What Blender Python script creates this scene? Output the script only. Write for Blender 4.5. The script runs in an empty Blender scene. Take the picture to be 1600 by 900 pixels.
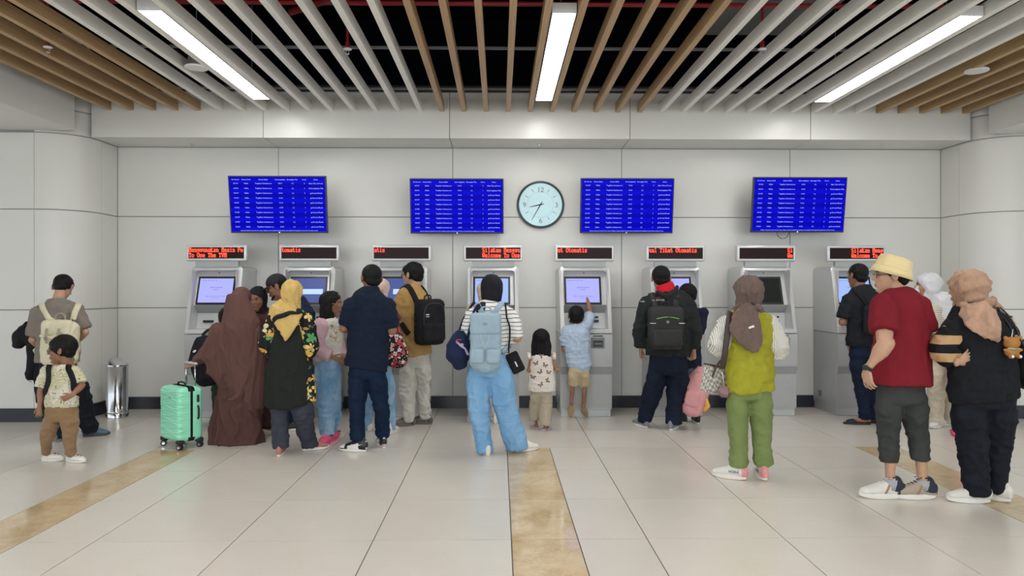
import bpy, bmesh, math, random
import numpy as np
from mathutils import Vector, Matrix, noise as mnoise
from mathutils.bvhtree import BVHTree
random.seed(7)
PI = math.pi
SC = bpy.context.scene
COL = SC.collection
V = Vector
def R(d): return d * PI / 180.0

# ------------------------------------------------------------------ camera
CAM_H = 1.469
F = 1127.0                       # focal length in pixels of the 1600 wide frame
YAW = R(1.0)
cam = bpy.data.cameras.new('camera'); camo = bpy.data.objects.new('camera', cam); COL.objects.link(camo)
cam.sensor_width = 36.0; cam.lens = F / 1600.0 * 36.0
cam.clip_start = 0.05; cam.clip_end = 200
camo.location = (0, 0, CAM_H); camo.rotation_euler = (PI / 2, 0, -YAW)
SC.camera = camo

# ------------------------------------------------------------------ world, exposure, large lights
SC.view_settings.view_transform = 'Standard'; SC.view_settings.look = 'None'
SC.view_settings.exposure = 0.60; SC.view_settings.gamma = 1.0; SC.view_settings.use_curve_mapping = False
w = bpy.data.worlds.new('daylight'); SC.world = w; w.use_nodes = True
wb = w.node_tree.nodes['Background']; wb.inputs[0].default_value = (0.86, 0.93, 1.0, 1); wb.inputs[1].default_value = 1.0
LIGHT_STRENGTH = 19.0            # emission of the linear ceiling lamps

def area(name, loc, rot, sx, sy, power, col):
    l = bpy.data.lights.new(name, 'AREA'); l.shape = 'RECTANGLE'; l.size = sx; l.size_y = sy
    l.energy = power; l.color = col
    o = bpy.data.objects.new(name, l); COL.objects.link(o); o.location = loc; o.rotation_euler = rot
    return o
# daylight through the glazed front of the hall, behind the photographer
area('window_daylight', (0.5, -6.0, 2.4), (R(88), 0, 0), 15, 3.6, 200, (0.95, 0.98, 1.0))

# ------------------------------------------------------------------ materials
MATS = {}
def _new(name):
    m = bpy.data.materials.new(name); m.use_nodes = True
    nt = m.node_tree; b = nt.nodes['Principled BSDF']
    return m, nt, b
def setc(b, col, rough, metal=0.0, spec=None, coat=0.0, sheen=0.0):
    b.inputs['Base Color'].default_value = (*col, 1); b.inputs['Roughness'].default_value = rough
    b.inputs['Metallic'].default_value = metal
    if spec is not None: b.inputs['Specular IOR Level'].default_value = spec
    if coat: b.inputs['Coat Weight'].default_value = coat; b.inputs['Coat Roughness'].default_value = 0.1
    if sheen: b.inputs['Sheen Weight'].default_value = sheen
def node(nt, t, **kw):
    n = nt.nodes.new(t)
    for k, v in kw.items():
        if k.startswith('i_'):
            n.inputs[k[2:].replace('_', ' ')].default_value = v
        else: setattr(n, k, v)
    return n
def objcoord(nt, scale=(1, 1, 1), rot=(0, 0, 0)):
    tc = node(nt, 'ShaderNodeTexCoord'); mp = node(nt, 'ShaderNodeMapping')
    mp.inputs['Scale'].default_value = scale; mp.inputs['Rotation'].default_value = rot
    nt.links.new(tc.outputs['Object'], mp.inputs['Vector'])
    return mp.outputs['Vector']
def ntex(nt, vec, scale, detail=3, rough=.6):
    n = node(nt, 'ShaderNodeTexNoise'); n.inputs['Scale'].default_value = scale
    n.inputs['Detail'].default_value = detail; n.inputs['Roughness'].default_value = rough
    nt.links.new(vec, n.inputs['Vector']); return n
def ramp(nt, fac, stops, interp='LINEAR'):
    r = node(nt, 'ShaderNodeValToRGB'); cr = r.color_ramp; cr.interpolation = interp
    while len(cr.elements) < len(stops): cr.elements.new(0.5)
    for e, (p, c) in zip(cr.elements, stops): e.position = p; e.color = (*c, 1) if len(c) == 3 else c
    nt.links.new(fac, r.inputs['Fac']); return r.outputs['Color']
def bump(nt, b, h, strength, dist=0.01):
    n = node(nt, 'ShaderNodeBump'); n.inputs['Strength'].default_value = strength; n.inputs['Distance'].default_value = dist
    nt.links.new(h, n.inputs['Height']); nt.links.new(n.outputs['Normal'], b.inputs['Normal'])
def mixc(nt, fac, a, c):
    m = node(nt, 'ShaderNodeMix', data_type='RGBA')
    if hasattr(fac, 'is_linked'): nt.links.new(fac, m.inputs[0])
    else: m.inputs[0].default_value = fac
    for s, v in ((m.inputs[6], a), (m.inputs[7], c)):
        if hasattr(v, 'is_linked'): nt.links.new(v, s)
        else: s.default_value = (*v, 1)
    return m.outputs[2]
def math_(nt, op, a, b=None, c=None):
    m = node(nt, 'ShaderNodeMath', operation=op)
    for i, v in enumerate((a, b, c)):
        if v is None: continue
        if hasattr(v, 'is_linked'): nt.links.new(v, m.inputs[i])
        else: m.inputs[i].default_value = v
    return m.outputs[0]
def sc(c, k): return tuple(min(1, x * k) for x in c)

def plain(name, col, rough=.5, metal=0.0, var=.06, vscale=4.0, bmp=0.0, bscale=60, **kw):
    if name in MATS: return MATS[name]
    m, nt, b = _new(name); setc(b, col, rough, metal, **kw)
    vec = objcoord(nt); n = ntex(nt, vec, vscale)
    c = ramp(nt, n.outputs[0], [(0.3, sc(col, 1 - var)), (0.7, sc(col, 1 + var))])
    nt.links.new(c, b.inputs['Base Color'])
    if bmp:
        n2 = ntex(nt, vec, bscale); bump(nt, b, n2.outputs[0], bmp)
    MATS[name] = m; return m
def fabric(name, col, rough=.85, var=.12, crease=.35, weave=.15, sheen=.0, stretch=(1, 1, 1), cscale=9):
    if name in MATS: return MATS[name]
    m, nt, b = _new(name); setc(b, col, rough, spec=.25, sheen=sheen)
    vec = objcoord(nt, stretch); n = ntex(nt, vec, cscale, 4)
    c = ramp(nt, n.outputs[0], [(0.3, sc(col, 1 - var)), (0.7, sc(col, 1 + var))])
    nt.links.new(c, b.inputs['Base Color'])
    nb_ = ntex(nt, objcoord(nt, (stretch[0] * 1.3, stretch[1] * 1.3, stretch[2] * .8), (.3, .2, 0)), cscale * .8, 1.2, .4); nb_.inputs['Distortion'].default_value = 1.4
    rg = math_(nt, 'POWER', math_(nt, 'SUBTRACT', 1.0, math_(nt, 'MULTIPLY', math_(nt, 'ABSOLUTE', math_(nt, 'SUBTRACT', nb_.outputs[0], .5)), 5.0)), 3.0)
    rg = math_(nt, 'MAXIMUM', rg, 0.0)
    n2 = ntex(nt, objcoord(nt), 500, 1)
    h = math_(nt, 'ADD', math_(nt, 'MULTIPLY', rg, crease * .45), math_(nt, 'MULTIPLY', n2.outputs[0], weave * .1))
    bump(nt, b, h, .8, .012)
    MATS[name] = m; return m
def denim(name, col, fade, rough=.85, lo=.35, hi=.65):
    if name in MATS: return MATS[name]
    m, nt, b = _new(name); setc(b, col, rough, spec=.2)
    vec = objcoord(nt, (1, 1, .35)); n = ntex(nt, vec, 7, 5)
    c = ramp(nt, n.outputs[0], [(lo, col), (hi, fade)])
    n3 = ntex(nt, objcoord(nt), 220, 2)
    c2 = mixc(nt, math_(nt, 'MULTIPLY', n3.outputs[0], .25), c, sc(col, .6))
    nt.links.new(c2, b.inputs['Base Color'])
    n2 = ntex(nt, objcoord(nt, (1, 1, 2.2)), 9, 1.5, .4); n2.inputs['Distortion'].default_value = 1.5
    bump(nt, b, n2.outputs[0], .35, .015)
    MATS[name] = m; return m
def skin(name, col):
    if name in MATS: return MATS[name]
    m, nt, b = _new(name); setc(b, col, .5, spec=.35)
    vec = objcoord(nt); n = ntex(nt, vec, 18, 3)
    c = ramp(nt, n.outputs[0], [(0.3, sc(col, .9)), (0.7, (min(1, col[0] * 1.1), col[1] * 1.04, col[2] * 1.0))])
    nt.links.new(c, b.inputs['Base Color'])
    b.inputs['Subsurface Weight'].default_value = .06; b.inputs['Subsurface Radius'].default_value = (.02, .008, .004)
    n2 = ntex(nt, vec, 150, 2); bump(nt, b, n2.outputs[0], .08, .01)
    MATS[name] = m; return m
def hairmat(name, col=(.0055, .005, .005)):
    if name in MATS: return MATS[name]
    m, nt, b = _new(name); setc(b, col, .55, spec=.22)
    vec = objcoord(nt, (1, 1, .12)); n = ntex(nt, vec, 170, 3)
    c = ramp(nt, n.outputs[0], [(0.35, sc(col, .5)), (0.75, sc(col, 2.0))])
    nt.links.new(c, b.inputs['Base Color']); bump(nt, b, n.outputs[0], .6, .01)
    MATS[name] = m; return m
def stripes(name, base, line, period, width, axis=2, wob=.01, offset=0.0, rough=.85):
    """print of evenly spaced lines across the cloth"""
    if name in MATS: return MATS[name]
    m, nt, b = _new(name); setc(b, base, rough, spec=.2)
    vec = objcoord(nt); n = ntex(nt, vec, 5, 2)
    sep = node(nt, 'ShaderNodeSeparateXYZ'); nt.links.new(vec, sep.inputs[0])
    z = math_(nt, 'ADD', sep.outputs[axis], math_(nt, 'MULTIPLY', n.outputs[0], wob * 3))
    fr = math_(nt, 'FRACT', math_(nt, 'DIVIDE', math_(nt, 'ADD', z, 10 + offset), period))
    k = math_(nt, 'LESS_THAN', fr, width)
    nt.links.new(mixc(nt, k, base, line), b.inputs['Base Color'])
    n2 = ntex(nt, vec, 12, 3); bump(nt, b, n2.outputs[0], .3, .03)
    MATS[name] = m; return m
def floral(name, base, petals, scale, thr=.33, lo=(.05, .12, .03), seed=0.0):
    """flower print: Voronoi blooms with wavy petals in several colours"""
    if name in MATS: return MATS[name]
    m, nt, b = _new(name); setc(b, base, .8, spec=.25)
    vec = objcoord(nt); mp = node(nt, 'ShaderNodeMapping'); mp.inputs['Location'].default_value = (seed, seed, seed)
    nt.links.new(vec, mp.inputs[0]); vec = mp.outputs[0]
    vo = node(nt, 'ShaderNodeTexVoronoi'); vo.inputs['Scale'].default_value = scale; vo.inputs['Randomness'].default_value = .85; nt.links.new(vec, vo.inputs['Vector'])
    dv = node(nt, 'ShaderNodeVectorMath', operation='SUBTRACT'); nt.links.new(vec, dv.inputs[0]); nt.links.new(vo.outputs['Position'], dv.inputs[1])
    sx = node(nt, 'ShaderNodeSeparateXYZ'); nt.links.new(dv.outputs[0], sx.inputs[0])
    sepc = node(nt, 'ShaderNodeSeparateColor'); nt.links.new(vo.outputs['Color'], sepc.inputs[0])
    an = math_(nt, 'ADD', math_(nt, 'ARCTAN2', sx.outputs[2], math_(nt, 'ADD', sx.outputs[0], sx.outputs[1])), math_(nt, 'MULTIPLY', sepc.outputs[1], 6.0))
    pt = math_(nt, 'ADD', .5, math_(nt, 'MULTIPLY', math_(nt, 'ABSOLUTE', math_(nt, 'SINE', math_(nt, 'MULTIPLY', an, 2.5))), .62))
    rad = math_(nt, 'MULTIPLY', pt, math_(nt, 'ADD', thr * .75, math_(nt, 'MULTIPLY', sepc.outputs[2], thr * .6)))
    k = math_(nt, 'LESS_THAN', vo.outputs['Distance'], rad)
    st = [(i / len(petals), p) for i, p in enumerate(petals)]
    pc = ramp(nt, sepc.outputs[0], st, 'CONSTANT')
    shade = ramp(nt, math_(nt, 'DIVIDE', vo.outputs['Distance'], rad), [(0, (.55,) * 3), (.7, (1, 1, 1))])
    mm = node(nt, 'ShaderNodeMix', data_type='RGBA', blend_type='MULTIPLY'); mm.inputs[0].default_value = 1.0; nt.links.new(pc, mm.inputs[6]); nt.links.new(shade, mm.inputs[7]); pc = mm.outputs[2]
    core = math_(nt, 'LESS_THAN', vo.outputs['Distance'], thr * .22)
    pc = mixc(nt, core, pc, (.45, .14, .03))
    vo2 = node(nt, 'ShaderNodeTexVoronoi'); vo2.inputs['Scale'].default_value = scale * 1.7; nt.links.new(vec, vo2.inputs['Vector'])
    lf = math_(nt, 'LESS_THAN', vo2.outputs['Distance'], .22)
    c = mixc(nt, k, mixc(nt, lf, base, lo), pc)
    nt.links.new(c, b.inputs['Base Color'])
    n2 = ntex(nt, vec, 12, 3); bump(nt, b, n2.outputs[0], .3, .03)
    MATS[name] = m; return m
def glow(name, col, s, rough=.3):
    if name in MATS: return MATS[name]
    m, nt, b = _new(name); setc(b, (0, 0, 0), rough, spec=.15)
    b.inputs['Emission Color'].default_value = (*col, 1); b.inputs['Emission Strength'].default_value = s
    MATS[name] = m; return m
def glass(name, tint=(.95, .97, 1), alpha=.25):
    if name in MATS: return MATS[name]
    m, nt, b = _new(name); setc(b, tint, .05); b.inputs['Alpha'].default_value = alpha
    MATS[name] = m; return m

wall_m = plain('wall_panel_paint', (.70, .695, .66), .30, var=.02, vscale=1.2, spec=.45)
beam_m = plain('beam_panel_paint', (.70, .695, .66), .30, var=.02, vscale=1.2, spec=.45)
joint_m = plain('joint_sealant', (.32, .32, .32), .8)
base_m = plain('skirting_black', (.022, .024, .034), .25)
wood_m = None
def wood(name, c1, c2):
    m, nt, b = _new(name); setc(b, c1, .45, spec=.4)
    vec = objcoord(nt, (30, .8, 30)); n = ntex(nt, vec, 2.2, 4)
    nt.links.new(ramp(nt, n.outputs[0], [(.3, c1), (.7, c2)]), b.inputs['Base Color'])
    bump(nt, b, n.outputs[0], .08, .01); return m
wood_m = wood('slat_oak', (.42, .27, .125), (.54, .37, .19))
slat_m = plain('slat_white', (.86, .84, .77), .4, var=.03)
void_m = plain('ceiling_void', (.003, .004, .006), .9, spec=0.0)
rail_m = plain('rail_grey', (.16, .16, .15), .5)
railb_m = plain('rail_black', (.008, .008, .009), .6)
pipe_m = plain('pipe_red', (.30, .012, .018), .4)
grey_m = plain('kiosk_grey', (.47, .485, .49), .34, metal=.15, var=.03, spec=.4)
grey2_m = plain('kiosk_dark_grey', (.20, .21, .215), .4, var=.03)
frame_m = plain('kiosk_frame_silver', (.60, .61, .61), .28, metal=.2, var=.02)
black_m = plain('black_plastic', (.012, .012, .014), .35)
chrome_m = plain('polished_steel', (.62, .63, .65), .14, metal=1.0, var=.03)
white_m = plain('white_plastic', (.75, .75, .74), .35)
led_m = glow('led_red', (1.0, .055, .025), 3.2)
ledglass_m = plain('led_window', (.018, .006, .006), .3, spec=.12)
lamp_m = glow('lamp_diffuser', (1.0, .985, .95), LIGHT_STRENGTH)
screen_m = glow('kiosk_screen_lavender', (.46, .48, 1.0), .66)
screenb_m = glow('kiosk_screen_blue', (.38, .53, 1.0), .66)
screend_m = glow('kiosk_screen_dim_blue', (.10, .14, .40), .55)
screenoff_m = plain('kiosk_screen_off', (.02, .024, .024), .12)
stext_m = plain('screen_print', (.05, .06, .2), .5)
tv_m, nt, b = _new('tv_blue'); setc(b, (0, 0, 0), .3, spec=.04)
vec = objcoord(nt); sp = node(nt, 'ShaderNodeSeparateXYZ'); nt.links.new(vec, sp.inputs[0])
fr = math_(nt, 'FRACT', math_(nt, 'DIVIDE', math_(nt, 'ADD', sp.outputs[2], 10.0), .1095))
k = math_(nt, 'LESS_THAN', fr, .5)
nt.links.new(mixc(nt, k, (.002, .002, .95), (.001, .001, .62)), b.inputs['Emission Color']); b.inputs['Emission Strength'].default_value = .46
tvtext_m = glow('tv_text', (.62, .68, 1.0), .62)

# floor: glossy porcelain
def tile_mat():
    m, nt, b = _new('porcelain_tile'); setc(b, (.66, .62, .55), .16, spec=.5)
    vec = objcoord(nt); n = ntex(nt, vec, 3, 5); n2 = ntex(nt, vec, 60, 3)
    oi = node(nt, 'ShaderNodeObjectInfo')
    t = math_(nt, 'ADD', math_(nt, 'MULTIPLY', n.outputs[0], .5), math_(nt, 'ADD', math_(nt, 'MULTIPLY', n2.outputs[0], .3), math_(nt, 'MULTIPLY', oi.outputs['Random'], .25)))
    nt.links.new(ramp(nt, t, [(.25, (.62, .58, .512)), (.8, (.70, .66, .588))]), b.inputs['Base Color'])
    nt.links.new(ramp(nt, n2.outputs[0], [(.3, (.17,) * 3), (.7, (.25,) * 3)]), b.inputs['Roughness'])
    bump(nt, b, n2.outputs[0], .015, .01)
    return m
tile_m = tile_mat()
def marble_mat():
    m, nt, b = _new('yellow_marble'); setc(b, (.6, .46, .28), .08, spec=.55)
    oi = node(nt, 'ShaderNodeObjectInfo')
    vec = objcoord(nt); mp = node(nt, 'ShaderNodeVectorMath', operation='ADD')
    cb = node(nt, 'ShaderNodeCombineXYZ'); nt.links.new(math_(nt, 'MULTIPLY', oi.outputs['Random'], 30), cb.inputs[0])
    nt.links.new(vec, mp.inputs[0]); nt.links.new(cb.outputs[0], mp.inputs[1])
    n = ntex(nt, mp.outputs[0], 3.5, 6, .7); n2 = ntex(nt, mp.outputs[0], 45, 4)
    t = math_(nt, 'ADD', math_(nt, 'MULTIPLY', n.outputs[0], .75), math_(nt, 'MULTIPLY', n2.outputs[0], .25))
    nt.links.new(ramp(nt, t, [(.3, (.40, .27, .13)), (.42, (.52, .39, .22)), (.52, (.60, .47, .29)), (.68, (.66, .56, .39))]), b.inputs['Base Color'])
    return m
marble_m = marble_mat()
grout_m = plain('grout', (.10, .095, .09), .9)

# ------------------------------------------------------------------ mesh helpers
class MB:
    def __init__(s): s.v = []; s.f = []; s.m = []
    def add(s, vs, fs, mi=0):
        o = len(s.v); s.v += [tuple(x) for x in vs]; s.f += [tuple(i + o for i in f) for f in fs]; s.m += [mi] * len(fs)
    def box(s, x0, x1, y0, y1, z0, z1, M=None, mi=0):
        vs = [V((x, y, z)) for x in (x0, x1) for y in (y0, y1) for z in (z0, z1)]
        if M: vs = [M @ p for p in vs]
        s.add(vs, [(0, 1, 3, 2), (4, 6, 7, 5), (0, 4, 5, 1), (2, 3, 7, 6), (0, 2, 6, 4), (1, 5, 7, 3)], mi)
    def rbox(s, x0, x1, y0, y1, z0, z1, r=.01, seg=2, M=None, mi=0):
        bm = bmesh.new(); bmesh.ops.create_cube(bm, size=1)
        for v_ in bm.verts:
            v_.co = V(((x0 + x1) / 2 + v_.co.x * (x1 - x0), (y0 + y1) / 2 + v_.co.y * (y1 - y0), (z0 + z1) / 2 + v_.co.z * (z1 - z0)))
        bmesh.ops.bevel(bm, geom=bm.edges[:], offset=r, segments=seg, affect='EDGES', profile=.5)
        bm.verts.index_update()
        s.add([(M @ v_.co) if M else v_.co for v_ in bm.verts], [[v_.index for v_ in f.verts] for f in bm.faces], mi); bm.free()
    def limb(s, pts, rad, side=V((1, 0, 0)), n=14, dome=True, M=None, mi=0, flat_ends=False):
        """closed tapered tube through pts; rad = r or (a along side, b across)"""
        P = [V(p) for p in pts]; rad = [(r, r) if not isinstance(r, (tuple, list)) else r for r in rad]
        side = V(side); rings = []; T = []
        for i in range(len(P)):
            a = P[max(i - 1, 0)]; c = P[min(i + 1, len(P) - 1)]
            T.append((c - a).normalized())
        def ring(c, t, a, bb):
            sd = side - side.dot(t) * t
            if sd.length < 1e-3: sd = t.orthogonal()
            sd.normalize(); fd = t.cross(sd)
            return [c + sd * (a * math.cos(2 * PI * k / n)) + fd * (bb * math.sin(2 * PI * k / n)) for k in range(n)]
        if dome:
            m = min(rad[0]); rings.append((P[0] - T[0] * m * .85, T[0], rad[0][0] * .5, rad[0][1] * .5))
            rings.append((P[0] - T[0] * m * .5, T[0], rad[0][0] * .86, rad[0][1] * .86))
        for p, t, (a, b_) in zip(P, T, rad): rings.append((p, t, a, b_))
        if dome:
            m = min(rad[-1]); rings.append((P[-1] + T[-1] * m * .5, T[-1], rad[-1][0] * .86, rad[-1][1] * .86))
            rings.append((P[-1] + T[-1] * m * .85, T[-1], rad[-1][0] * .5, rad[-1][1] * .5))
        vs = []
        for r in rings: vs += ring(*r)
        fs = []; L = len(rings)
        for i in range(L - 1):
            for k in range(n):
                k2 = (k + 1) % n; fs.append((i * n + k, i * n + k2, (i + 1) * n + k2, (i + 1) * n + k))
        fs.append(tuple(reversed(range(n)))); fs.append(tuple((L - 1) * n + k for k in range(n)))
        if M: vs = [M @ p for p in vs]
        s.add(vs, fs, mi)
    def ell(s, c, r, M=None, n=16, mi=0, rot=None):
        c = V(c); vs = []; fs = []; m = n // 2
        for i in range(1, m):
            th = PI * i / m
            for k in range(n):
                ph = 2 * PI * k / n
                p = V((r[0] * math.sin(th) * math.cos(ph), r[1] * math.sin(th) * math.sin(ph), r[2] * math.cos(th)))
                if rot: p = rot @ p
                vs.append(c + p)
        t = V((0, 0, r[2])); t = rot @ t if rot else t
        vs.append(c + t); vs.append(c - t); a = len(vs) - 2; b_ = a + 1
        for i in range(m - 2):
            for k in range(n):
                k2 = (k + 1) % n; fs.append((i * n + k, (i + 1) * n + k, (i + 1) * n + k2, i * n + k2))
        for k in range(n):
            k2 = (k + 1) % n; fs.append((a, k, k2)); fs.append((b_, (m - 2) * n + k2, (m - 2) * n + k))
        if M: vs = [M @ p for p in vs]
        s.add(vs, fs, mi)
    def prism(s, pts2, y0, y1, plane='xz', M=None, mi=0):
        n = len(pts2)
        def mk(a, b_, y):
            return V((a, y, b_)) if plane == 'xz' else (V((y, a, b_)) if plane == 'yz' else V((a, b_, y)))
        vs = [mk(a, b_, y0) for a, b_ in pts2] + [mk(a, b_, y1) for a, b_ in pts2]
        fs = [tuple(range(n)), tuple(reversed(range(n, 2 * n)))] + [(i, i + n, (i + 1) % n + n, (i + 1) % n) for i in range(n)]
        if M: vs = [M @ p for p in vs]
        s.add(vs, fs, mi)
    def lathe(s, prof, c=(0, 0, 0), n=32, M=None, mi=0):
        c = V(c); vs = []; fs = []
        for r, z in prof:
            for k in range(n): vs.append(c + V((r * math.cos(2 * PI * k / n), r * math.sin(2 * PI * k / n), z)))
        for i in range(len(prof) - 1):
            for k in range(n):
                k2 = (k + 1) % n; fs.append((i * n + k, i * n + k2, (i + 1) * n + k2, (i + 1) * n + k))
        fs.append(tuple(reversed(range(n)))); fs.append(tuple((len(prof) - 1) * n + k for k in range(n)))
        if M: vs = [M @ p for p in vs]
        s.add(vs, fs, mi)
    def mesh(s, name, mats=(), smooth=False, fixn=True):
        me = bpy.data.meshes.new(name); me.from_pydata(s.v, [], s.f)
        if fixn:
            bm = bmesh.new(); bm.from_mesh(me); bmesh.ops.recalc_face_normals(bm, faces=bm.faces[:]); bm.to_mesh(me); bm.free()
        if not isinstance(mats, (list, tuple)): mats = [mats]
        for m in mats: me.materials.append(m)
        if len(mats) > 1: me.polygons.foreach_set('material_index', s.m)
        if smooth:
            me.polygons.foreach_set('use_smooth', [True] * len(me.polygons))
            if smooth == 'auto': me.set_sharp_from_angle(angle=R(40))
        me.update(); return me
    def build(s, name, mats, parent=None, smooth=False, loc=None):
        o = bpy.data.objects.new(name, s.mesh(name, mats, smooth)); COL.objects.link(o)
        if parent: o.parent = parent
        if loc: o.location = loc
        return o
def link(name, me, parent=None, loc=(0, 0, 0), rot=(0, 0, 0)):
    o = bpy.data.objects.new(name, me); COL.objects.link(o); o.location = loc; o.rotation_euler = rot
    if parent: o.parent = parent
    return o
def thing(name, label, cat, loc=(0, 0, 0), rz=0, group=None):
    o = bpy.data.objects.new(name, None); COL.objects.link(o); o.empty_display_size = .1
    o.location = loc; o.rotation_euler = (0, 0, rz); tag(o, label, cat, group); return o
def tag(o, label, cat, group=None):
    o['label'] = label; o['category'] = cat
    if group: o['group'] = group
    return o
def struct(o): o['kind'] = 'structure'; return o
def root(name, loc=(0, 0, 0)):
    o = bpy.data.objects.new(name, None); COL.objects.link(o); o.location = loc; return struct(o)
def text_mb(mb, items, mi=0, depth=.0012, res=1, bold=0.0):
    """items: (string, x, z, size, align) written on the local xz plane facing -y"""
    for s_, x, z, size, al in items:
        cu = bpy.data.curves.new('t', 'FONT'); cu.body = s_; cu.size = size; cu.align_x = al; cu.align_y = 'CENTER'
        cu.resolution_u = res; cu.extrude = 0; cu.offset = bold
        ob = bpy.data.objects.new('t', cu); me = bpy.data.meshes.new_from_object(ob)
        mb.add([(x + v_.co.x, -depth, z + v_.co.y) for v_ in me.vertices], [tuple(p.vertices) for p in me.polygons], mi)
        bpy.data.objects.remove(ob); bpy.data.curves.remove(cu); bpy.data.meshes.remove(me)
def at(px, zc):
    """world x, y of a frame column at a distance from the camera"""
    a = (px - 800) / F * zc
    return a * math.cos(YAW) + zc * math.sin(YAW), zc * math.cos(YAW) - a * math.sin(YAW)
def foot(px, py):
    zc = CAM_H * F / (py - 450.0); x, y = at(px, zc); return x, y, zc

# ------------------------------------------------------------------ floor
YW = 8.83                                    # back wall
XL, XR = -4.63, 5.46                         # corners of the alcove
floor = struct(MB().build('floor', grout_m)) if False else None
mb = MB(); mb.box(-14, 14, -12, 12, -.05, -.004); floor = struct(mb.build('floor', grout_m))
mb = MB(); mb.box(-14, 14, -12, 2.6, -.004, 0); mb.box(-14, -7.15, 2.605, 9.1, -.004, 0); mb.box(7.3, 14, 2.605, 9.1, -.004, 0)
mb.build('outer_paving', tile_m, floor)
strips = [(-3.14, -2.757), (.07, .46), (3.285, 3.67)]
def tile_me(wd, ln, m):
    mb = MB(); g = .0030; c = .0004; x0, x1, y0, y1 = g, wd - g, g, ln - g
    lo = [(x0, y0, -.004), (x1, y0, -.004), (x1, y1, -.004), (x0, y1, -.004)]
    hi = [(x0 + c, y0 + c, 0), (x1 - c, y0 + c, 0), (x1 - c, y1 - c, 0), (x0 + c, y1 - c, 0)]
    mb.add(lo + hi, [(4, 5, 6, 7)] + [(i, (i + 1) % 4, (i + 1) % 4 + 4, i + 4) for i in range(4)])
    return mb.mesh('tile', m)
tcache = {}
def put_tile(nm, x0, x1, y0, y1, m):
    k = (round(x1 - x0, 3), round(y1 - y0, 3), m.name)
    if k not in tcache: tcache[k] = tile_me(k[0], k[1], m)
    link(nm, tcache[k], floor, (x0, y0, 0))
near_cols = [-7.14, -6.34, -5.54, -4.74, -3.94, -3.14, -2.757, -2.345, -1.54, -.735, .07, .46, .865, 1.67, 2.47, 3.285, 3.67, 4.08, 4.88, 5.68, 6.48, 7.28]
far_cols = [-7.14, -6.34, -5.54, -4.74, -3.94, -3.14, -2.345, -1.54, -.735, .07, .865, 1.67, 2.47, 3.285, 4.08, 4.88, 5.68, 6.48, 7.28]
rows = [2.61, 3.41, 4.21, 5.015, 5.82, 6.62, 7.42, 8.22, YW]
for j in range(len(rows) - 1):
    cols = near_cols if rows[j + 1] < 6.7 else far_cols
    for i in range(len(cols) - 1):
        st = any(abs(cols[i] - a) < .01 and abs(cols[i + 1] - b_) < .01 for a, b_ in strips)
        put_tile('marble_slab' if st else 'floor_tile', cols[i], cols[i + 1], rows[j], rows[j + 1], marble_m if st else tile_m)

# ------------------------------------------------------------------ walls
ZR = [.145, 1.228, 2.335, 3.18, 4.3]
def panel_me(pts, z0, z1, thick=.012, m=wall_m, g=.0048):
    """panel following a plan polyline (front side), one shell with returned edges"""
    mb = MB(); n = len(pts); P = [V((p[0], p[1])) for p in pts]
    N = []
    for i in range(n):
        t = (P[min(i + 1, n - 1)] - P[max(i - 1, 0)]).normalized(); N.append(V((-t.y, t.x)))
    vs = []; z0 += g; z1 -= g; e = .002
    for i in range(n):
        f = P[i]; bk = f + N[i] * thick
        vs += [(bk.x, bk.y, z0), (f.x, f.y, z0 + e), (f.x, f.y, z1 - e), (bk.x, bk.y, z1)]
    fs = []
    for i in range(n - 1):
        for k in range(3): a = i * 4 + k; fs.append((a, a + 4, a + 5, a + 1))
    fs.append((0, 1, 2, 3)); q = (n - 1) * 4; fs.append((q + 3, q + 2, q + 1, q))
    mb.add(vs, fs); return mb.mesh('panel', m, smooth='auto')
def inset(a, b_, g=.0048):
    a = V(a); b_ = V(b_); t = (b_ - a).normalized(); return tuple(a + t * g), tuple(b_ - t * g)
# back wall: left to right, front faces -y
mb = MB(); mb.box(XL - .1, XR + .1, YW + .010, YW + .2, 0, 4.3); wb_ = struct(mb.build('wall_back', joint_m))
xs = [XL, -2.69, -.57, 1.50, 3.58, XR]
for i in range(5):
    for z0, z1 in zip(ZR[:3], ZR[1:4]):
        link('panel', panel_me(inset((xs[i], YW), (xs[i + 1], YW)), z0, z1), wb_)
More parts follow.
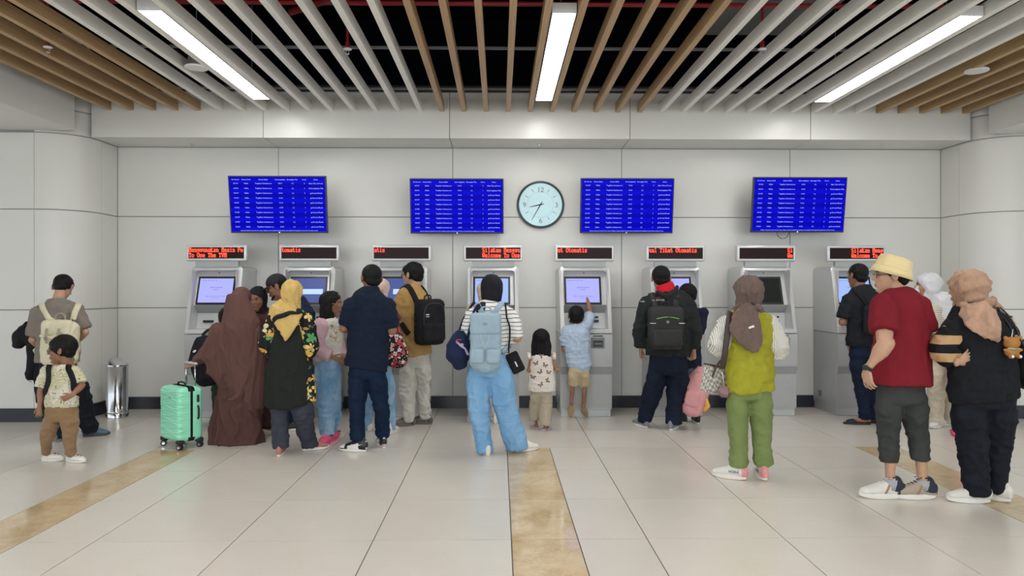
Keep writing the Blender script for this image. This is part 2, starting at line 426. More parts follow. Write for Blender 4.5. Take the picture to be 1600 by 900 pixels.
# side columns
def side_wall(name, sx, X):
    r = .47; yf = 8.0
    w_ = root(name)
    # plan path of the front surface from the outside in towards the corner
    arc = [(X + sx * (r - r * math.cos(a)), yf + r - r * math.sin(a)) for a in [PI / 2 - PI / 2 * k / 12 for k in range(13)]]
    xs_ = X + sx * r
    flat = [(xs_ + sx * 5.6, yf), (xs_ + sx * 3.6, yf), (xs_ + sx * 1.8, yf), (xs_, yf)]
    side = [(X, yf + r), (X, YW)]
    segs = [inset(flat[0], flat[1]), inset(flat[1], flat[2]), inset(flat[2], flat[3]), arc, inset(*side)]
    bk = MB(); allp = flat + arc[1:] + [(X, YW)]
    off = []
    for i, p in enumerate(allp):
        a = V(allp[max(i - 1, 0)]); c = V(allp[min(i + 1, len(allp) - 1)]); t = (c - a).normalized()
        nn = V((-t.y, t.x)) * (-sx) ; off.append(V(p) + nn * .010)
    q = [(*o, 0) for o in off] + [(*o, 4.3) for o in off]; n = len(off)
    bk.add(q, [(i, i + 1, i + 1 + n, i + n) for i in range(n - 1)]); bk.build('backing', joint_m, w_)
    for sg in segs:
        pts = list(sg) if sx < 0 else list(reversed(sg))
        for z0, z1 in zip(ZR[:3], ZR[1:4]): link('panel', panel_me(pts, z0, z1), w_)
    pts = arc if sx < 0 else list(reversed(arc))
    link('panel', panel_me(pts, 3.45, 4.3), w_); link('panel', panel_me(pts, 3.18, 3.45), w_)
    # baseboard
    bb = MB(); path = allp; o1 = []
    for i, p in enumerate(path):
        a = V(path[max(i - 1, 0)]); c = V(path[min(i + 1, len(path) - 1)]); t = (c - a).normalized()
        nn = V((-t.y, t.x)) * (-sx); o1.append((V(p) - nn * .008, V(p) + nn * .009))
    vs = []
    for f, k_ in o1: vs += [(*f, 0), (*f, .14), (*k_, .144)]
    fs = []
    for i in range(len(o1) - 1):
        a = i * 3; fs += [(a, a + 3, a + 4, a + 1), (a + 1, a + 4, a + 5, a + 2)]
    bb.add(vs, fs); struct(bb.build('baseboard_' + name.split('_')[1], base_m, smooth='auto'))
side_wall('wall_left', -1, XL); side_wall('wall_right', 1, XR)
mb = MB(); mb.box(XL + .01, XR - .01, YW - .008, YW + .009, 0, .144); struct(mb.build('baseboard_back', base_m))

# beam over the machines and its soffit
YB = 8.26
bx = [XL, -2.69, -.57, 1.50, 3.59, XR]
beam = root('ceiling_beam')
mb = MB(); mb.box(XL + .004, XR - .004, YB + .010, YW, 3.19, 3.72); mb.build('backing', joint_m, beam)
for i in range(5):
    mb = MB(); mb.rbox(bx[i] + .004, bx[i + 1] - .004, YB, YB + .012, 3.18, 3.725, .002, 1); mb.build('fascia_panel', beam_m, beam)
    x0, x1 = bx[i] + .004, bx[i + 1] - .004
    mb = MB(); mb.rbox(x0, x1, YB + .004, YW - .004, 3.18, 3.192, .002, 1); mb.build('soffit_panel', beam_m, beam)
# dropped soffits over the side columns
for nm, sx, X in (('ceiling_soffit_left', -1, -4.66), ('ceiling_soffit_right', 1, 5.49)):
    s_ = root(nm); ys = [-4.4, -2.35, -.3, 1.75, 3.8, 5.9, 8.0]
    mb = MB(); a, c = sorted((X + sx * .01, X + sx * 6)); mb.box(a, c, -4.4, 7.99, 3.21, 3.9); mb.build('backing', joint_m, s_)
    for y0, y1 in zip(ys, ys[1:]):
        a, c = sorted((X, X + sx * .012)); mb = MB(); mb.rbox(a, c, y0 + .004, y1 - .004, 3.20, 3.9, .002, 1); mb.build('fascia_panel', beam_m, s_)
        for k_ in range(3):
            a, c = sorted((X + sx * (.012 + 2 * k_), X + sx * (2.004 + 2 * k_))); mb = MB(); mb.rbox(a, c, y0 + .004, y1 - .004, 3.20, 3.212, .002, 1); mb.build('soffit_panel', beam_m, s_)

# ------------------------------------------------------------------ slatted ceiling
mb = MB(); mb.box(-11, 11.6, -4.6, 9.0, 4.55, 4.6); ceil = struct(mb.build('ceiling', void_m))
ZS = CAM_H + 2.016
def slat_me(m):
    mb = MB(); mb.rbox(-.0265, .0265, 0, 12.6, 0, .105, .002, 1); return mb.mesh('slat', m)
sw, swh = slat_me(wood_m), slat_me(slat_m)
for k in range(40):
    x = .477 + (k - 19.5) * .2515
    link('slat', sw if (k // 5) % 4 in (0,) or 15 <= k < 25 or k >= 35 else swh, ceil, (x, YB - 12.6, ZS))
mb = MB()
for y in (7.72, 6.4, 5.1, 3.8, 2.5): mb.box(XL, XR, y, y + .03, ZS + .106, ZS + .125)
mb.build('carrier_rail', rail_m, ceil)
mb = MB()
for y in (7.80,): mb.box(XL, XR, y, y + .05, ZS + .106, ZS + .17)
for y in (6.9, 5.6): mb.box(XL, XR, y, y + .04, 4.3, 4.34)
mb.build('black_rail', railb_m, ceil)
def pipe(pts, r, label):
    mb = MB(); mb.limb(pts, [r] * len(pts), n=12, dome=False); return tag(mb.build('sprinkler_pipe', pipe_m, smooth=True), label, 'pipe', 'red pipes above the slats')
pipe([(XL, 6.55, 4.05), (XR, 6.55, 4.05)], .022, 'straight red sprinkler pipe running across above the ceiling slats')
pipe([(-1.9, 6.6, 3.98), (.4, 5.0, 3.98)], .03, 'thicker red pipe crossing diagonally above the slats left of the middle lamp')
mb = MB()
mb.box(2.2, 3.3, 5.2, 7.8, 4.22, 4.30); tag(mb.build('cable_tray', rail_m), 'grey cable tray above the white slats on the right', 'tray')

mb = MB(); mb.box(-11, 11.6, YB - .02 + .06, YB + .10, 3.74, 4.55); mb.build('void_dark_sheet', void_m, ceil)  # added black sheet, standing in for the darkness above the beam
# linear lamps
for i, x in enumerate((.477 - 3.018, .477, .477 + 3.018)):
    for j, (y0, y1) in enumerate(((5.28, 7.75), (1.4, 3.9), (-2.5, 0))):
        pos = ('left', 'middle', 'right')[i]
        if j == 0: lb = ['long white linear lamp at the left, between white ceiling slats', 'long white linear lamp in the middle, between the oak ceiling slats', 'long white linear lamp at the right, between white ceiling slats'][i]
        else: lb = '%s linear lamp in the %s row towards the hall behind' % (pos, ('', 'second', 'third', 'fourth')[j])
        t = thing('linear_lamp', lb, 'lamp', (x, y0, ZS), 0, 'linear ceiling lamps')
        mb = MB(); mb.box(-.09, .09, 0, y1 - y0, .012, .075); mb.box(-.090, -.0835, 0, y1 - y0, -.002, .012); mb.box(.0835, .090, 0, y1 - y0, -.002, .012); mb.box(-.0835, .0835, 0, .006, -.002, .012); mb.box(-.0835, .0835, y1 - y0 - .006, y1 - y0, -.002, .012); mb.build('housing', white_m, t)
        mb = MB(); mb.box(-.083, .083, .006, y1 - y0 - .006, .001, .011); mb.build('diffuser', lamp_m, t)
        mb = MB(); mb.limb([(0, .3, .07), (0, .3, 1.05)], [.004, .004], n=6, dome=False); mb.limb([(0, y1 - y0 - .3, .07), (0, y1 - y0 - .3, 1.05)], [.004, .004], n=6, dome=False); mb.build('hanger', rail_m, t)['kind'] = 'stuff'

# sprinklers and ceiling speakers
def sprinkler(loc, label, red=True, k=1.0):
    t = thing('sprinkler', label, 'sprinkler', loc, 0, 'fire sprinklers')
    mb = MB(); mb.lathe([(.012, .0), (.036, .004), (.036, .008), (.014, .022)], n=20); mb.build('escutcheon', white_m, t, 'auto')
    mb = MB(); mb.limb([(-.010, 0, .002), (-.012, 0, -.02), (0, 0, -.034)], [.003] * 3, n=6); mb.limb([(.010, 0, .002), (.012, 0, -.02), (0, 0, -.034)], [.003] * 3, n=6)
    mb.lathe([(.004, -.038), (.016, -.037), (.016, -.034), (.004, -.033)], n=14); mb.build('nozzle', chrome_m, t, 'auto')
    if red:
        mb = MB(); mb.limb([(0, 0, .01), (0, 0, .07)], [.018, .018], n=12, dome=False); mb.limb([(0, 0, .07), (0, 0, .55)], [.012, .012], n=10, dome=False); mb.build('drop_pipe', pipe_m, t, 'auto')
for px, py, z, lb in ((75, 75, ZS - .0, 'white sprinkler head hanging below the oak slats at the left'),
                      (543, 78, ZS + .02, 'white sprinkler head on a red drop pipe left of the middle lamp'),
                      (1191, 78, ZS + .02, 'white sprinkler head on a red drop pipe among the right white slats')):
    zc = (z - CAM_H) * F / (450 - py); x, y = at(px, zc); sprinkler((x, y, z), lb)
for px, lb in ((300, 'small chrome sprinkler under the beam above the leftmost departure board'), (842, 'small chrome sprinkler under the beam above the wall clock'), (1378, 'small chrome sprinkler under the beam above the rightmost machine')):
    x, y = at(px, 8.5); sprinkler((x, y, 3.178), lb, False)
for px, py, lb in ((307, 106, 'round white ceiling speaker hanging beside the left lamp'), (1526, 111, 'round white ceiling speaker below the oak slats at the right')):
    z = ZS - .0; zc = (z - CAM_H) * F / (450 - py); x, y = at(px, zc)
    t = thing('ceiling_speaker', lb, 'speaker', (x, y, z), 0, 'ceiling speakers')
    mb = MB(); mb.lathe([(.02, -.006), (.098, -.006), (.104, .002), (.10, .012), (.07, .02)], n=32); mb.build('grille', white_m, t, 'auto')
    mb = MB(); mb.lathe([(.075, .02), (.075, .09), (.05, .10)], n=24); mb.build('can', rail_m, t, 'auto')
    mb = MB(); mb.limb([(0, 0, .1), (0, 0, 1.06)], [.004] * 2, n=6, dome=False); mb.build('rod', rail_m, t)

# ------------------------------------------------------------------ ticket machines
FONT = {
 'S': ["01111", "10000", "10000", "01110", "00001", "10001", "01110"], 'i': ["00100", "00000", "01100", "00100", "00100", "00100", "01110"],
 'l': ["01100", "00100", "00100", "00100", "00100", "00100", "01110"], 'a': ["00000", "00000", "01110", "00001", "01111", "10001", "01111"],
 'k': ["10000", "10010", "10100", "11000", "10100", "10010", "11011"], 'e': ["00000", "00000", "01110", "10001", "11111", "10000", "01111"],
 'n': ["00000", "00000", "11110", "01001", "01001", "01001", "11011"], 'M': ["11011", "11011", "10101", "10101", "10001", "10001", "11011"],
 'g': ["00000", "00000", "01111", "10001", "01111", "00001", "01110"], 'u': ["00000", "00000", "11011", "01001", "01001", "01001", "00111"],
 'W': ["11011", "10001", "10001", "10101", "10101", "11011", "01010"], 'c': ["00000", "00000", "01110", "10001", "10000", "10001", "01110"],
 'o': ["00000", "00000", "01110", "10001", "10001", "10001", "01110"], 'm': ["00000", "00000", "11010", "10101", "10101", "10101", "10101"],
 'T': ["11111", "10101", "00100", "00100", "00100", "00100", "01110"], 'U': ["11011", "10001", "10001", "10001", "10001", "10001", "01110"],
 's': ["00000", "00000", "01111", "10000", "01110", "00001", "11110"], 'h': ["11000", "10000", "10110", "11001", "10001", "10001", "11011"],
 'V': ["11011", "10001", "10001", "01010", "01010", "01010", "00100"], 'P': ["11110", "10001", "10001", "11110", "10000", "10000", "11000"],
 't': ["01000", "01000", "11110", "01000", "01000", "01001", "00110"], 'O': ["01110", "10001", "10001", "10001", "10001", "10001", "01110"], ' ': ["00000"] * 7}
def led_text(mb, s_, col, line):
    cw, ch = .0310, .0575
    for i, c in enumerate(s_):
        g = FONT[c]; x0 = -.310 + (col + i) * cw; z0 = .060 - line * .0600
        pw, ph = cw / 6, ch / 8
        for r in range(7):
            c0 = None
            for q in range(6):
                on = q < 5 and g[r][q] == '1'
                if on and c0 is None: c0 = q
                if not on and c0 is not None:
                    x, z = x0 + c0 * pw, z0 - (r + 1) * ph
                    x2 = min(x0 + q * pw, .3125)
                    if x < .3125: mb.box(x, x2, -.003, .0, z + .0008, z + ph - .0008)
                    c0 = None
def kx(i): return .987 + (i - 5) * 1.059
GRP = 'ticket machines'
def hood_ring():
    """upper front frame: rounded outline, leaning back, with an opening"""
    def dz(z): return .65 - max(0, (z - .955)) / .765 * .20
    def rr(x1, z0, z1, r, n=6):
        pts = [(-x1, z0), (x1, z0)]
        for k in range(n + 1): a = PI / 2 * k / n; pts.append((x1 - r + r * math.cos(a), z1 - r + r * math.sin(a)))
        for k in range(n + 1): a = PI / 2 + PI / 2 * k / n; pts.append((-x1 + r + r * math.cos(a), z1 - r + r * math.sin(a)))
        return pts
    out = rr(.295, .952, 1.72, .05); inn = rr(.250, 1.002, 1.672, .035); n = len(out)
    mb = MB(); e = .006
    A = [(x, -dz(z), z) for x, z in out]
    B = [(x * .978, -dz(z) - e, z + (e if z < 1.2 else -e)) for x, z in out]
    C_ = [(x, -dz(z) - e, z) for x, z in inn]
    D = [(x * .985, -dz(z) + .10, z + (.004 if z < 1.1 else -.006)) for x, z in inn]
    E = [(x, -.0, z) for x, z in out]
    vs = E + A + B + C_ + D
    fs = []
    for L in range(4):
        for i in range(n): j = (i + 1) % n; fs.append((L * n + i, L * n + j, (L + 1) * n + j, (L + 1) * n + i))
    mb.add(vs, fs); return mb.mesh('hood', frame_m, smooth='auto')
def ext(prof, x0, x1):
    mb = MB(); n = len(prof)
    mb.add([(x0, a, c) for a, c in prof] + [(x1, a, c) for a, c in prof], [(i, i + 1, i + 1 + n, i + n) for i in range(n - 1)]); return mb
KM = {}
KM['hood'] = hood_ring()
mb = MB(); prof = [(0, .105), (-.62, .105), (-.622, .11), (-.622, .480), (-.648, .578), (-.65, .942), (-.644, .946), (0, .946)]
mb.prism(prof, -.295, .295, 'yz'); KM['cabinet'] = mb.mesh('cabinet', grey_m, smooth='auto')
mb = MB(); mb.add([(-.294, -.6225, .486), (.294, -.6225, .486), (.294, -.6485, .574), (-.294, -.6485, .574)], [(0, 1, 2, 3)]); mb.add([(-.294, -.6255, .486), (.294, -.6255, .486), (.294, -.6515, .574), (-.294, -.6515, .574)], [(0, 1, 2, 3)]); KM['band'] = mb.mesh('band', plain('kiosk_band_shaded', (.33, .345, .35), .4))  # sloping band faces down; its shade is painted as a darker grey
mb = MB(); mb.rbox(-.285, .285, -.60, -.0, 0, .085, .004, 1); mb.box(-.292, .292, -.61, 0, .085, .105); KM['plinth'] = mb.mesh('plinth', grey_m)
mb = ext([(-.36, 1.68), (-.372, 1.672), (-.505, 1.274)], -.247, .247); KM['screen_panel'] = mb.mesh('screen_panel', frame_m)
mb = ext([(-.505, 1.274), (-.40, 1.178)], -.247, .247); KM['chin'] = mb.mesh('chin', plain('kiosk_chin_shaded', (.36, .37, .375), .4))  # downward face: shading put into a darker grey than the frame
mb = ext([(-.40, 1.178), (-.43, 1.004), (-.56, 1.000)], -.247, .247); mb.box(-.2475, -.2465, -.56, -.36, 1.0, 1.68); mb.box(.2465, .2475, -.56, -.36, 1.0, 1.68); KM['slot_panel'] = mb.mesh('slot_panel', frame_m)
tilt = math.atan2(.133, .398)
def scr(mb_): return mb_
SM = Matrix.Translation((-.018, -.4395, 1.441)) @ Matrix.Rotation(-tilt, 4, 'X')   # face plane leaning back
def on_screen(fn, m, nm, smooth=False):
    mb = MB(); fn(mb); mb.v = [tuple(SM @ V(p)) for p in mb.v]; return mb.mesh(nm, m, smooth)
def bez(mb):
    mb.rbox(-.217, .217, -.012, .004, -.178, .168, .004, 1)
KM['bezel'] = on_screen(bez, black_m, 'bezel')
def dsp(mb): mb.box(-.192, .192, -.0135, -.011, -.150, .142)
for nm, m in (('lav', screen_m), ('blue', screenb_m), ('dim', screend_m), ('off', screenoff_m)): KM['display_' + nm] = on_screen(dsp, m, 'display')
def txt(mb):
    text_mb(mb, [('Pembelian tiket kereta cepat', -.178, .118, .016, 'LEFT'), ('SENTUH LAYAR', 0, .030, .020, 'CENTER'), ('MULAI', 0, .004, .018, 'CENTER'), ('Silakan sentuh layar untuk memulai', 0, -.075, .016, 'CENTER'), ('Touch to start', 0, -.098, .014, 'CENTER')], depth=.0142)
KM['screen_text'] = on_screen(txt, stext_m, 'screen_text')
def txt2(mb):
    mb.box(-.08, .17, -.0150, -.0138, -.05, .012)
KM['popup'] = on_screen(txt2, glow('popup_pale', (.55, .72, 1.0), .7), 'popup')
for nm_, bb_ in (('card_slot', (.075, .165, 1.118, 1.140)), ('coin_slot', (.055, .170, 1.068, 1.098)), ('note_slot', (-.17, -.055, 1.068, 1.098))):
    mb = MB(); mb.rbox(bb_[0], bb_[1], -.448, -.395, bb_[2], bb_[3], .004, 1); KM[nm_] = mb.mesh(nm_, black_m)
mb = MB(); mb.rbox(.03, .075, -.47, -.41, 1.0, 1.035, .006, 1); KM['reader'] = mb.mesh('reader', black_m)
mb = MB(); mb.rbox(.055, .205, -.664, -.64, .785, .905, .006, 1); KM['ticket_tray'] = mb.mesh('ticket_tray', grey2_m)
mb = MB(); mb.rbox(.075, .185, -.668, -.66, .80, .875, .004, 1); KM['tray_opening'] = mb.mesh('tray_opening', black_m)
mb = MB(); mb.rbox(.088, .172, -.671, -.666, .828, .846, .002, 1); KM['receipt_slot'] = None; KM['tray_lip'] = mb.mesh('tray_lip', rail_m)
mb = MB(); mb.rbox(.075, .19, -.656, -.64, .917, .930, .002, 1); KM['receipt_slot'] = mb.mesh('receipt_slot', black_m)
mb = MB(); mb.lathe([(.003, 0), (.007, 0), (.007, .003), (.003, .003)], n=12, M=Matrix.Translation((0, -.393, 1.645)) @ Matrix.Rotation(PI / 2, 4, 'X')); KM['camera_dot'] = mb.mesh('camera_dot', black_m)
mb = MB(); mb.rbox(-.345, .345, -.035, .035, -.095, .095, .016, 3); KM['sign_case'] = mb.mesh('sign_case', frame_m, smooth='auto')
mb = MB(); mb.box(-.3155, .3155, -.0365, -.03, -.064, .064); KM['sign_window'] = mb.mesh('sign_window', ledglass_m)
mb = MB(); mb.box(-.245, .245, -.02, .03, -.16, -.09); KM['sign_neck'] = mb.mesh('sign_neck', plain('kiosk_neck', (.36, .375, .38), .4))
mb = MB(); mb.rbox(-.3, -.296, -.22, -.14, .17, .24, .001, 1); KM['side_vent'] = mb.mesh('side_vent', grey2_m)
SIGNS = {1: [("Menggunakan Mesin Pe", 0, 0), ("To Use The TVM", 0, 1)], 2: [("tomatis", 0, 0)], 3: [("atis", 0, 0)],
         4: [("Silakan Menggu", 6, 0), ("Welcome To Use", 6, 1)], 5: [("et Otomatis", 0, 0)], 6: [("ual Tiket Otomatis", 0, 0)],
         7: [("Si", 18, 0), ("We", 18, 1)], 8: [("Silakan Meng", 8, 0), ("Welcome To U", 8, 1)]}
SCR = {1: 'lav', 2: 'dim', 3: 'dim', 4: 'blue', 5: 'lav', 6: 'lav', 7: 'off', 8: 'blue'}
KL = {1: 'grey ticket machine at the far left, sign reading Menggunakan Mesin and To Use The TVM',
      2: 'grey ticket machine second from the left, sign reading tomatis',
      3: 'grey ticket machine behind the man in the mustard shirt, sign reading atis',
      4: 'grey ticket machine in front of the woman with the pale blue backpack',
      5: 'grey ticket machine whose lavender screen the boy is touching',
      6: 'grey ticket machine in front of the man with the black backpack',
      7: 'grey ticket machine with a dark switched off screen, beyond the green tunic',
      8: 'grey ticket machine at the far right, sign reading Silakan Meng'}
for i in range(1, 9):
    t = thing('ticket_machine', KL[i], 'ticket machine', (kx(i), YW - .009, 0), 0, GRP)
    for nm in ('cabinet', 'hood', 'plinth', 'screen_panel', 'chin', 'slot_panel', 'side_vent'): link(nm, KM[nm], t)
    link('band', KM['band'], t)
    bz = link('bezel', KM['bezel'], t); dp = link('display', KM['display_' + SCR[i]], bz)
    if SCR[i] in ('lav', 'blue'): link('screen_text', KM['screen_text'], bz)['kind'] = 'stuff'
    if SCR[i] == 'dim': link('popup', KM['popup'], bz)
    for nm in ('card_slot', 'coin_slot', 'note_slot', 'receipt_slot', 'reader', 'camera_dot'): link(nm, KM[nm], t)
    tr = link('ticket_tray', KM['ticket_tray'], t); link('tray_opening', KM['tray_opening'], tr); link('tray_lip', KM['tray_lip'], tr)
    sg = link('led_sign', KM['sign_case'], t, (0, -.45, 1.872)); link('sign_window', KM['sign_window'], sg); link('neck', KM['sign_neck'], sg)
    mb = MB()
    for s_, c, l in SIGNS[i]: led_text(mb, s_, c, l)
    o = link('led_letters', mb.mesh('led_letters', led_m), sg, (0, -.0368, 0)); o['kind'] = 'stuff'

# ------------------------------------------------------------------ departure boards
mb = MB()
hdr = ['No Kereta', 'Stasiun Awal', 'Stasiun Akhir', 'Keberangkatan', 'Berangkat Tiba', 'Peron', 'Status']
cx = [-.47, -.35, -.155, .035, .175, .31, .44]
items = [(h, x, .282, .020, 'CENTER') for h, x in zip(hdr, cx)]
for r in range(10):
    z = .238 - r * .0548
    hh = 9 + r // 2
    row = ['G10%02d' % (13 + 2 * r), 'Halim', 'Tegalluar Summarecon', '%02d:%s' % (hh, ('00', '30')[r % 2]), '1,2', str((3, 1)[r % 2]), ['Akan Tiba di Peron', 'Keberangkatan Tiba'][r] if r < 2 else 'ga Kereta Masuk']
    items += [(s_, x, z, .0205, 'CENTER') for s_, x in zip(row, cx)]
items.append(('Selamat datang di stasiun kereta cepat, silakan periksa kembali barang bawaan dan jadwal keberangkatan kereta Anda sebelum masuk', 0, -.298, .0165, 'CENTER'))
text_mb(mb, items, depth=.0)
tvt = mb.mesh('board_text', tvtext_m)
mb = MB(); mb.rbox(-.555, .555, -.012, .035, -.327, .325, .004, 1); tvc = mb.mesh('casing', black_m)
mb = MB(); mb.box(-.543, .543, -.0135, -.011, -.308, .313); tvs = mb.mesh('screen', tv_m)
mb = MB(); mb.rbox(-.16, .16, .035, .075, -.16, .16, .006, 1); tvb = mb.mesh('bracket', black_m)
TV = [(435, 319.5, 8.27, 0, 'blue departure board at the far left, hung further out from the wall'), (714, 322, 8.58, 0, 'blue departure board between the left board and the round clock'),
      (979.5, 321.5, 8.58, 0, 'blue departure board directly right of the round clock'), (1248, 320, 8.55, 0, 'blue departure board at the far right with a cable looping below')]
for px, py, zc, yw, lb in TV:
    x, y = at(px, zc); z = CAM_H + (450 - py) * zc / F
    t = thing('departure_board', lb, 'screen', (x, y, z), 0, 'departure boards on the wall')
    t.rotation_euler = (R(9), 0, 0)
    link('casing', tvc, t); s_ = link('screen', tvs, t); link('board_text', tvt, s_, (0, -.0146, 0))['kind'] = 'stuff'; link('bracket', tvb, t)
    d = YW - y - .07
    mb = MB(); mb.limb([(0, .07, .0), (0, .02 + d, 0.03)], [.025, .025], n=10, dome=False); mb.rbox(-.12, .12, .010 + d, .026 + d, -.10, .10, .004, 1); mb.build('wall_arm', black_m, t)
    if px == 1248:
        mb = MB(); pts = [(-.20 + .045 - .075 * math.cos(a), .03, -.32 - .085 * math.sin(a)) for a in [PI * k / 12 for k in range(13)]]
        mb.limb(pts, [.004] * 13, n=6); mb.build('cable', black_m, t, True)
    mb = MB(); mb.box(-.006, .006, -.013, -.008, -.322, -.316); mb.build('power_light', glow('power_led', (.5, .6, 1), 3), t)

# clock
x, y = at(845, 8.75); z = CAM_H + (450 - 319) * 8.75 / F
t = thing('wall_clock', 'round wall clock with pale blue face and dark frame between two departure boards', 'clock', (x, YW, z))
CM = Matrix.Rotation(PI / 2, 4, 'X')
mb = MB(); mb.lathe([(.262, .0), (.290, .0), (.292, .03), (.284, .055), (.268, .06), (.262, .045)], n=64, M=CM); 
mb.f = [f for f in mb.f if len(f) == 4]; mb.m = [0] * len(mb.f); mb.build('frame', plain('clock_frame', (.05, .06, .065), .3), t, 'auto')
mb = MB(); mb.lathe([(.001, .036), (.266, .036), (.266, .030)], n=64, M=CM); mb.build('dial', plain('clock_dial', (.62, .88, .95), .4), t)
mb = MB(); text_mb(mb, [('12', 0, .178, .085, 'CENTER'), ('3', .195, -.006, .085, 'CENTER'), ('6', 0, -.198, .085, 'CENTER'), ('9', -.195, -.006, .085, 'CENTER')], depth=.0375, res=3); mb.build('numerals', plain('clock_print', (.12, .2, .22), .5), t)
mb = MB()
for h in range(12):
    if h % 3 == 0: continue
    M_ = Matrix.Rotation(-h * PI / 6, 4, 'Y'); mb.box(-.003, .003, -.038, -.0365, .172, .215, M_)
for h in range(60):
    M_ = Matrix.Rotation(-h * PI / 30, 4, 'Y'); mb.box(-.0015, .0015, -.038, -.0365, .153, .160, M_)
mb.build('hour_marks', MATS['clock_print'], t)
for nm, L, wd, ang in (('hour_hand', .140, .008, R(8 * 30 + 17.5)), ('minute_hand', .215, .007, R(35 * 6))):
    M_ = Matrix.Rotation(ang, 4, 'Y'); mb = MB(); mb.prism([(-wd * .4, -.045), (wd * .4, -.045), (wd, 0), (wd * .35, L), (-wd * .35, L), (-wd, 0)], -.044, -.041, 'xz', M_); mb.build(nm, black_m, t)
# litter bin
x, y, zc = foot(183, 652)
t = thing('litter_bin', 'round stainless steel litter bin with tilted swing lid by the left column', 'bin', (x, y, 0))
mb = MB(); mb.lathe([(.112, 0), (.118, .003), (.118, .05), (.114, .055), (.118, .06), (.118, .08), (.113, .086), (.113, .575), (.117, .58), (.119, .59), (.117, .60), (.108, .60), (.106, .57), (.106, .3)], n=40)
mb.build('drum', chrome_m, t, 'auto')
mb = MB(); mb.lathe([(.09, -.004), (.097, 0), (.09, .006), (.04, .010)], n=32, M=Matrix.Translation((0, 0, .605)) @ Matrix.Rotation(R(38), 4, 'Y') @ Matrix.Rotation(R(25), 4, 'X')); mb.build('swing_lid', chrome_m, t, 'auto')

# ================================================================== bodies and cloth
_tm = bpy.data.meshes.new('tmp'); _to = bpy.data.objects.new('tmp', _tm); COL.objects.link(_to)
_rm = _to.modifiers.new('r', 'REMESH'); _rm.mode = 'VOXEL'
def _hash(ix, iy, iz, seed):
    h = (ix * 73856093) ^ (iy * 19349663) ^ (iz * 83492791) ^ (seed * 2654435 + 12345)
    h = (h ^ (h >> 13)) * 1274126177; h = h & 0x7fffffff
    return (h % 100003) / 50001.5 - 1.0
def vnoise(p, seed=0):
    p = np.asarray(p, dtype=np.float64); i = np.floor(p).astype(np.int64); f = p - i; u = f * f * (3 - 2 * f); r = 0
    for a in (0, 1):
        for b_ in (0, 1):
            for c in (0, 1):
                wgt = (u[:, 0] if a else 1 - u[:, 0]) * (u[:, 1] if b_ else 1 - u[:, 1]) * (u[:, 2] if c else 1 - u[:, 2])
                r = r + wgt * _hash(i[:, 0] + a, i[:, 1] + b_, i[:, 2] + c, seed)
    return r
def get_co(me):
    a = np.empty(len(me.vertices) * 3, dtype=np.float32); me.vertices.foreach_get('co', a); return a.reshape(-1, 3).astype(np.float64)
def set_co(me, a): me.vertices.foreach_set('co', a.astype(np.float32).ravel()); me.update()
def normals(me):
    a = np.empty(len(me.vertices) * 3, dtype=np.float32); me.vertices.foreach_get('normal', a); return a.reshape(-1, 3).astype(np.float64)
def smooth_me(me, it=2, lam=.5):
    if it <= 0: return
    e = np.empty(len(me.edges) * 2, dtype=np.int32); me.edges.foreach_get('vertices', e); e = e.reshape(-1, 2)
    c = get_co(me); n = len(c); a, b_ = e[:, 0], e[:, 1]
    deg = np.bincount(a, minlength=n) + np.bincount(b_, minlength=n); deg[deg == 0] = 1
    for _ in range(it):
        s_ = np.stack([np.bincount(a, c[b_, k], minlength=n) + np.bincount(b_, c[a, k], minlength=n) for k in range(3)], 1) / deg[:, None]
        c = c + (s_ - c) * lam
    set_co(me, c)
def fuse(mb, voxel, smooth=3):
    global _tm
    me = mb.mesh('t', fixn=False); bm = bmesh.new(); bm.from_mesh(me); bmesh.ops.recalc_face_normals(bm, faces=bm.faces[:]); bm.to_mesh(me); bm.free()
    _to.data = me; _rm.voxel_size = voxel
    dg = bpy.context.evaluated_depsgraph_get(); dg.update()
    out = bpy.data.meshes.new_from_object(_to.evaluated_get(dg), depsgraph=dg)
    _to.data = _tm; bpy.data.meshes.remove(me)
    smooth_me(out, smooth); return out
FOLD_K = .68
def folds(me, specs, seed=0):
    """cloth folds: specs (amp, freq xyz, zlo, zhi, ridged)"""
    if not specs: return
    c = get_co(me); n = normals(me); d = np.zeros(len(c))
    for q, sp_ in enumerate(specs):
        amp, fr, zlo, zhi = sp_[:4]; ridge = sp_[4] if len(sp_) > 4 else True
        x = c * np.array(fr)[None, :]; x = x + .9 * vnoise(c * 6.0, seed + 50 + q)[:, None]
        v_ = vnoise(x, seed + q)
        if ridge: v_ = 1.9 * np.maximum(1 - np.abs(v_) * 1.6, 0) ** 2.6 - .55
        fade = np.clip((c[:, 2] - zlo) / .05, 0, 1) * np.clip((zhi - c[:, 2]) / .05, 0, 1)
        d += amp * v_ * fade
    set_co(me, c + n * d[:, None] * FOLD_K); smooth_me(me, 1, .6)
def finish(me, name, mats, parent):
    if not isinstance(mats, (list, tuple)): mats = [mats]
    me.name = name
    me.materials.clear()
    for m in mats: me.materials.append(m)
    me.polygons.foreach_set('use_smooth', [True] * len(me.polygons)); me.update()
    return link(name, me, parent)
def join_me(list_me):
    bm = bmesh.new()
    for m in list_me: bm.from_mesh(m); bpy.data.meshes.remove(m)
    o = bpy.data.meshes.new('j'); bm.to_mesh(o); bm.free(); return o
def bvh(o):
    me = o.data; return BVHTree.FromPolygons([v_.co[:] for v_ in me.vertices], [tuple(p.vertices) for p in me.polygons])
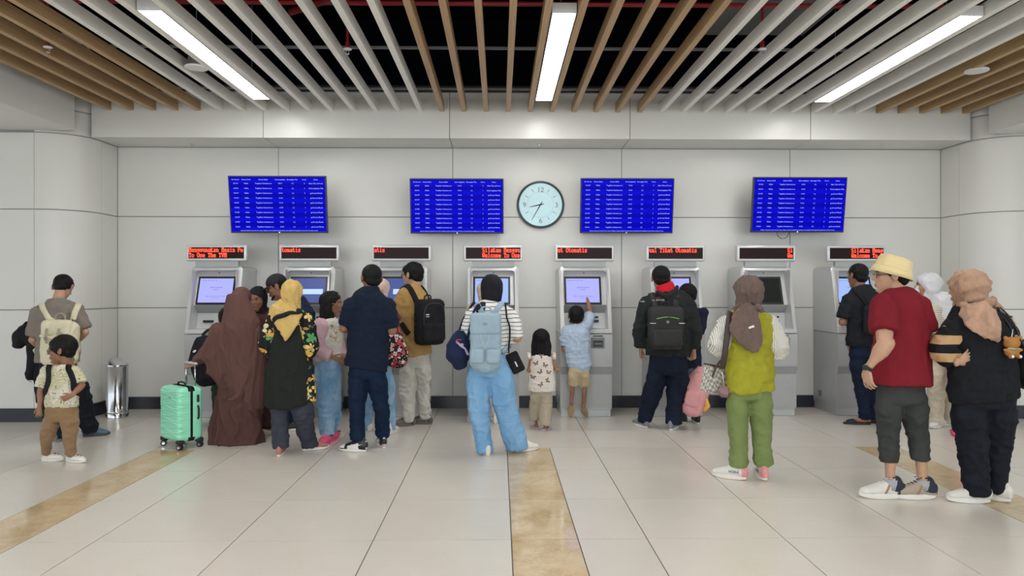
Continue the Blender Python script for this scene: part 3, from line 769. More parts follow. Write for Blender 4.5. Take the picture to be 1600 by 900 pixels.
def ik(a, c, l1, l2, pole):
    d = c - a; L = min(d.length, (l1 + l2) * .999); d.normalize()
    x = (l1 * l1 - l2 * l2 + L * L) / (2 * L); h = math.sqrt(max(l1 * l1 - x * x, 0))
    p = pole - pole.dot(d) * d
    if p.length < 1e-4: p = d.orthogonal()
    p.normalize(); return a + d * x + p * h, a + d * L

def smoothpath(pts, n=6):
    P = [V(p) for p in pts]; out = []
    for i in range(len(P) - 1):
        p0 = P[max(i - 1, 0)]; p1 = P[i]; p2 = P[i + 1]; p3 = P[min(i + 2, len(P) - 1)]
        for k in range(n):
            t = k / n; out.append(.5 * ((2 * p1) + (p2 - p0) * t + (2 * p0 - 5 * p1 + 4 * p2 - p3) * t * t + (3 * p1 - p0 - 3 * p2 + p3) * t ** 3))
    out.append(P[-1]); return out
def ribbon(mb, pts, width, thick, nrm=None, n=6, tree=None, off=.006, smooth=True, mi=0):
    """flat strap along pts; with a tree it is laid on that surface"""
    P = smoothpath(pts, n) if smooth else [V(p) for p in pts]; N = []
    for i, p in enumerate(P):
        if tree:
            h = tree.find_nearest(p)
            if h[0] is not None:
                nn = h[1].normalized()
                N.append(nn); P[i] = h[0] + nn * off; continue
        N.append(V(nrm[i] if isinstance(nrm, list) else nrm))
    if tree:
        for _ in range(2): N = [(N[max(i - 1, 0)] + N[i] * 2 + N[min(i + 1, len(N) - 1)]).normalized() for i in range(len(N))]; P = [P[i] if i in (0, len(P) - 1) else (P[i - 1] + P[i] * 2 + P[i + 1]) / 4 for i in range(len(P))]
    vs = []; fs = []
    for i, p in enumerate(P):
        t = (P[min(i + 1, len(P) - 1)] - P[max(i - 1, 0)]).normalized(); s_ = t.cross(N[i]);
        if s_.length < 1e-4: s_ = t.orthogonal()
        s_.normalize(); nn = s_.cross(t); w2 = (width[i * len(width) // len(P)] if isinstance(width, list) else width) / 2
        vs += [p - s_ * w2 - nn * thick / 2, p - s_ * w2 * .9 + nn * thick / 2, p + s_ * w2 * .9 + nn * thick / 2, p + s_ * w2 - nn * thick / 2]
    for i in range(len(P) - 1):
        for k in range(4): a = i * 4 + k; b_ = i * 4 + (k + 1) % 4; fs.append((a, b_, b_ + 4, a + 4))
    fs.append((3, 2, 1, 0)); q = (len(P) - 1) * 4; fs.append((q, q + 1, q + 2, q + 3))
    mb.add(vs, fs, mi)

class Rig: pass
def rig(h, px, py, sex='m', hh=.132, face=0, head=None, pitch=0, roll=0, feet=None, w=1.0, lean=(0, 0), hipx=0.0, hands=(None, None), elb=(None, None), zc=None, shw=None, child=False, hunch=0.0, armscale=1.0, nx=None, hx=None):
    """a posed skeleton in room-aligned axes around its own foot point; face = heading in degrees, 0 away from the lens, 90 to the left"""
    r = Rig(); r.h = h; r.sex = sex; r.w = w
    if zc is None: zc = CAM_H * F / (py - 450.0)
    r.px, r.py, r.zc = px, py, zc
    x, y = at(px, zc); r.loc = V((x, y, 0))
    a = R(face); r.f = V((-math.sin(a), math.cos(a), 0)); r.s = V((math.cos(a), math.sin(a), 0)); r.up = V((0, 0, 1))
    r.hh = hh * h; k = (1 - hh * 1.10) / .855; r.k = k
    ha = R(face if head is None else head)
    r.headyaw = ha; r.hf = V((-math.sin(ha), math.cos(ha), 0)); r.pitch = R(pitch); r.roll = R(roll)
    feet = feet or ((-.055 * h, 0, 8), (.055 * h, 0, -8))
    r.foot = [V((q[0], q[1], (q[3] if len(q) > 3 else 0))) for q in feet]; r.fyaw = [R(q[2] + face) for q in feet]
    r.flift = [q[4] if len(q) > 4 else 0 for q in feet]
    hipz = (.505 if child else .515) * h * k
    mid = (r.foot[0] + r.foot[1]) / 2
    ank = .045 * h
    r.hipc = V((mid.x + hipx, mid.y, hipz)); hw = .052 * h * (w * .5 + .5)
    neckz = .855 * h * k; r.neck = V((r.hipc.x + lean[0], r.hipc.y + lean[1], neckz - hunch))
    if hx is not None: r.hipc.x = (hx - px) * zc / F
    if nx is not None: r.neck.x = (nx - px) * zc / F
    r.chest = r.hipc.lerp(r.neck, .62) - r.f * .01
    sw_ = (shw if shw else (.112 if sex == 'm' else .100) * h * (w * .5 + .5))
    shz = r.neck.z - .045 * h * k; r.shc = V((r.neck.x, r.neck.y, shz)) - r.f * .005
    r.sh = [r.shc - r.s * sw_, r.shc + r.s * sw_]
    r.hip = [r.hipc - r.s * hw, r.hipc + r.s * hw]
    r.ank = []; r.kn = []
    for i in (0, 1):
        fy = r.fyaw[i]; ff = V((-math.sin(fy), math.cos(fy), 0)); an = r.foot[i] + V((0, 0, ank))
        if r.flift[i]: an = an + V((0, 0, .13 * h * abs(math.sin(R(r.flift[i])))))
        D = (an - r.hip[i]).length; l1 = max((hipz - ank) * .515, D * .508); l2 = max((hipz - ank) * .49, D * .495)
        kn, an2 = ik(r.hip[i], an, l1, l2, ff * 1.0 + r.f * .3); r.kn.append(kn); r.ank.append(an)
    ua, fa = .172 * h * k * armscale, .150 * h * k * armscale
    r.el = []; r.wr = []
    for i in (0, 1):
        sg = -1 if i == 0 else 1
        if hands[i] is None: t = r.sh[i] + r.s * sg * .045 * h + r.f * .02 * h - V((0, 0, (ua + fa) * .985))
        else: t = V(hands[i])
        pole = V(elb[i]) if elb[i] is not None else (-r.f * .8 + r.s * sg * .5 + V((0, 0, -.3)))
        e, t2 = ik(r.sh[i], t, ua, fa, pole); r.el.append(e); r.wr.append(t2)
    # head frame
    U = r.hh * 1.13; r.U = U
    base = r.neck + V((0, 0, .02 * h)) + r.f * (.012 * h)
    M = Matrix.Translation(base) @ Matrix.Rotation(ha, 4, 'Z') @ Matrix.Rotation(r.roll, 4, 'Y') @ Matrix.Rotation(-r.pitch, 4, 'X') @ Matrix.Translation((0, .05 * U, (h - base.z - hunch * .5) - .5 * U if False else U * .60))
    r.M = M @ Matrix.Scale(U, 4)
    top = (r.M @ V((0, 0, .5))).z
    r.M = Matrix.Translation((0, 0, (h - hunch) * (1 - (1 - math.cos(r.pitch)) * .03) - top)) @ r.M
    return r
def px2(r, px, py, dy=0.0):
    """offset from the person's foot point of a spot seen at px, py and dy deeper than the feet"""
    z = r.zc + dy; return V(((px - r.px) * z / F + dy * (r.px - 780) / F, dy, CAM_H - (py - 450) * z / F))

def hand_mb(mb, wr, d, tdir, nrm, L, curl=.35, spread=1.0, point=False, thumb_in=.3):
    d = d.normalized(); t = (tdir - tdir.dot(d) * d).normalized(); n = (nrm - nrm.dot(d) * d); n = (n - n.dot(t) * t).normalized()
    k = L / .185
    mb.limb([wr - d * .02 * k, wr + d * .02 * k, wr + d * .055 * k, wr + d * .088 * k], [(.025 * k, .019 * k), (.031 * k, .018 * k), (.039 * k, .0165 * k), (.040 * k, .012 * k)], side=t, n=12)
    for i, (o, ln, ang) in enumerate(((.0315, .072, .10), (.0105, .080, .03), (-.0105, .074, -.04), (-.0305, .058, -.12))):
        b_ = wr + d * (.086 - .004 * abs(i - 1.2)) * k + t * o * k; dr = (d + t * ang * spread * 1.3).normalized(); pts = [b_ - dr * .012 * k, b_]
        c = 0.08 if (point and i == 0) else (curl * 2.2 if point else curl * (1 + .08 * i)); cc = c * .6
        q = b_.copy()
        for j, f_ in enumerate((.45, .31, .24)):
            dd = (dr * math.cos(cc) + n * math.sin(cc)); q = q + dd * ln * f_ * k; pts.append(q.copy()); cc += c
        mb.limb(pts, [.0088 * k, .0092 * k, .0085 * k, .0078 * k, .0066 * k], side=n, n=8)
    b_ = wr + d * .018 * k + t * .022 * k; dr = (t * .75 + d * .8 + n * thumb_in).normalized(); dr2 = (t * .2 + d * 1.0 + n * (thumb_in + .15)).normalized()
    mb.limb([b_, b_ + dr * .032 * k, b_ + dr * .032 * k + (dr + dr2).normalized() * .028 * k, b_ + dr * .032 * k + (dr + dr2).normalized() * .028 * k + dr2 * .024 * k], [.0145 * k, .0115 * k, .0098 * k, .0078 * k], side=n, n=8)

def build_body(r, parent, mat, hand=('relax', 'relax'), legs=False, face=True, fine_arm=True, ears=True, aw=1.0):
    h, w, k = r.h, r.w, r.h / 1.7; parts = []
    # trunk, legs and upper arms: coarse, then head and forearms in finer detail, all one mesh
    mb = MB(); hc, ch, sc_ = r.hipc, r.chest, r.shc
    A = (.095, .080, .098, .085) if r.sex == 'm' else (.090, .074, .086, .078)
    mb.limb([hc - r.up * .05 * h, hc, hc.lerp(ch, .45), ch, sc_, r.neck], [(A[0] * h * .7, .042 * h), (A[0] * h * .78, .046 * h), (A[1] * h * .8, .042 * h), (A[2] * h * .84, .048 * h), (A[3] * h * .85, .040 * h), (.036 * h, .036 * h)], side=r.s, n=18)
    for i in (0, 1):
        tt = .62; t2 = 1.0 if legs else .62
        mb.limb([r.hip[i], r.hip[i].lerp(r.kn[i], .45), r.kn[i], r.kn[i].lerp(r.ank[i], .3) - r.f * .008 * h, r.kn[i].lerp(r.ank[i], .7), r.ank[i], r.ank[i] - V((0, 0, .012 * h))], [.050 * h * w * tt, .044 * h * w * tt, .032 * h * tt, .0255 * h * w * t2, .021 * h * t2, .018 * h, .020 * h], side=r.s, n=14)
        fy = r.fyaw[i]; ff = V((-math.sin(fy), math.cos(fy), -math.sin(R(r.flift[i])) )).normalized()
        b_ = r.ank[i] - V((0, 0, .02 * h)); mb.limb([b_ - ff * .03 * h, b_ + ff * .03 * h, b_ + ff * .08 * h + V((0, 0, -.005 * h))], [(.018 * h, .018 * h), (.022 * h, .016 * h), (.022 * h, .010 * h)], side=V((ff.y, -ff.x, 0)), n=10)
        mb.limb([r.sh[i] - (r.sh[i] - sc_) * .3, r.sh[i], r.sh[i].lerp(r.el[i], .5), r.el[i]], [.032 * h, .031 * h * aw, .027 * h * w * aw, .024 * h * aw], n=12)
    parts.append(fuse(mb, .0125 * k if legs else .017 * k, 3))
    # head
    mb = MB(); M = r.M; U = r.U
    mb.ell((0, -.04, .13), (.33, .42, .37), M, 24)
    mb.limb([(0, .08, .06), (0, .11, -.12), (0, .15, -.30), (0, .21, -.42)], [(.305, .30), (.275, .275), (.215, .225), (.12, .13)], M=M, n=20)
    mb.limb([(0, -.12, .0), (0, -.10, -.22)], [(.25, .24), (.21, .21)], M=M, n=16)
    nb = r.M.inverted() @ (r.neck - r.f * .012 * h - V((0, 0, .04 * h)))
    mb.limb([(0, -.10, -.12), nb], [(.205, .205), (.24, .22)], M=M, n=16)
    mb.limb([(0, .36, .08), (0, .43, -.03), (0, .455, -.085)], [(.028, .03), (.038, .04), (.050, .035)], M=M, n=10)
    mb.ell((-.045, .415, -.095), (.03, .04, .028), M, 8); mb.ell((.045, .415, -.095), (.03, .04, .028), M, 8)
    mb.ell((0, .345, .115), (.20, .06, .045), M, 12)
    for sg in (-1, 1):
        mb.ell((sg * .165, .25, -.07), (.10, .10, .08), M, 10)
        if ears: mb.ell((sg * .368, -.04, .0), (.040, .100, .150), M, 12, rot=Matrix.Rotation(sg * .35, 3, 'Z') @ Matrix.Rotation(.15, 3, 'X'))
    mb.ell((0, .375, -.215), (.095, .04, .026), M, 10); mb.ell((0, .37, -.262), (.08, .042, .028), M, 10); mb.ell((0, .325, -.385), (.08, .07, .06), M, 10)
    hm = fuse(mb, .0058 * (U / .22), 2)
    c = get_co(hm); Mi = np.array(M.inverted()); q = c @ Mi[:3, :3].T + Mi[:3, 3]; d = np.zeros(len(c))
    for sg in (-1, 1):
        g = np.exp(-(((q[:, 0] - sg * .14) / .075) ** 2 + ((q[:, 2] - .035) / .048) ** 2)) * (q[:, 1] > .1); d += .045 * g
        if ears: g = np.exp(-(((q[:, 1] + .01) / .05) ** 2 + ((q[:, 2] - .0) / .08) ** 2)) * (np.abs(q[:, 0]) > .34) * (np.sign(q[:, 0]) == sg); q[:, 0] -= sg * .022 * g
    g = np.exp(-((q[:, 0] / .09) ** 2 + ((q[:, 2] + .238) / .010) ** 2)) * (q[:, 1] > .2); d += .014 * g
    q[:, 1] -= d; Mf = np.array(M); c = q @ Mf[:3, :3].T + Mf[:3, 3]; set_co(hm, c)
    parts.append(hm)
    L = .108 * h * (1.0 if r.sex == 'm' else .95)
    for i in (0, 1):
        mode = hand[i]
        if mode is None: continue
        mb = MB(); e, wr = r.el[i], r.wr[i]; d = (wr - e).normalized(); sg = -1 if i == 0 else 1
        st = e if fine_arm else e.lerp(wr, .62)
        if fine_arm: mb.limb([e - d * .02, e.lerp(wr, .25), e.lerp(wr, .65), wr], [(.0245 * h * aw * (w * .5 + .5),) * 2, (.0262 * h * aw * (w * .5 + .5), .0235 * h * aw * (w * .5 + .5)), (.019 * h, .0165 * h), (.0155 * h, .012 * h)], side=r.f, n=14)
        else: mb.limb([st, wr], [.0165 * h, (.0155 * h, .012 * h)], side=r.f, n=12)
        if isinstance(mode, dict): hd, td, nn, cu, pt = V(mode.get('d', d)), V(mode['t']), V(mode['n']), mode.get('c', .3), mode.get('p', False)
        elif mode == 'grip': hd, td, nn, cu, pt = d, r.f, -r.s * sg, 1.15, False
        else: hd, td, nn, cu, pt = d, r.f, -r.s * sg, .30, False
        hand_mb(mb, wr, hd, td, nn, L, cu, 1.0, pt)
        parts.append(fuse(mb, .0046 * min(1, max(.72, k)), 1))
    o = finish(join_me(parts), 'body', mat, parent); r.body = o
    if face:
        mb = MB()
        for sg in (-1, 1): mb.ell((sg * .14, .305, .035), (.050, .045, .024), M, 12)
        mb2 = MB()
        for sg in (-1, 1): mb2.ell((sg * .14, .338, .033), (.024, .016, .022), M, 10)
        ey = mb.build('eyes', eye_m, parent, True); mb2.build('irises', iris_m, ey, True)
        mb = MB()
        for sg in (-1, 1): mb.limb([(sg * .075, .375, .115), (sg * .14, .372, .13), (sg * .21, .325, .115)], [(.008, .014), (.010, .017), (.006, .010)], M=M, n=8)
        mb.build('eyebrows', hair_m, parent, True)
        mb = MB(); mb.ell((0, .385, -.216), (.085, .034, .020), M, 12); mb.ell((0, .380, -.258), (.072, .036, .022), M, 12); mb.build('lips', lip_m, parent, True)
    return o
eye_m = plain('eye_white', (.38, .35, .32), .3); iris_m = plain('eye_iris', (.02, .012, .008), .2); hair_m = hairmat('hair_black'); lip_m = plain('lips', (.30, .12, .10), .5)

def hair_short(r, parent, mat=None, thick=1.0, nape=True, fringe=0, messy=.012, top=0.0):
    mb = MB(); M = r.M; t = .040 * thick
    mb.ell((0, -.085, .165 + top), (.335 + t, .385 + t, .345 + t), M, 26)
    if nape: mb.ell((0, -.25, -.06), (.27 + t, .20, .25), M, 16)
    if fringe: mb.ell((0, .10, .27), (.30 + t, .28, .19), M, 16)
    for sg in (-1, 1): mb.limb([(sg * .315, .06, .12), (sg * .318, .05, -.02)], [(.05, .028), (.025, .018)], side=(0, 1, 0), M=M, n=8)
    me = fuse(mb, .006 * r.U / .22, 2)
    c = get_co(me); n = normals(me); U = r.U
    d = vnoise(c * np.array([130, 130, 35]) * .22 / U, 3) * messy * .22 + vnoise(c * 40 * .22 / U, 4) * messy * .25
    set_co(me, c + n * d[:, None]); return finish(me, 'hair', mat or hair_m, parent)
def hair_long(r, parent, zend=-1.25, wd=.36, mat=None, lean=-.1, fringe=False, sidefall=None):
    mb = MB(); M = r.M
    mb.ell((0, -.08, .15), (.40, .46, .39), M, 26)
    mb.limb([(0, -.16, .12), (0, -.24, -.25), (0, -.27 + lean * .4, -.6), (0, -.27 + lean, -.95), (0, -.25 + lean, zend)], [(.375, .27), (wd, .20), (wd * 1.02, .15), (wd * .92, .11), (wd * .68, .06)], M=M, n=24)
    for sg in (-1, 1):
        mb.limb([(sg * .30, .02, .12), (sg * .33, .0, -.25), (sg * .31, -.05, -.6), (sg * .28, -.10, -.85)], [(.11, .07), (.12, .07), (.10, .06), (.05, .03)], side=(0, 1, 0), M=M, n=12)
    if sidefall:
        mb.limb([(sidefall * .28, .08, -.3), (sidefall * .30, .20, -.7), (sidefall * .26, .24, -1.05)], [(.10, .06), (.10, .05), (.04, .02)], side=(0, 1, 0), M=M, n=12)
    me = fuse(mb, .007 * r.U / .2, 3); face_opening(me, M, .28, .36, -.12, .10); c = get_co(me); n = normals(me)
    Mi = np.array(M.inverted()); q = c @ Mi[:3, :3].T
    ang = np.arctan2(q[:, 0], -q[:, 1] + .001)
    d = vnoise(np.stack([ang * 9, q[:, 2] * 1.2, q[:, 2] * 0], 1), 5) * .0075 + vnoise(np.stack([ang * 30, q[:, 2] * 1.5, q[:, 2] * 0], 1), 6) * .003
    set_co(me, c + n * d[:, None]); return finish(me, 'hair', mat or hair_m, parent)

# ---- shoes
def shoe(r, i, parent, kind='sneaker', up=None, sole=None, L=None, accents=None, name=None, lift=None, scale=1.0, zones=None):
    h = r.h; L = (L or .158 * h) * scale; fy = r.fyaw[i]; kz = L / .27
    an = r.ank[i]; base = V((an.x, an.y, an.z - .045 * h))
    ff = V((-math.sin(fy), math.cos(fy), 0))
    M = Matrix.Translation(base) @ Matrix.Rotation(fy, 4, 'Z') @ Matrix.Rotation(R(-r.flift[i]), 4, 'X') @ Matrix.Scale(kz, 4)
    o = Matrix.Identity(4)
    def outline(n=28, grow=0.0):
        pts = []
        for k_ in range(n):
            a = 2 * PI * k_ / n; y = .060 + .133 * math.sin(a); wd = (.044 if y > .06 else .036) + (.004 if .1 < y < .16 else 0)
            t = max(0, (y - .06) / .133); wdt = .050 * (1 - t * .15) if y > .06 else .050 - .014 * min(1, (.06 - y) / .1)
            x = math.copysign(abs(math.cos(a)) ** .75, math.cos(a)) * (wdt + grow - .004); pts.append((x, y + grow * math.sin(a)))
        return pts
    sh_h = .026 if kind in ('sneaker', 'runner') else (.018 if kind == 'slip' else .022)
    if kind == 'runner': sh_h = .034
    mb = MB(); n = 28; lv = [(0, -.004), (.004, .001), (sh_h * .6, .002), (sh_h, -.002)]
    vs = []
    for z, g in lv:
        for (x, y) in outline(n, g):
            zz = z + (.010 * max(0, (y - .11) / .08) ** 2 if kind != 'slip' else 0) + (0.006 * max(0, (-.02 - y) / .05) if kind == 'runner' else 0)
            vs.append(M @ V((x, y, zz)))
    fs = [tuple(reversed(range(n))), tuple(range(3 * n, 4 * n))]
    for l in range(3):
        for k_ in range(n): fs.append((l * n + k_, l * n + (k_ + 1) % n, (l + 1) * n + (k_ + 1) % n, (l + 1) * n + k_))
    mb.add(vs, fs)
    root_ = MB()
    def U(p): return M @ V(p)
    s0 = sh_h - .006
    if kind in ('sneaker', 'runner', 'boat'):
        root_.limb([U((0, -.058, s0 + .030)), U((0, -.030, s0 + .036)), U((0, .02, s0 + .034)), U((0, .07, s0 + .026)), U((0, .12, s0 + .018)), U((0, .165, s0 + .012))],
                   [(.030 * kz, .046 * kz), (.036 * kz, .054 * kz), (.039 * kz, .054 * kz), (.044 * kz, .042 * kz), (.046 * kz, .030 * kz), (.036 * kz, .022 * kz)], side=M.to_3x3() @ V((1, 0, 0)), n=18)
        root_.limb([U((0, -.035, s0 + .03)), U((0, -.025, s0 + .078))], [(.033 * kz, .038 * kz), (.033 * kz, .042 * kz)], side=M.to_3x3() @ V((1, 0, 0)), n=16)
    elif kind == 'clog':
        root_.limb([U((0, -.055, s0 + .02)), U((0, -.01, s0 + .022)), U((0, .05, s0 + .034)), U((0, .10, s0 + .036)), U((0, .15, s0 + .026)), U((0, .175, s0 + .016))],
                   [(.036 * kz, .018 * kz), (.042 * kz, .022 * kz), (.048 * kz, .038 * kz), (.052 * kz, .038 * kz), (.048 * kz, .028 * kz), (.034 * kz, .016 * kz)], side=M.to_3x3() @ V((1, 0, 0)), n=18)
    elif kind == 'slip':
        root_.limb([U((0, .06, s0 + .010)), U((0, .10, s0 + .018)), U((0, .15, s0 + .012))], [(.040 * kz, .018 * kz), (.044 * kz, .026 * kz), (.034 * kz, .018 * kz)], side=M.to_3x3() @ V((1, 0, 0)), n=16)
        root_.limb([U((0, -.06, s0 + .008)), U((0, -.03, s0 + .010))], [(.030 * kz, .012 * kz), (.034 * kz, .014 * kz)], side=M.to_3x3() @ V((1, 0, 0)), n=14)
    me = fuse(root_, .0058 * kz, 2)
    c = get_co(me); Mi = np.array(M.inverted()); q = c @ Mi[:3, :3].T + Mi[:3, 3]; q[:, 2] = np.maximum(q[:, 2], s0 * .9); Mf = np.array(M); set_co(me, q @ Mf[:3, :3].T + Mf[:3, 3])
    nm = name or {'sneaker': 'sneaker', 'runner': 'running_shoe', 'clog': 'clog', 'slip': 'slipper', 'boat': 'loafer'}[kind]
    up_o = finish(me, nm, up, parent)
    if zones:
        me = up_o.data; cz = np.empty(len(me.polygons) * 3, dtype=np.float32); me.polygons.foreach_get('center', cz); cz = cz.reshape(-1, 3) @ Mi[:3, :3].T + Mi[:3, 3]; mi = np.zeros(len(cz), dtype=np.int32)
        for zi, (zm, fn) in enumerate(zones):
            me.materials.append(zm); mi[fn(cz[:, 0], cz[:, 1], cz[:, 2])] = zi + 1
        me.polygons.foreach_set('material_index', mi); me.update()
    mb.build('sole', sole, up_o, 'auto')
    # details
    if kind in ('sneaker', 'runner'):
        lm = accents.get('lace', white_m) if accents else white_m
        b_ = MB()
        for q_ in range(5):
            y = .030 + q_ * .018; z = s0 + .090 - q_ * .0095
            b_.limb([U((-.017, y, z - .004)), U((0, y + .003, z + .002)), U((.017, y, z - .004))], [.0028 * kz] * 3, n=6)
        b_.limb([U((-.012, .026, s0 + .095)), U((-.026, .018, s0 + .108)), U((-.02, .04, s0 + .100))], [.0025 * kz] * 3, n=6); b_.limb([U((.012, .026, s0 + .095)), U((.026, .018, s0 + .108)), U((.02, .04, s0 + .100))], [.0025 * kz] * 3, n=6)
        lo = b_.build('laces', lm, up_o, True); lo['kind'] = 'stuff'
        b_ = MB(); b_.limb([U((0, -.073, s0 + .01)), U((0, -.071, s0 + .045)), U((0, -.064, s0 + .072))], [(.024 * kz, .010 * kz), (.020 * kz, .011 * kz), (.014 * kz, .010 * kz)], side=M.to_3x3() @ V((1, 0, 0)), n=10); b_.build('heel_tab', (accents or {}).get('heel', up), up_o, True)
        b_ = MB(); b_.lathe([(.026 * kz, 0), (.030 * kz, .004 * kz), (.027 * kz, .009 * kz), (.02 * kz, .006 * kz)], n=20, M=Matrix.Translation(U((0, -.012, s0 + .100))) @ Matrix.Rotation(fy, 4, 'Z') @ Matrix.Diagonal((1, 1.25, 1, 1))); b_.build('collar', (accents or {}).get('collar', black_m), up_o, True)
        if accents and 'toe' in accents:
            b_ = MB(); b_.ell(U((0, .150, s0 + .016)), (.036 * kz, .036 * kz, .016 * kz), rot=Matrix.Rotation(fy, 3, 'Z'), n=14); b_.build('toe_cap', accents['toe'], up_o, True)
    if kind == 'clog':
        b_ = MB()
        for yy in (.07, .095, .12, .142):
            for xx in (-.032, -.011, .011, .032):
                hit = bvh_hit(up_o, U((xx * (1 if yy < .13 else .8), yy, .2)), V((0, 0, -1)))
                if hit is not None: b_.ell(hit, (.0042 * kz, .0042 * kz, .002 * kz), n=8)
        b_.build('vent_hole', (accents or {}).get('hole', black_m), up_o)['kind'] = 'stuff'
        b_ = MB(); b_.limb([U((-.046, .02, s0 + .04)), U((-.040, -.045, s0 + .048)), U((0, -.072, s0 + .05)), U((.040, -.045, s0 + .048)), U((.046, .02, s0 + .04))], [(.010 * kz, .004 * kz)] * 5, side=(0, 0, 1), n=8); b_.build('heel_strap', up, up_o, True)
        if accents and 'charm' in accents:
            b_ = MB()
            for xx, yy in ((-.015, .08), (.018, .10), (0, .125)):
                hit = bvh_hit(up_o, U((xx, yy, .2)), V((0, 0, -1)))
                if hit is not None: b_.ell(hit + V((0, 0, .003)), (.012 * kz, .012 * kz, .005 * kz), n=10)
            b_.build('charm', accents['charm'], up_o, True)['kind'] = 'stuff'
    return up_o, M
def bvh_hit(o, p, d):
    h = bvh(o).ray_cast(p, d); return h[0]
def decal(o, polys, M, mat, name, parent, off=.0012, depth=1.0):
    """flat print laid on a surface: polys in the local xy plane of M, cast along -z of M"""
    tr = bvh(o); mb = MB(); d = (M.to_3x3() @ V((0, 0, -1))).normalized()
    for poly in polys:
        vs = []
        for x, y in poly:
            p = M @ V((x, y, 0)); h = tr.ray_cast(p, d, depth)
            if h[0] is None: vs = None; break
            vs.append(h[0] - d * off)
        if vs: mb.add(vs, [tuple(range(len(vs)))])
    if not mb.v: return None
    ob = mb.build(name, mat, parent); return ob
def text_polys(s_, size, res=2, align='CENTER', bold=0.0):
    cu = bpy.data.curves.new('t', 'FONT'); cu.body = s_; cu.size = size; cu.align_x = align; cu.align_y = 'CENTER'; cu.resolution_u = res; cu.offset = bold
    ob = bpy.data.objects.new('t', cu); me = bpy.data.meshes.new_from_object(ob)
    ps = [[(me.vertices[i].co.x, me.vertices[i].co.y) for i in p.vertices] for p in me.polygons]
    bpy.data.objects.remove(ob); bpy.data.curves.remove(cu); bpy.data.meshes.remove(me); return ps

# ---- garments
def trousers(r, parent, mat, thigh=.056, knee=.042, hem=.036, zhem=.03, waist=.60, name='trousers', fold=.006, seed=1, hipw=1.0, voxel=.010, hipd=1.0, wz=None, kneeoff=0.0):
    h, w = r.h, r.w; mb = MB(); A = (.100, .086) if r.sex == 'm' else (.104, .080)
    wz = waist * h * r.k
    wc = r.hipc.lerp(r.neck, (wz - r.hipc.z) / (r.neck.z - r.hipc.z))
    mb.limb([r.hipc - V((0, 0, .045 * h)), r.hipc, wc], [(A[0] * h * w * hipw * .9, .070 * h * w * hipd), (A[0] * h * w * hipw, .076 * h * w * hipd), (A[1] * h * w, .062 * h * w)], side=r.s, n=20)
    for i in (0, 1):
        tot = r.ank[i]; zt = zhem * h
        kn = r.kn[i]; an = r.ank[i]
        if zt < an.z: end = an + V((0, 0, zt - an.z)) if not r.flift[i] else an; mid = True
        elif zt < kn.z: end = kn.lerp(an, (kn.z - zt) / (kn.z - an.z)); mid = True
        else: end = r.hip[i].lerp(kn, (r.hip[i].z - zt) / (r.hip[i].z - kn.z)); mid = False
        hp = r.hip[i]
        if mid: pts = [hp, hp.lerp(kn, .4), kn, kn.lerp(end, .5), end]; rd = [thigh * h * w, (thigh * .92) * h * w, knee * h, (knee * .5 + hem * .5) * h, hem * h]
        else: pts = [hp, hp.lerp(end, .5), end]; rd = [thigh * h * w, (thigh * .6 + hem * .4) * h * w, hem * h]
        rd = [(a, a * 1.02) for a in rd]
        n = 18; side = r.s
        # flat open-looking hem: add the end ring twice
        mb.limb(pts + [pts[-1] + (pts[-1] - pts[-2]).normalized() * .004], rd + [(rd[-1][0] * .97, rd[-1][1] * .97)], side=side, n=n, dome=False)
        mb.ell(hp, (thigh * h * w * .98,) * 3, n=14)
    me = fuse(mb, voxel * h / 1.6, 3)
    zk = r.kn[0].z
    folds(me, [(fold, (9, 9, 26), .02, zk + .10), (fold * .8, (16, 16, 9), .03, r.hipc.z), (fold * .7, (8, 8, 22), r.hipc.z - .22 * h, r.hipc.z + .05), (fold * .45, (35, 35, 30), 0, 2)], seed)
    return finish(me, name, mat, parent)
def torso_pts(r, zhem, ease=.012, prof=None, ztop=None):
    h, w = r.h, r.w; out = []; rd = []
    if prof is None:
        prof = {'m': [(.30, .125, .085), (.42, .118, .082), (.52, .108, .080), (.61, .094, .070), (.72, .103, .074), (.79, .100, .062), (.825, .070, .046), (.852, .040, .036)],
                'f': [(.30, .135, .09), (.42, .125, .088), (.52, .112, .084), (.61, .088, .068), (.70, .094, .074), (.785, .088, .056), (.82, .062, .043), (.848, .036, .033)]}[r.sex]
    zs = [p[0] * h * r.k for p in prof]
    def ctr(z):
        t = (z - r.hipc.z) / (r.neck.z - r.hipc.z); c = r.hipc.lerp(r.neck, max(t, 0)); c.z = z - (r.shc.z * 0); 
        return c
    def val(z):
        for a in range(len(zs) - 1):
            if zs[a] <= z <= zs[a + 1]:
                t = (z - zs[a]) / (zs[a + 1] - zs[a]); return prof[a][1] * (1 - t) + prof[a + 1][1] * t, prof[a][2] * (1 - t) + prof[a + 1][2] * t
        return (prof[0][1], prof[0][2]) if z < zs[0] else (prof[-1][1], prof[-1][2])
    dz = r.neck.z - .855 * h * r.k
    lv = [zhem] + [z for z in zs if z > zhem + .02]
    for z in lv:
        a, b_ = val(z); ws = w if z < .79 * h * r.k else (w * .5 + .5)
        c = ctr(z); c.z = z + dz * max(0, (z - r.hipc.z) / (r.neck.z - r.hipc.z)); e = ease if z < .8 * h * r.k else ease * .6
        out.append(c); rd.append((a * h * ws + e, b_ * h * ws + e))
    return out, rd
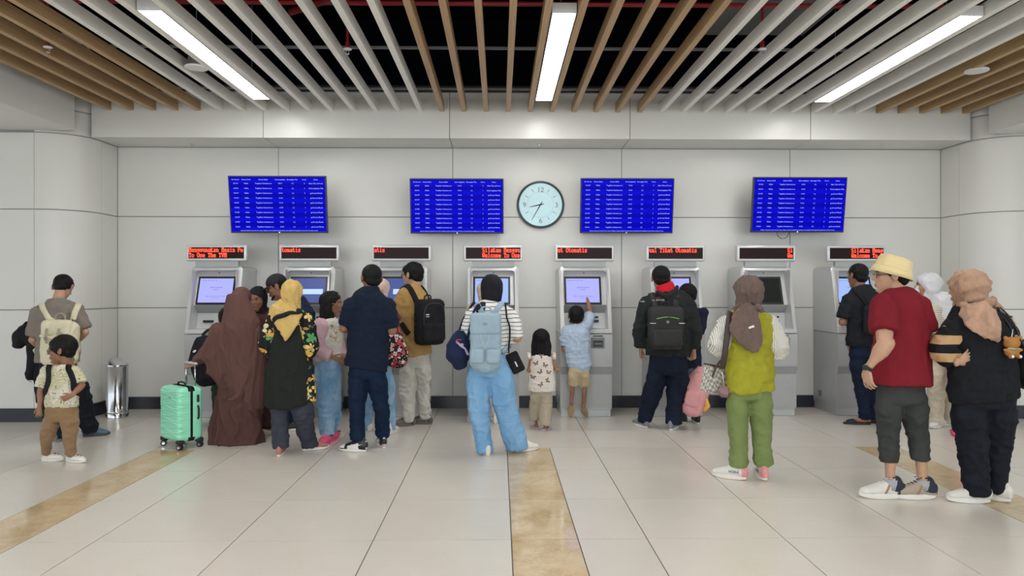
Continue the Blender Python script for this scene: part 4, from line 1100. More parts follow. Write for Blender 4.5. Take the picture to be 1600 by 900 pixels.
def top(r, parent, mat, zhem=.47, sleeve=.5, ease=.014, sl=(.042, .036), name='shirt', fold=.006, seed=2, prof=None, extra=None, voxel=.010, sleeves=(True, True), flare=0.0, collar=False, shr=.040, specs=None, matsl=None):
    """upper garment; sleeve 0-1 reaches the elbow at .5 and the wrist at 1"""
    h = r.h; mb = MB(); P, Rd = torso_pts(r, zhem * h, ease, prof)
    if flare: Rd[0] = (Rd[0][0] + flare, Rd[0][1] + flare)
    P = [P[0] - V((0, 0, .004))] + P; Rd = [(Rd[0][0] * .98, Rd[0][1] * .98)] + Rd
    mb.limb(P, Rd, side=r.s, n=24, dome=False)
    smb = MB() if matsl else mb
    for i in (0, 1):
        if not sleeves[i]: 
            continue
        s_, e, wr = r.sh[i], r.el[i], r.wr[i]; inn = s_ + (r.shc - s_) * .45
        k = r.w * .5 + .5
        pts = [inn + V((0, 0, .004 * h)), s_ + V((0, 0, -.002 * h))]; rd = [shr * h * .92, shr * h * k]
        if sleeve <= .5: q = s_.lerp(e, sleeve * 2); pts += [s_.lerp(q, .5), q]; rd += [sl[0] * h * k, sl[1] * h * k]
        else:
            q = e.lerp(wr, (sleeve - .5) * 2); pts += [s_.lerp(e, .5), s_.lerp(e, .93), e.lerp(q, .12), e.lerp(q, .55), q]; rd += [sl[0] * h * k, sl[0] * h * .93 * k, sl[0] * h * .9 * k, (sl[0] * .4 + sl[1] * .6) * h, sl[1] * h]
        smb.limb(pts, rd, side=r.f, n=16, dome=False)
        smb.ell(pts[1], (rd[1],) * 3, n=14)
        if matsl is None: smb.ell(pts[0], (rd[0] * .95,) * 3, n=14)
    if collar: mb.limb([r.neck + V((0, 0, -.02 * h)) - r.f * .004, r.neck + V((0, 0, .016 * h))], [(.046 * h, .042 * h), (.041 * h, .038 * h)], side=r.s, n=20, dome=False)
    if extra: extra(mb)
    me = fuse(mb, voxel * h / 1.6, 3)
    zt = r.shc.z
    sp_ = specs if specs is not None else [(fold, (7, 7, 16), zhem * h - .05, zt - .04), (fold * .8, (15, 15, 6), zhem * h - .05, zt - .10), (fold * .5, (30, 30, 26), 0, zt + .02), (fold * .8, (12, 12, 20), r.el[0].z - .12, r.el[0].z + .12)]
    folds(me, sp_, seed); o = finish(me, name, mat, parent)
    if matsl:
        me = fuse(smb, voxel * .95 * h / 1.6, 2); folds(me, [(fold, (14, 14, 22), 0, 3), (fold * .5, (32, 32, 28), 0, 3)], seed + 9); finish(me, 'sleeves', matsl, o)
    return o
def face_opening(me, M, a, b_, z0, depth):
    c = get_co(me); Mi = np.array(M.inverted()); q = c @ Mi[:3, :3].T + Mi[:3, 3]
    e = np.sqrt((q[:, 0] / a) ** 2 + ((q[:, 2] - z0) / b_) ** 2); t = np.clip((1.12 - e) / .22, 0, 1); t = t * t * (3 - 2 * t)
    m = (q[:, 1] > 0) & (q[:, 2] > -.40); q[:, 1] = np.where(m, q[:, 1] * (1 - t) + np.minimum(q[:, 1], depth) * t, q[:, 1])
    Mf = np.array(M); set_co(me, q @ Mf[:3, :3].T + Mf[:3, 3])
def hijab(r, parent, mat, name='hijab', cape=None, tail=None, fold=.004, seed=3, bun=0.0, extra=None, thick=1.0, voxel=.0084, facecut=True, wrap=None, pleat=None):
    """wrapped head scarf; cape = list of (z above hips as fraction of h, half width, half depth) under the neck"""
    mb = MB(); M = r.M; h = r.h
    mb.ell((0, -.06, .14), (.39 * thick, .475 * thick, .405), M, 26)
    if bun: mb.ell((0, -.40, .12), (.22, .20 * bun + .05, .22), M, 16)
    nb = M.inverted() @ (r.neck - V((0, 0, .015 * h)) - r.f * .005)
    mb.limb([(0, -.10, .05), (0, -.11, -.2), (0, -.06, -.42), nb], [(.385, .40), (.355, .345), (.315, .30), (.40, .36)], M=M, n=22)
    mb.limb([(0, .0, -.42), (0, .18, -.46)], [(.25, .14), (.13, .10)], M=M, n=14)
    if cape:
        pts = []; rd = []
        for z, a, b_ in cape:
            t = (z * h - r.hipc.z) / (r.neck.z - r.hipc.z); c = r.hipc.lerp(r.neck, min(t, 1.0)); c.z = z * h + (r.neck.z - .855 * h * r.k) * min(max(t, 0), 1); pts.append(c); rd.append((a * h, b_ * h))
        mb.limb(pts, rd, side=r.s, n=26, dome=False)
    if extra: extra(mb)
    me = fuse(mb, voxel * h / 1.6, 3)
    face_opening(me, M, .245, .31, -.085, .12)
    c = get_co(me); n = normals(me); Mi = np.array(M.inverted()); q = c @ Mi[:3, :3].T + Mi[:3, 3]; d = np.zeros(len(c)); wz = vnoise(q * 2.2, seed + 70)
    if pleat:
        an = np.arctan2(q[:, 0], -(q[:, 1] + .05)); ph = an * pleat[0] / (2 * PI) + .35 * wz + .15 * q[:, 2]; tr_ = np.abs((ph % 1) - .5) * 2
        d += pleat[1] * r.U * (tr_ ** 1.6 - .4) * np.clip((.42 - q[:, 2]) / .4, 0, 1) * np.clip((q[:, 2] + .75) / .2, 0, 1)
    if wrap:
        ph = (q[:, 2] * wrap[2] + q[:, 0] * wrap[3] + q[:, 1] * wrap[4]) * wrap[0] + .5 * wz; tr_ = np.abs((ph % 1) - .5) * 2
        d += wrap[1] * r.U * (tr_ ** 2.2 - .3) * np.clip((q[:, 2] + .6) / .15, 0, 1)
    set_co(me, c + n * d[:, None]); smooth_me(me, 1, .4)
    folds(me, [(fold, (26, 26, 7), 0, 3), (fold * .7, (10, 10, 12), 0, 3), (fold * .5, (45, 45, 14), 0, 3)], seed)
    return finish(me, name, mat, parent)
def glasses(r, parent, col=None, name='glasses'):
    t = MB(); M = r.M; m = col or black_m
    for sg in (-1, 1):
        pts = [(sg * (.145 + .085 * math.cos(a)), .395 - .03 * abs(math.cos(a)) * (1 if sg * math.cos(a) > 0 else 0), .025 + .062 * math.sin(a)) for a in [2 * PI * k / 16 for k in range(17)]]
        t.limb(pts, [.008] * 17, M=M, n=6, dome=False)
        t.limb([(sg * .225, .375, .04), (sg * .335, .20, .045), (sg * .345, -.02, .03)], [.010, .010, .010], M=M, n=6)
    t.limb([(-.06, .40, .035), (0, .425, .045), (.06, .40, .035)], [.008] * 3, M=M, n=6)
    o = t.build(name, m, parent, True)
    g = MB()
    for sg in (-1, 1): g.ell((sg * .145, .392, .025), (.078, .004, .057), M, 12)
    g.build('lenses', glass('lens'), o, True); return o
def person(r, label, floor_=None):
    t = thing('person', label, 'person', r.loc); r.t = t; return t
def bag_thing(name, label, cat, r, group=None):
    return thing(name, label, cat, r.loc, 0, group)
def blob(mb, voxel, smooth, name, mat, parent, sp_=None, seed=0):
    me = fuse(mb, voxel, smooth)
    if sp_: folds(me, sp_, seed)
    return finish(me, name, mat, parent)

# ================================================================== the people
SK = skin('skin_tan', (.40, .225, .145)); SK2 = skin('skin_brown', (.30, .155, .095)); SK3 = skin('skin_light', (.50, .31, .21))
def fo(cx, cy, *ft):
    """feet as offsets from the foot point: (px, py, yaw[, z, lift])"""
    bx_, by_, _ = foot(cx, cy); out = []
    for f in ft:
        x, y, _ = foot(f[0], f[1]); out.append((x - bx_, y - by_, f[2]) + tuple(f[3:]))
    return out
def hp(py, top): return (py - top) * (CAM_H * F / (py - 450)) / F
def rows_limb(mb, r, rows, dr=.62, n=26, close=True):
    """a draped volume: rows (py, left px, right px[, half depth m[, dy]]) top to bottom"""
    P = []; Rd = []
    for q in rows:
        dy = q[4] if len(q) > 4 else 0
        a = px2(r, q[1], q[0], dy); b_ = px2(r, q[2], q[0], dy); hw = (b_.x - a.x) / 2
        P.append((a + b_) / 2); Rd.append((hw, q[3] if len(q) > 3 and q[3] else hw * dr))
    mb.limb(P, Rd, side=(1, 0, 0), n=n, dome=False)
def garment(r, parent, name, mats, rows, dr=.64, sleeve=None, sl=(.040, .034), seed=1, fold=.006, vox=.0105, extra=None, specs=None, smooth=3, arms=(0, 1), shr=.042, n=26, matsl=None, freq=(7, 7, 16)):
    mb = MB(); rows_limb(mb, r, rows, dr, n); smb = MB() if matsl else mb; h = r.h
    if sleeve:
        for i in arms:
            s_, e, wr = r.sh[i], r.el[i], r.wr[i]; inn = s_ + (r.shc - s_) * .4; k = 1
            pts = [inn, s_]; rd = [shr * h * .95, shr * h]
            if sleeve <= .5: q = s_.lerp(e, sleeve * 2); pts += [s_.lerp(q, .5), q]; rd += [sl[0] * h, sl[1] * h]
            else:
                q = e.lerp(wr, (sleeve - .5) * 2); pts += [s_.lerp(e, .5), s_.lerp(e, .92), e.lerp(q, .12), e.lerp(q, .55), q]; rd += [sl[0] * h, sl[0] * h * .96, sl[0] * h * .94, (sl[0] * .45 + sl[1] * .55) * h, sl[1] * h]
            smb.limb(pts, rd, side=r.f, n=16, dome=False); smb.ell(s_, (shr * h,) * 3, n=14)
            if not matsl: smb.ell(inn, (shr * h * .9,) * 3, n=14)
    if extra: extra(mb)
    me = fuse(mb, vox * h / 1.6, smooth); zt = px2(r, 0, rows[0][0]).z; zb = px2(r, 0, rows[-1][0]).z
    folds(me, specs if specs is not None else [(fold * 1.1, freq, zb - .1, zt - .02), (fold * 1.0, (11, 11, 4), zb - .1, zt - .08), (fold * .5, (26, 26, 16), zb - .1, zt + .05)] + ([(fold * .9, (12, 12, 24), min(r.el[0].z, r.el[1].z) - .1, max(r.el[0].z, r.el[1].z) + .1)] if sleeve else []), seed)
    o = finish(me, name, mats, parent)
    if matsl:
        me = fuse(smb, vox * .95 * h / 1.6, 2); folds(me, [(fold, (14, 14, 22), 0, 3), (fold * .5, (32, 32, 28), 0, 3)], seed + 9); finish(me, 'sleeves', matsl, o)
    return o
def pants(r, parent, name, mat, pelvis, legs, dr=.95, pdr=.66, seed=1, fold=.006, vox=.0095, crease=False, dyk=.02):
    """trousers from silhouette rows; also bends the skeleton's knees to match"""
    mb = MB(); pv = []
    for q_, q in enumerate(pelvis):
        m_ = (q[1] + q[2]) / 2; k_ = .88 if q_ < len(pelvis) - 1 else .94; pv.append((q[0], m_ + (q[1] - m_) * k_, m_ + (q[2] - m_) * k_))
    pv.append((pelvis[-1][0] + 7, pv[-1][1] + 6, pv[-1][2] - 6)); rows_limb(mb, r, pv, pdr * .92)
    order = sorted((0, 1), key=lambda i: r.ank[i].x)
    for j, rows in enumerate(legs):
        rr = []; i = order[j]; top_dy = 0
        n = len(rows)
        for k_, q in enumerate(rows):
            t = k_ / max(1, n - 1); dy = q[4] if len(q) > 4 else (r.ank[i].y * t + r.f.y * dyk * math.sin(PI * t))
            rr.append((q[0], q[1], q[2], q[3] if len(q) > 3 else None, dy))
        rows_limb(mb, r, [(pelvis[-1][0] - 8, rr[0][1] + 5, rr[0][2] - 5, None, 0)] + rr + [(rr[-1][0] + .6, rr[-1][1] + .6, rr[-1][2] - .6, None, rr[-1][4])], dr, n=20)
        zk = r.h * .27 * r.k
        best = min(rr, key=lambda q: abs(px2(r, 0, q[0]).z - zk)); c = (px2(r, best[1], best[0], best[4]) + px2(r, best[2], best[0], best[4])) / 2
        r.kn[i] = V((c.x, c.y, r.kn[i].z))
    me = fuse(mb, vox * r.h / 1.6, 7); zc_ = px2(r, 0, pelvis[-1][0]).z; zk = r.kn[0].z
    folds(me, [(fold * 1.1, (6, 6, 17), -.1, zk + .16), (fold * .8, (11, 11, 5), -.1, zc_), (fold * .9, (7, 7, 14), zc_ - .20, zc_ + .1), (fold * .5, (18, 18, 36), -.1, zk + .05)], seed)
    return finish(me, name, mat, parent)
def bagframe(r, c, face):
    a = R(face); f = V((-math.sin(a), math.cos(a), 0)); s_ = V((math.cos(a), math.sin(a), 0)); M = Matrix.Identity(4)
    for i, v_ in enumerate((-s_, -f, V((0, 0, 1)))): M[0][i], M[1][i], M[2][i] = v_
    return Matrix.Translation(c) @ M          # x to the wearer's left, y away from the back
def shoulder_straps(r, bag, tree, mat, ztop, zbot, wd=.05, sp_=.055, sides=(-1, 1), off=.010, bx_=.10, name='shoulder_strap', by=0.0):
    h = r.h
    for sg in sides:
        s_, f = r.s, r.f; c = r.shc
        pts = [V((c.x, c.y, ztop)) + s_ * sg * sp_ * .9 * h - f * .10 * h, c + s_ * sg * (sp_ + .01) * h - f * .05 * h + V((0, 0, .035 * h)), c + s_ * sg * (sp_ + .014) * h + V((0, 0, .055 * h)), c + s_ * sg * (sp_ + .012) * h + f * .06 * h + V((0, 0, .01 * h)),
               c + s_ * sg * (sp_ + .012) * h + f * .09 * h - V((0, 0, .09 * h)), V((c.x, c.y, (c.z + zbot) / 2)) + s_ * sg * .095 * h + f * .04 * h, V((c.x, c.y, zbot)) + s_ * sg * bx_ * h - f * .07 * h]
        mb = MB(); ribbon(mb, pts, wd, .010, n=5, tree=tree, off=off); mb.build(name, mat, bag, True)
def rr_blob(mb, M, w_, d, h_, r_=.04, c=(0, 0, 0), seg=3):
    x, y, z = c; mb.rbox(x - w_ / 2, x + w_ / 2, y - d / 2, y + d / 2, z - h_ / 2, z + h_ / 2, min(r_, w_ * .45, d * .45, h_ * .45), seg, M)

denim_l = denim('denim_light', (.14, .29, .47), (.34, .50, .64)); denim_b = denim('denim_sky', (.17, .36, .60), (.26, .47, .70))
denim_n = denim('denim_navy', (.004, .012, .034), (.007, .020, .050)); denim_d = denim('denim_dark', (.006, .010, .022), (.010, .016, .034))
blk = fabric('cloth_black', (.012, .012, .015), var=.3); white_rub = plain('sole_white', (.70, .68, .63), .5); blk_rub = plain('sole_black', (.015, .015, .017), .6)

# ---------------------------------------------------------------- 1 youth with the cream backpack
r = rig(hp(688, 433), 92, 688, hh=.135, face=-3, head=8, pitch=38, feet=fo(92, 688, (89, 690, 12), (141, 681, -72)), hands=None or (None, None), w=.92, nx=82, hx=92)
r.shc += V((-.0, 0, -.01)); S = hp(688, 433)
r.el[0] = px2(r, 53, 532, .02); r.wr[0] = px2(r, 72, 548, .26); r.el[1] = px2(r, 131, 520, .02); r.wr[1] = px2(r, 110, 545, .26)
r.sh[0] = px2(r, 61, 489); r.sh[1] = px2(r, 119, 486)
t = person(r, 'young man in a grey-brown t-shirt and black wide trousers wearing a cream backpack')
pn = pants(r, t, 'trousers', fabric('youth_trousers', (.010, .012, .018), var=.3), [(558, 62, 120), (575, 58, 122), (592, 57, 130)], [[(600, 58, 94), (640, 66, 97), (684, 78, 101)], [(600, 92, 134), (625, 106, 141), (650, 119, 147), (675, 131, 155)]], seed=3, fold=.008)
sh = garment(r, t, 'tshirt', fabric('youth_tshirt', (.225, .195, .165)), [(466, 74, 97), (472, 68, 104), (479, 58, 120), (492, 57, 121), (520, 59, 120), (545, 57, 122), (566, 55, 124)], dr=.55, sleeve=.42, sl=(.052, .050), shr=.048, seed=4)
build_body(r, t, SK3, hand=('relax', 'relax')); hair_short(r, t)
g_teal = plain('shoe_teal', (.07, .16, .20), .6)
shoe(r, 0, t, 'sneaker', plain('shoe_grey', (.20, .20, .20), .7), plain('sole_grey', (.35, .34, .33), .6)); shoe(r, 1, t, 'sneaker', g_teal, plain('sole_dark', (.05, .05, .055), .6), accents={'heel': white_m})
# his backpack
cr = fabric('bag_cream', (.70, .64, .46), var=.06, crease=.5); c = px2(r, 94, 534, -.20); M = bagframe(r, c, -3)
b = thing('backpack', 'cream drawstring backpack with buckled flap on the back of the young man', 'backpack', r.loc)
mb = MB(); rr_blob(mb, M, .33, .15, .39, .06); mb.limb([M @ V((0, .01, -.16)), M @ V((0, .02, -.02))], [(.175, .09), (.165, .085)], side=(1, 0, 0), n=24)
body_ = blob(mb, .009, 4, 'main_compartment', cr, b, [(.006, (12, 12, 8), 0, 3), (.003, (30, 30, 26), 0, 3)], 2)
mb = MB(); rr_blob(mb, M, .29, .11, .15, .045, (0, .04, .135)); mb.limb([M @ V((-.12, .095, .06)), M @ V((0, .105, .045)), M @ V((.12, .095, .06))], [.016] * 3)
blob(mb, .008, 3, 'flap', cr, b, [(.003, (14, 14, 10), 0, 3)], 4)
for x in (-.06, .055):
    mb = MB(); ribbon(mb, [M @ V((x, .112, .13)), M @ V((x, .122, .07)), M @ V((x, .112, -.01))], .022, .006, nrm=-r.f); st = mb.build('buckle_strap', plain('strap_olive', (.33, .32, .22), .7), b)
    mb = MB(); mb.rbox(-.013, .013, -.004, .004, -.018, .018, .003, 1, Matrix.Translation(M @ V((x, .128, .04)))); mb.build('buckle', plain('buckle_grey', (.2, .2, .18), .5), st)
mb = MB(); mb.ell(M @ V((-.10, .06, -.16)), (.07, .05, .045), n=16); mb.build('green_patch', plain('patch_green', (.16, .30, .07), .7), b, True)
mb = MB(); pts = [M @ V((x, .0, .19 + z)) for x, z in ((-.045, 0), (-.04, .055), (0, .075), (.04, .055), (.045, 0))]; mb.limb(smoothpath(pts, 4), [.009] * 17, n=8); mb.build('grab_handle', plain('handle_grey', (.30, .28, .22), .7), b, True)
tr = bvh(sh)
for sg, x2 in ((-1, -.045), (1, .045)):
    mb = MB(); ribbon(mb, [M @ V((-x2, -.01, .16)), px2(r, 94 + sg * 16, 500, -.12), px2(r, 94 + sg * 24, 485, -.10), px2(r, 94 + sg * 30, 473, -.01), px2(r, 94 + sg * 30, 485, .12), px2(r, 94 + sg * 30, 520, .12), px2(r, 94 + sg * 30, 550, .0)], .055, .012, n=5, tree=tr, off=.012); mb.build('shoulder_strap', cr, b, True)
# jacket over his arm
b = thing('jacket', 'black jacket hanging over the left arm of the young man', 'jacket', r.loc)
mb = MB(); mb.limb([px2(r, 62, 528, .10), px2(r, 44, 520, .12), px2(r, 33, 528, .12), px2(r, 30, 538, .12)], [(.10, .06), (.115, .07), (.09, .07), (.06, .05)], side=(0, 0, 1), n=16)
mb.limb([px2(r, 56, 532, .10), px2(r, 52, 560, .10), px2(r, 47, 590, .10)], [(.08, .05), (.062, .04), (.045, .035)], side=(1, 0, 0), n=14)
blob(mb, .010, 3, 'cloth', blk, b, [(.010, (12, 12, 8), 0, 3)], 8)
mb = MB(); mb.limb([px2(r, 58, 570, .1), px2(r, 61, 600, .1), px2(r, 60, 628, .12)], [(.05, .03), (.045, .03), (.02, .02)]); blob(mb, .009, 2, 'hanging_sleeve', blk, b, [(.006, (12, 12, 16), 0, 3)], 9)
mb = MB(); mb.limb(smoothpath([px2(r, 58, 598, .08), px2(r, 52, 594, .06), px2(r, 46, 591, .06), px2(r, 44, 594, .06), px2(r, 50, 597, .06)], 4), [.0025] * 17, n=5); mb.build('drawcord', blk, b, True)

# ---------------------------------------------------------------- 2 boy in glasses
r = rig(hp(725, 527), 92, 725, hh=.195, face=150, head=104, pitch=4, feet=fo(92, 722, (112, 719, 108), (75, 717, 118)), child=True, w=1.0, nx=93, hx=96)
r.sh[1] = px2(r, 74, 580); r.el[1] = px2(r, 64, 612, -.02); r.wr[1] = px2(r, 62, 636, -.05); r.sh[0] = px2(r, 117, 582); r.el[0] = px2(r, 126, 604, -.02); r.wr[0] = px2(r, 112, 618, -.14)
t = person(r, 'little boy in glasses with patterned cream t-shirt, brown trousers and white clogs')
pants(r, t, 'trousers', fabric('boy_trousers', (.27, .165, .085), sheen=.2), [(622, 74, 121), (636, 70, 123), (650, 69, 123)], [[(656, 69, 94), (672, 65, 88), (690, 64, 81), (709, 66, 79)], [(656, 95, 123), (672, 99, 121), (690, 101, 119), (710, 102, 119)]], pdr=.75, seed=6, fold=.006)
def line_print(name, base, line, tint):
    m, nt, b_ = _new(name); setc(b_, base, .85, spec=.2); vec = objcoord(nt); n1 = ntex(nt, vec, 17, 1); n2 = ntex(nt, vec, 7, 1)
    k = math_(nt, 'LESS_THAN', math_(nt, 'ABSOLUTE', math_(nt, 'SUBTRACT', math_(nt, 'FRACT', math_(nt, 'MULTIPLY', n1.outputs[0], 6.0)), .5)), .05)
    k2 = math_(nt, 'GREATER_THAN', n2.outputs[0], .5)
    nt.links.new(mixc(nt, math_(nt, 'MULTIPLY', k, math_(nt, 'GREATER_THAN', n2.outputs[0], .42)), mixc(nt, k2, base, tint), line), b_.inputs['Base Color']); n3 = ntex(nt, vec, 14, 3); bump(nt, b_, n3.outputs[0], .3, .02); return m
sh = garment(r, t, 'tshirt', line_print('boy_tshirt', (.70, .66, .54), (.10, .10, .09), (.60, .57, .38)), [(570, 84, 101), (575, 76, 110), (581, 69, 119), (595, 69, 121), (615, 71, 122), (636, 71, 123)], dr=.62, sleeve=.40, sl=(.055, .055), shr=.052, seed=7, fold=.005)
build_body(r, t, SK2, hand=({'t': (-.4, -.3, .8), 'n': (-.1, .5, -.6), 'c': .35, 'd': (-.8, -.3, -.35)}, {'t': (-.6, -.6, 0), 'n': (.5, -.3, 0), 'c': .45}))
hair_short(r, t, thick=1.9, fringe=1, messy=.008); glasses(r, t, plain('frame_dark', (.02, .02, .05), .3))
cw = plain('clog_white', (.78, .75, .70), .5)
for i in (0, 1): shoe(r, i, t, 'clog', cw, cw, accents={'charm': plain('charm_red', (.30, .05, .05), .5)}, scale=1.12)
b = thing('backpack', 'small black backpack on the boy with glasses, straps over his t-shirt', 'backpack', r.loc)
mb = MB(); Mb = bagframe(r, px2(r, 96, 600, .17), 150); rr_blob(mb, Mb, .27, .12, .30, .05); blob(mb, .009, 3, 'main_compartment', blk, b)
tr = bvh(sh)
for a in ((80, 110, 84), ):
    pass
for pts in ([px2(r, 77, 577, .08), px2(r, 77, 574, 0), px2(r, 74, 582, -.09), px2(r, 73, 600, -.10), px2(r, 72, 615, -.04), px2(r, 73, 622, .06)], [px2(r, 108, 578, .08), px2(r, 107, 573, 0), px2(r, 106, 582, -.10), px2(r, 110, 600, -.12), px2(r, 117, 610, -.06), px2(r, 120, 618, .05)]):
    mb = MB(); ribbon(mb, pts, .045, .010, n=5, tree=tr, off=.009); mb.build('shoulder_strap', blk, b, True)

# ---------------------------------------------------------------- 3 child behind the brown veil
r = rig(hp(668, 482), 352, 668, hh=.17, face=10, feet=fo(352, 668, (340, 668, 15), (360, 664, -10)), child=True, nx=352, hx=352)
t = person(r, 'child in black jacket and dark green trousers, hidden behind the long brown veil')
pants(r, t, 'trousers', fabric('green_trousers', (.035, .055, .035)), [(575, 334, 372), (598, 331, 374)], [[(604, 331, 352), (635, 332, 351), (662, 332, 347)], [(604, 353, 374), (635, 354, 371), (662, 356, 370)]], seed=8)
garment(r, t, 'jacket', blk, [(515, 342, 362), (521, 334, 371), (530, 331, 374), (560, 331, 374), (598, 330, 375)], sleeve=.95, sl=(.046, .038), seed=9)
build_body(r, t, SK2, hand=('relax', 'relax')); hair_short(r, t, thick=1.7)
for i in (0, 1): shoe(r, i, t, 'sneaker', blk_rub, white_rub)
r3 = r
b = thing('backpack', 'round black bag with pale print, between the mint suitcase handle and the brown veil', 'bag', r.loc)
mb = MB(); mb.limb([px2(r, 318, 534, -.16), px2(r, 320, 560, -.2), px2(r, 325, 592, -.2)], [(.10, .07), (.165, .10), (.13, .09)], side=(1, 0, 0), n=20)
o = blob(mb, .010, 4, 'main_compartment', blk, b, [(.008, (10, 10, 9), 0, 3)], 4)
mb = MB(); ribbon(mb, [px2(r, 316, 524, -.16), px2(r, 328, 515, -.1), px2(r, 338, 528, -.05)], .03, .008, nrm=V((0, -1, 0))); mb.build('strap', blk, b)
decal(o, text_polys('VIVA', .055), Matrix.Translation(px2(r, 308, 552, -.6)) @ Matrix.Rotation(R(35), 4, 'Y').inverted() @ Matrix.Rotation(PI / 2, 4, 'X'), white_m, 'print', b) if False else None
mb = MB(); mb.ell(px2(r, 304, 549, -.295), (.020, .004, .012), n=10, rot=Matrix.Rotation(-.6, 3, 'Y')); mb.ell(px2(r, 309, 556, -.30), (.022, .004, .010), n=10, rot=Matrix.Rotation(-.5, 3, 'Y')); mb.build('pale_print', white_m, b, True)['kind'] = 'stuff'

# ---------------------------------------------------------------- 4 woman in the long brown veil
r = rig(hp(692, 449), 370, 692, sex='f', face=5, head=-8, feet=fo(370, 692, (345, 690, 20), (405, 684, -30)), w=1.0, armscale=1.15, nx=368, hx=375)
r.sh[0] = px2(r, 348, 512); r.sh[1] = px2(r, 396, 508); r.el[0] = px2(r, 322, 548, .02); r.wr[0] = px2(r, 304, 569, -.03); r.el[1] = px2(r, 405, 550, .05); r.wr[1] = px2(r, 395, 545, .28)
t = person(r, 'woman in a floor-length brown veil and gown holding the mint suitcase handle')
brn = fabric('veil_brown', (.122, .060, .050), var=.08, crease=.25, stretch=(1.6, 1.6, .4)); brn2 = fabric('gown_brown', (.092, .043, .037), var=.08, crease=.25, stretch=(1.6, 1.6, .4))
garment(r, t, 'gown', brn2, [(585, 345, 410), (620, 340, 408), (660, 331, 409), (694, 324, 411)], dr=.62, seed=11, specs=[(.022, (9, 9, .8), -.1, 3), (.009, (20, 20, 2), -.1, 3)], freq=(12, 12, 2))
def ex(mb):
    M = r.M; mb.ell((0, -.04, .10), (.42, .50, .44), M, 26)
    mb.limb([px2(r, 356, 518, .0), px2(r, 337, 537, .0), px2(r, 316, 556, -.01), px2(r, 306, 567, -.03)], [(.10, .09), (.105, .075), (.07, .055), (.042, .04)], side=(0, 0, 1), n=16)
    mb.limb([px2(r, 346, 520, .0), px2(r, 338, 560, -.02), px2(r, 346, 592, -.04), px2(r, 352, 622, -.05)], [(.10, .10), (.105, .07), (.06, .05), (.03, .03)], side=(1, 0, 0), n=16)
    mb.limb([px2(r, 322, 556, -.02), px2(r, 334, 578, -.03), px2(r, 344, 600, -.05)], [(.045, .035), (.055, .035), (.03, .03)], side=(1, 0, 0), n=14)
veil = garment(r, t, 'veil', brn, [(458, 354, 384), (475, 351, 391), (490, 348, 398), (505, 344, 407), (525, 340, 412), (555, 341, 416), (590, 344, 418), (620, 348, 416), (640, 352, 412), (648, 362, 406)], dr=.62, seed=12, extra=ex, specs=[(.022, (7, 7, .8), 0, 1.18), (.013, (15, 15, 1.6), 0, 1.24), (.004, (36, 36, 4), 0, 1.6)], smooth=5)
build_body(r, t, SK, hand=({'t': (-.6, .3, .3), 'n': (-.2, .3, -1), 'c': 1.1, 'd': (-.75, .0, -.1)}, 'relax'), fine_arm=False, ears=False)
for i in (0, 1): shoe(r, i, t, 'boat', plain('shoe_beige', (.50, .42, .30), .7), plain('sole_beige', (.4, .34, .25), .7))
SUITG = r

# ---------------------------------------------------------------- suitcase
x, y, zc = foot(284, 697); mint = plain('mint_shell', (.30, .80, .55), .32, var=.02, spec=.5); mint2 = mint
t = thing('suitcase', 'mint green ribbed cabin suitcase with extended handle on spinner wheels', 'suitcase', (x, y, 0), R(-40))
def shell(y0, y1, ribs):
    W, z0, z1 = .185, .068, .565; bm_ = MB(); rw = []; nz = 90
    for i in range(nz + 1):
        z = z0 + (z1 - z0) * i / nz; e = min(z - z0, z1 - z, .05) / .05; ins = .045 * (1 - math.sqrt(max(0, 1 - (1 - e) ** 2)))
        row = []
        W2 = W - ins; ya = y0 + (ins if ribs < 0 else 0) ; yb = y1 - (ins if ribs > 0 else 0)
        # path: from the zip edge along one side, round the corner, across the face and back
        yz, yf = (y1, ya) if ribs < 0 else (y0, yb); rc = .045; sgn = -1 if ribs < 0 else 1; pts = []
        for k_ in range(5): pts.append((-W2, yz + (yf - sgn * rc - yz) * k_ / 4))
        for k_ in range(1, 7): a = PI / 2 * k_ / 6; pts.append((-W2 + rc - rc * math.cos(a), yf - sgn * rc + sgn * rc * math.sin(a)))
        for k_ in range(1, 16): pts.append((-W2 + rc + (2 * W2 - 2 * rc) * k_ / 16, yf))
        for k_ in range(0, 7): a = PI / 2 * k_ / 6; pts.append((W2 - rc + rc * math.sin(a), yf - sgn * rc + sgn * rc * math.cos(a)))
        for k_ in range(1, 5): pts.append((W2, yf - sgn * rc + (yz - yf + sgn * rc) * k_ / 4))
        n = len(pts)
        for j, (px_, py_) in enumerate(pts):
            u = j / (n - 1); am = .0055 * min(1, 6 * u, 6 * (1 - u)) * (1 if .06 < (i / nz) < .94 else 0); ph = (z / .036 + .35 * math.sin(u * 9 + math.floor(z / .036) * 2.1)) % 1
            d = am * (1 - abs(2 * ph - 1) * 2) if abs(ribs) == 1 else 0
            nx, ny = (0, sgn) if abs(px_) < W2 - rc else (math.copysign(1, px_) * .8, sgn * .3)
            rw.append((px_ + nx * d, py_ + ny * d, z))
    n = len(pts); fs = []
    for i in range(nz):
        for j in range(n - 1): a = i * n + j; fs.append((a, a + 1, a + n + 1, a + n))
    bm_.add(rw, fs); bm_.add([rw[j] for j in range(n)], [tuple(range(n))]); bm_.add([rw[nz * n + j] for j in range(n)], [tuple(range(n))]); return bm_
shell(-.125, -.012, -1).build('front_shell', mint, t, True); shell(.012, .115, 2).build('back_shell', mint, t, True)
mb = MB(); mb.rbox(-.181, .181, -.014, .014, .070, .563, .04, 4); mb.rbox(-.184, .184, -.010, .010, .067, .566, .04, 4); mb.build('zip_band', blk, t, True)
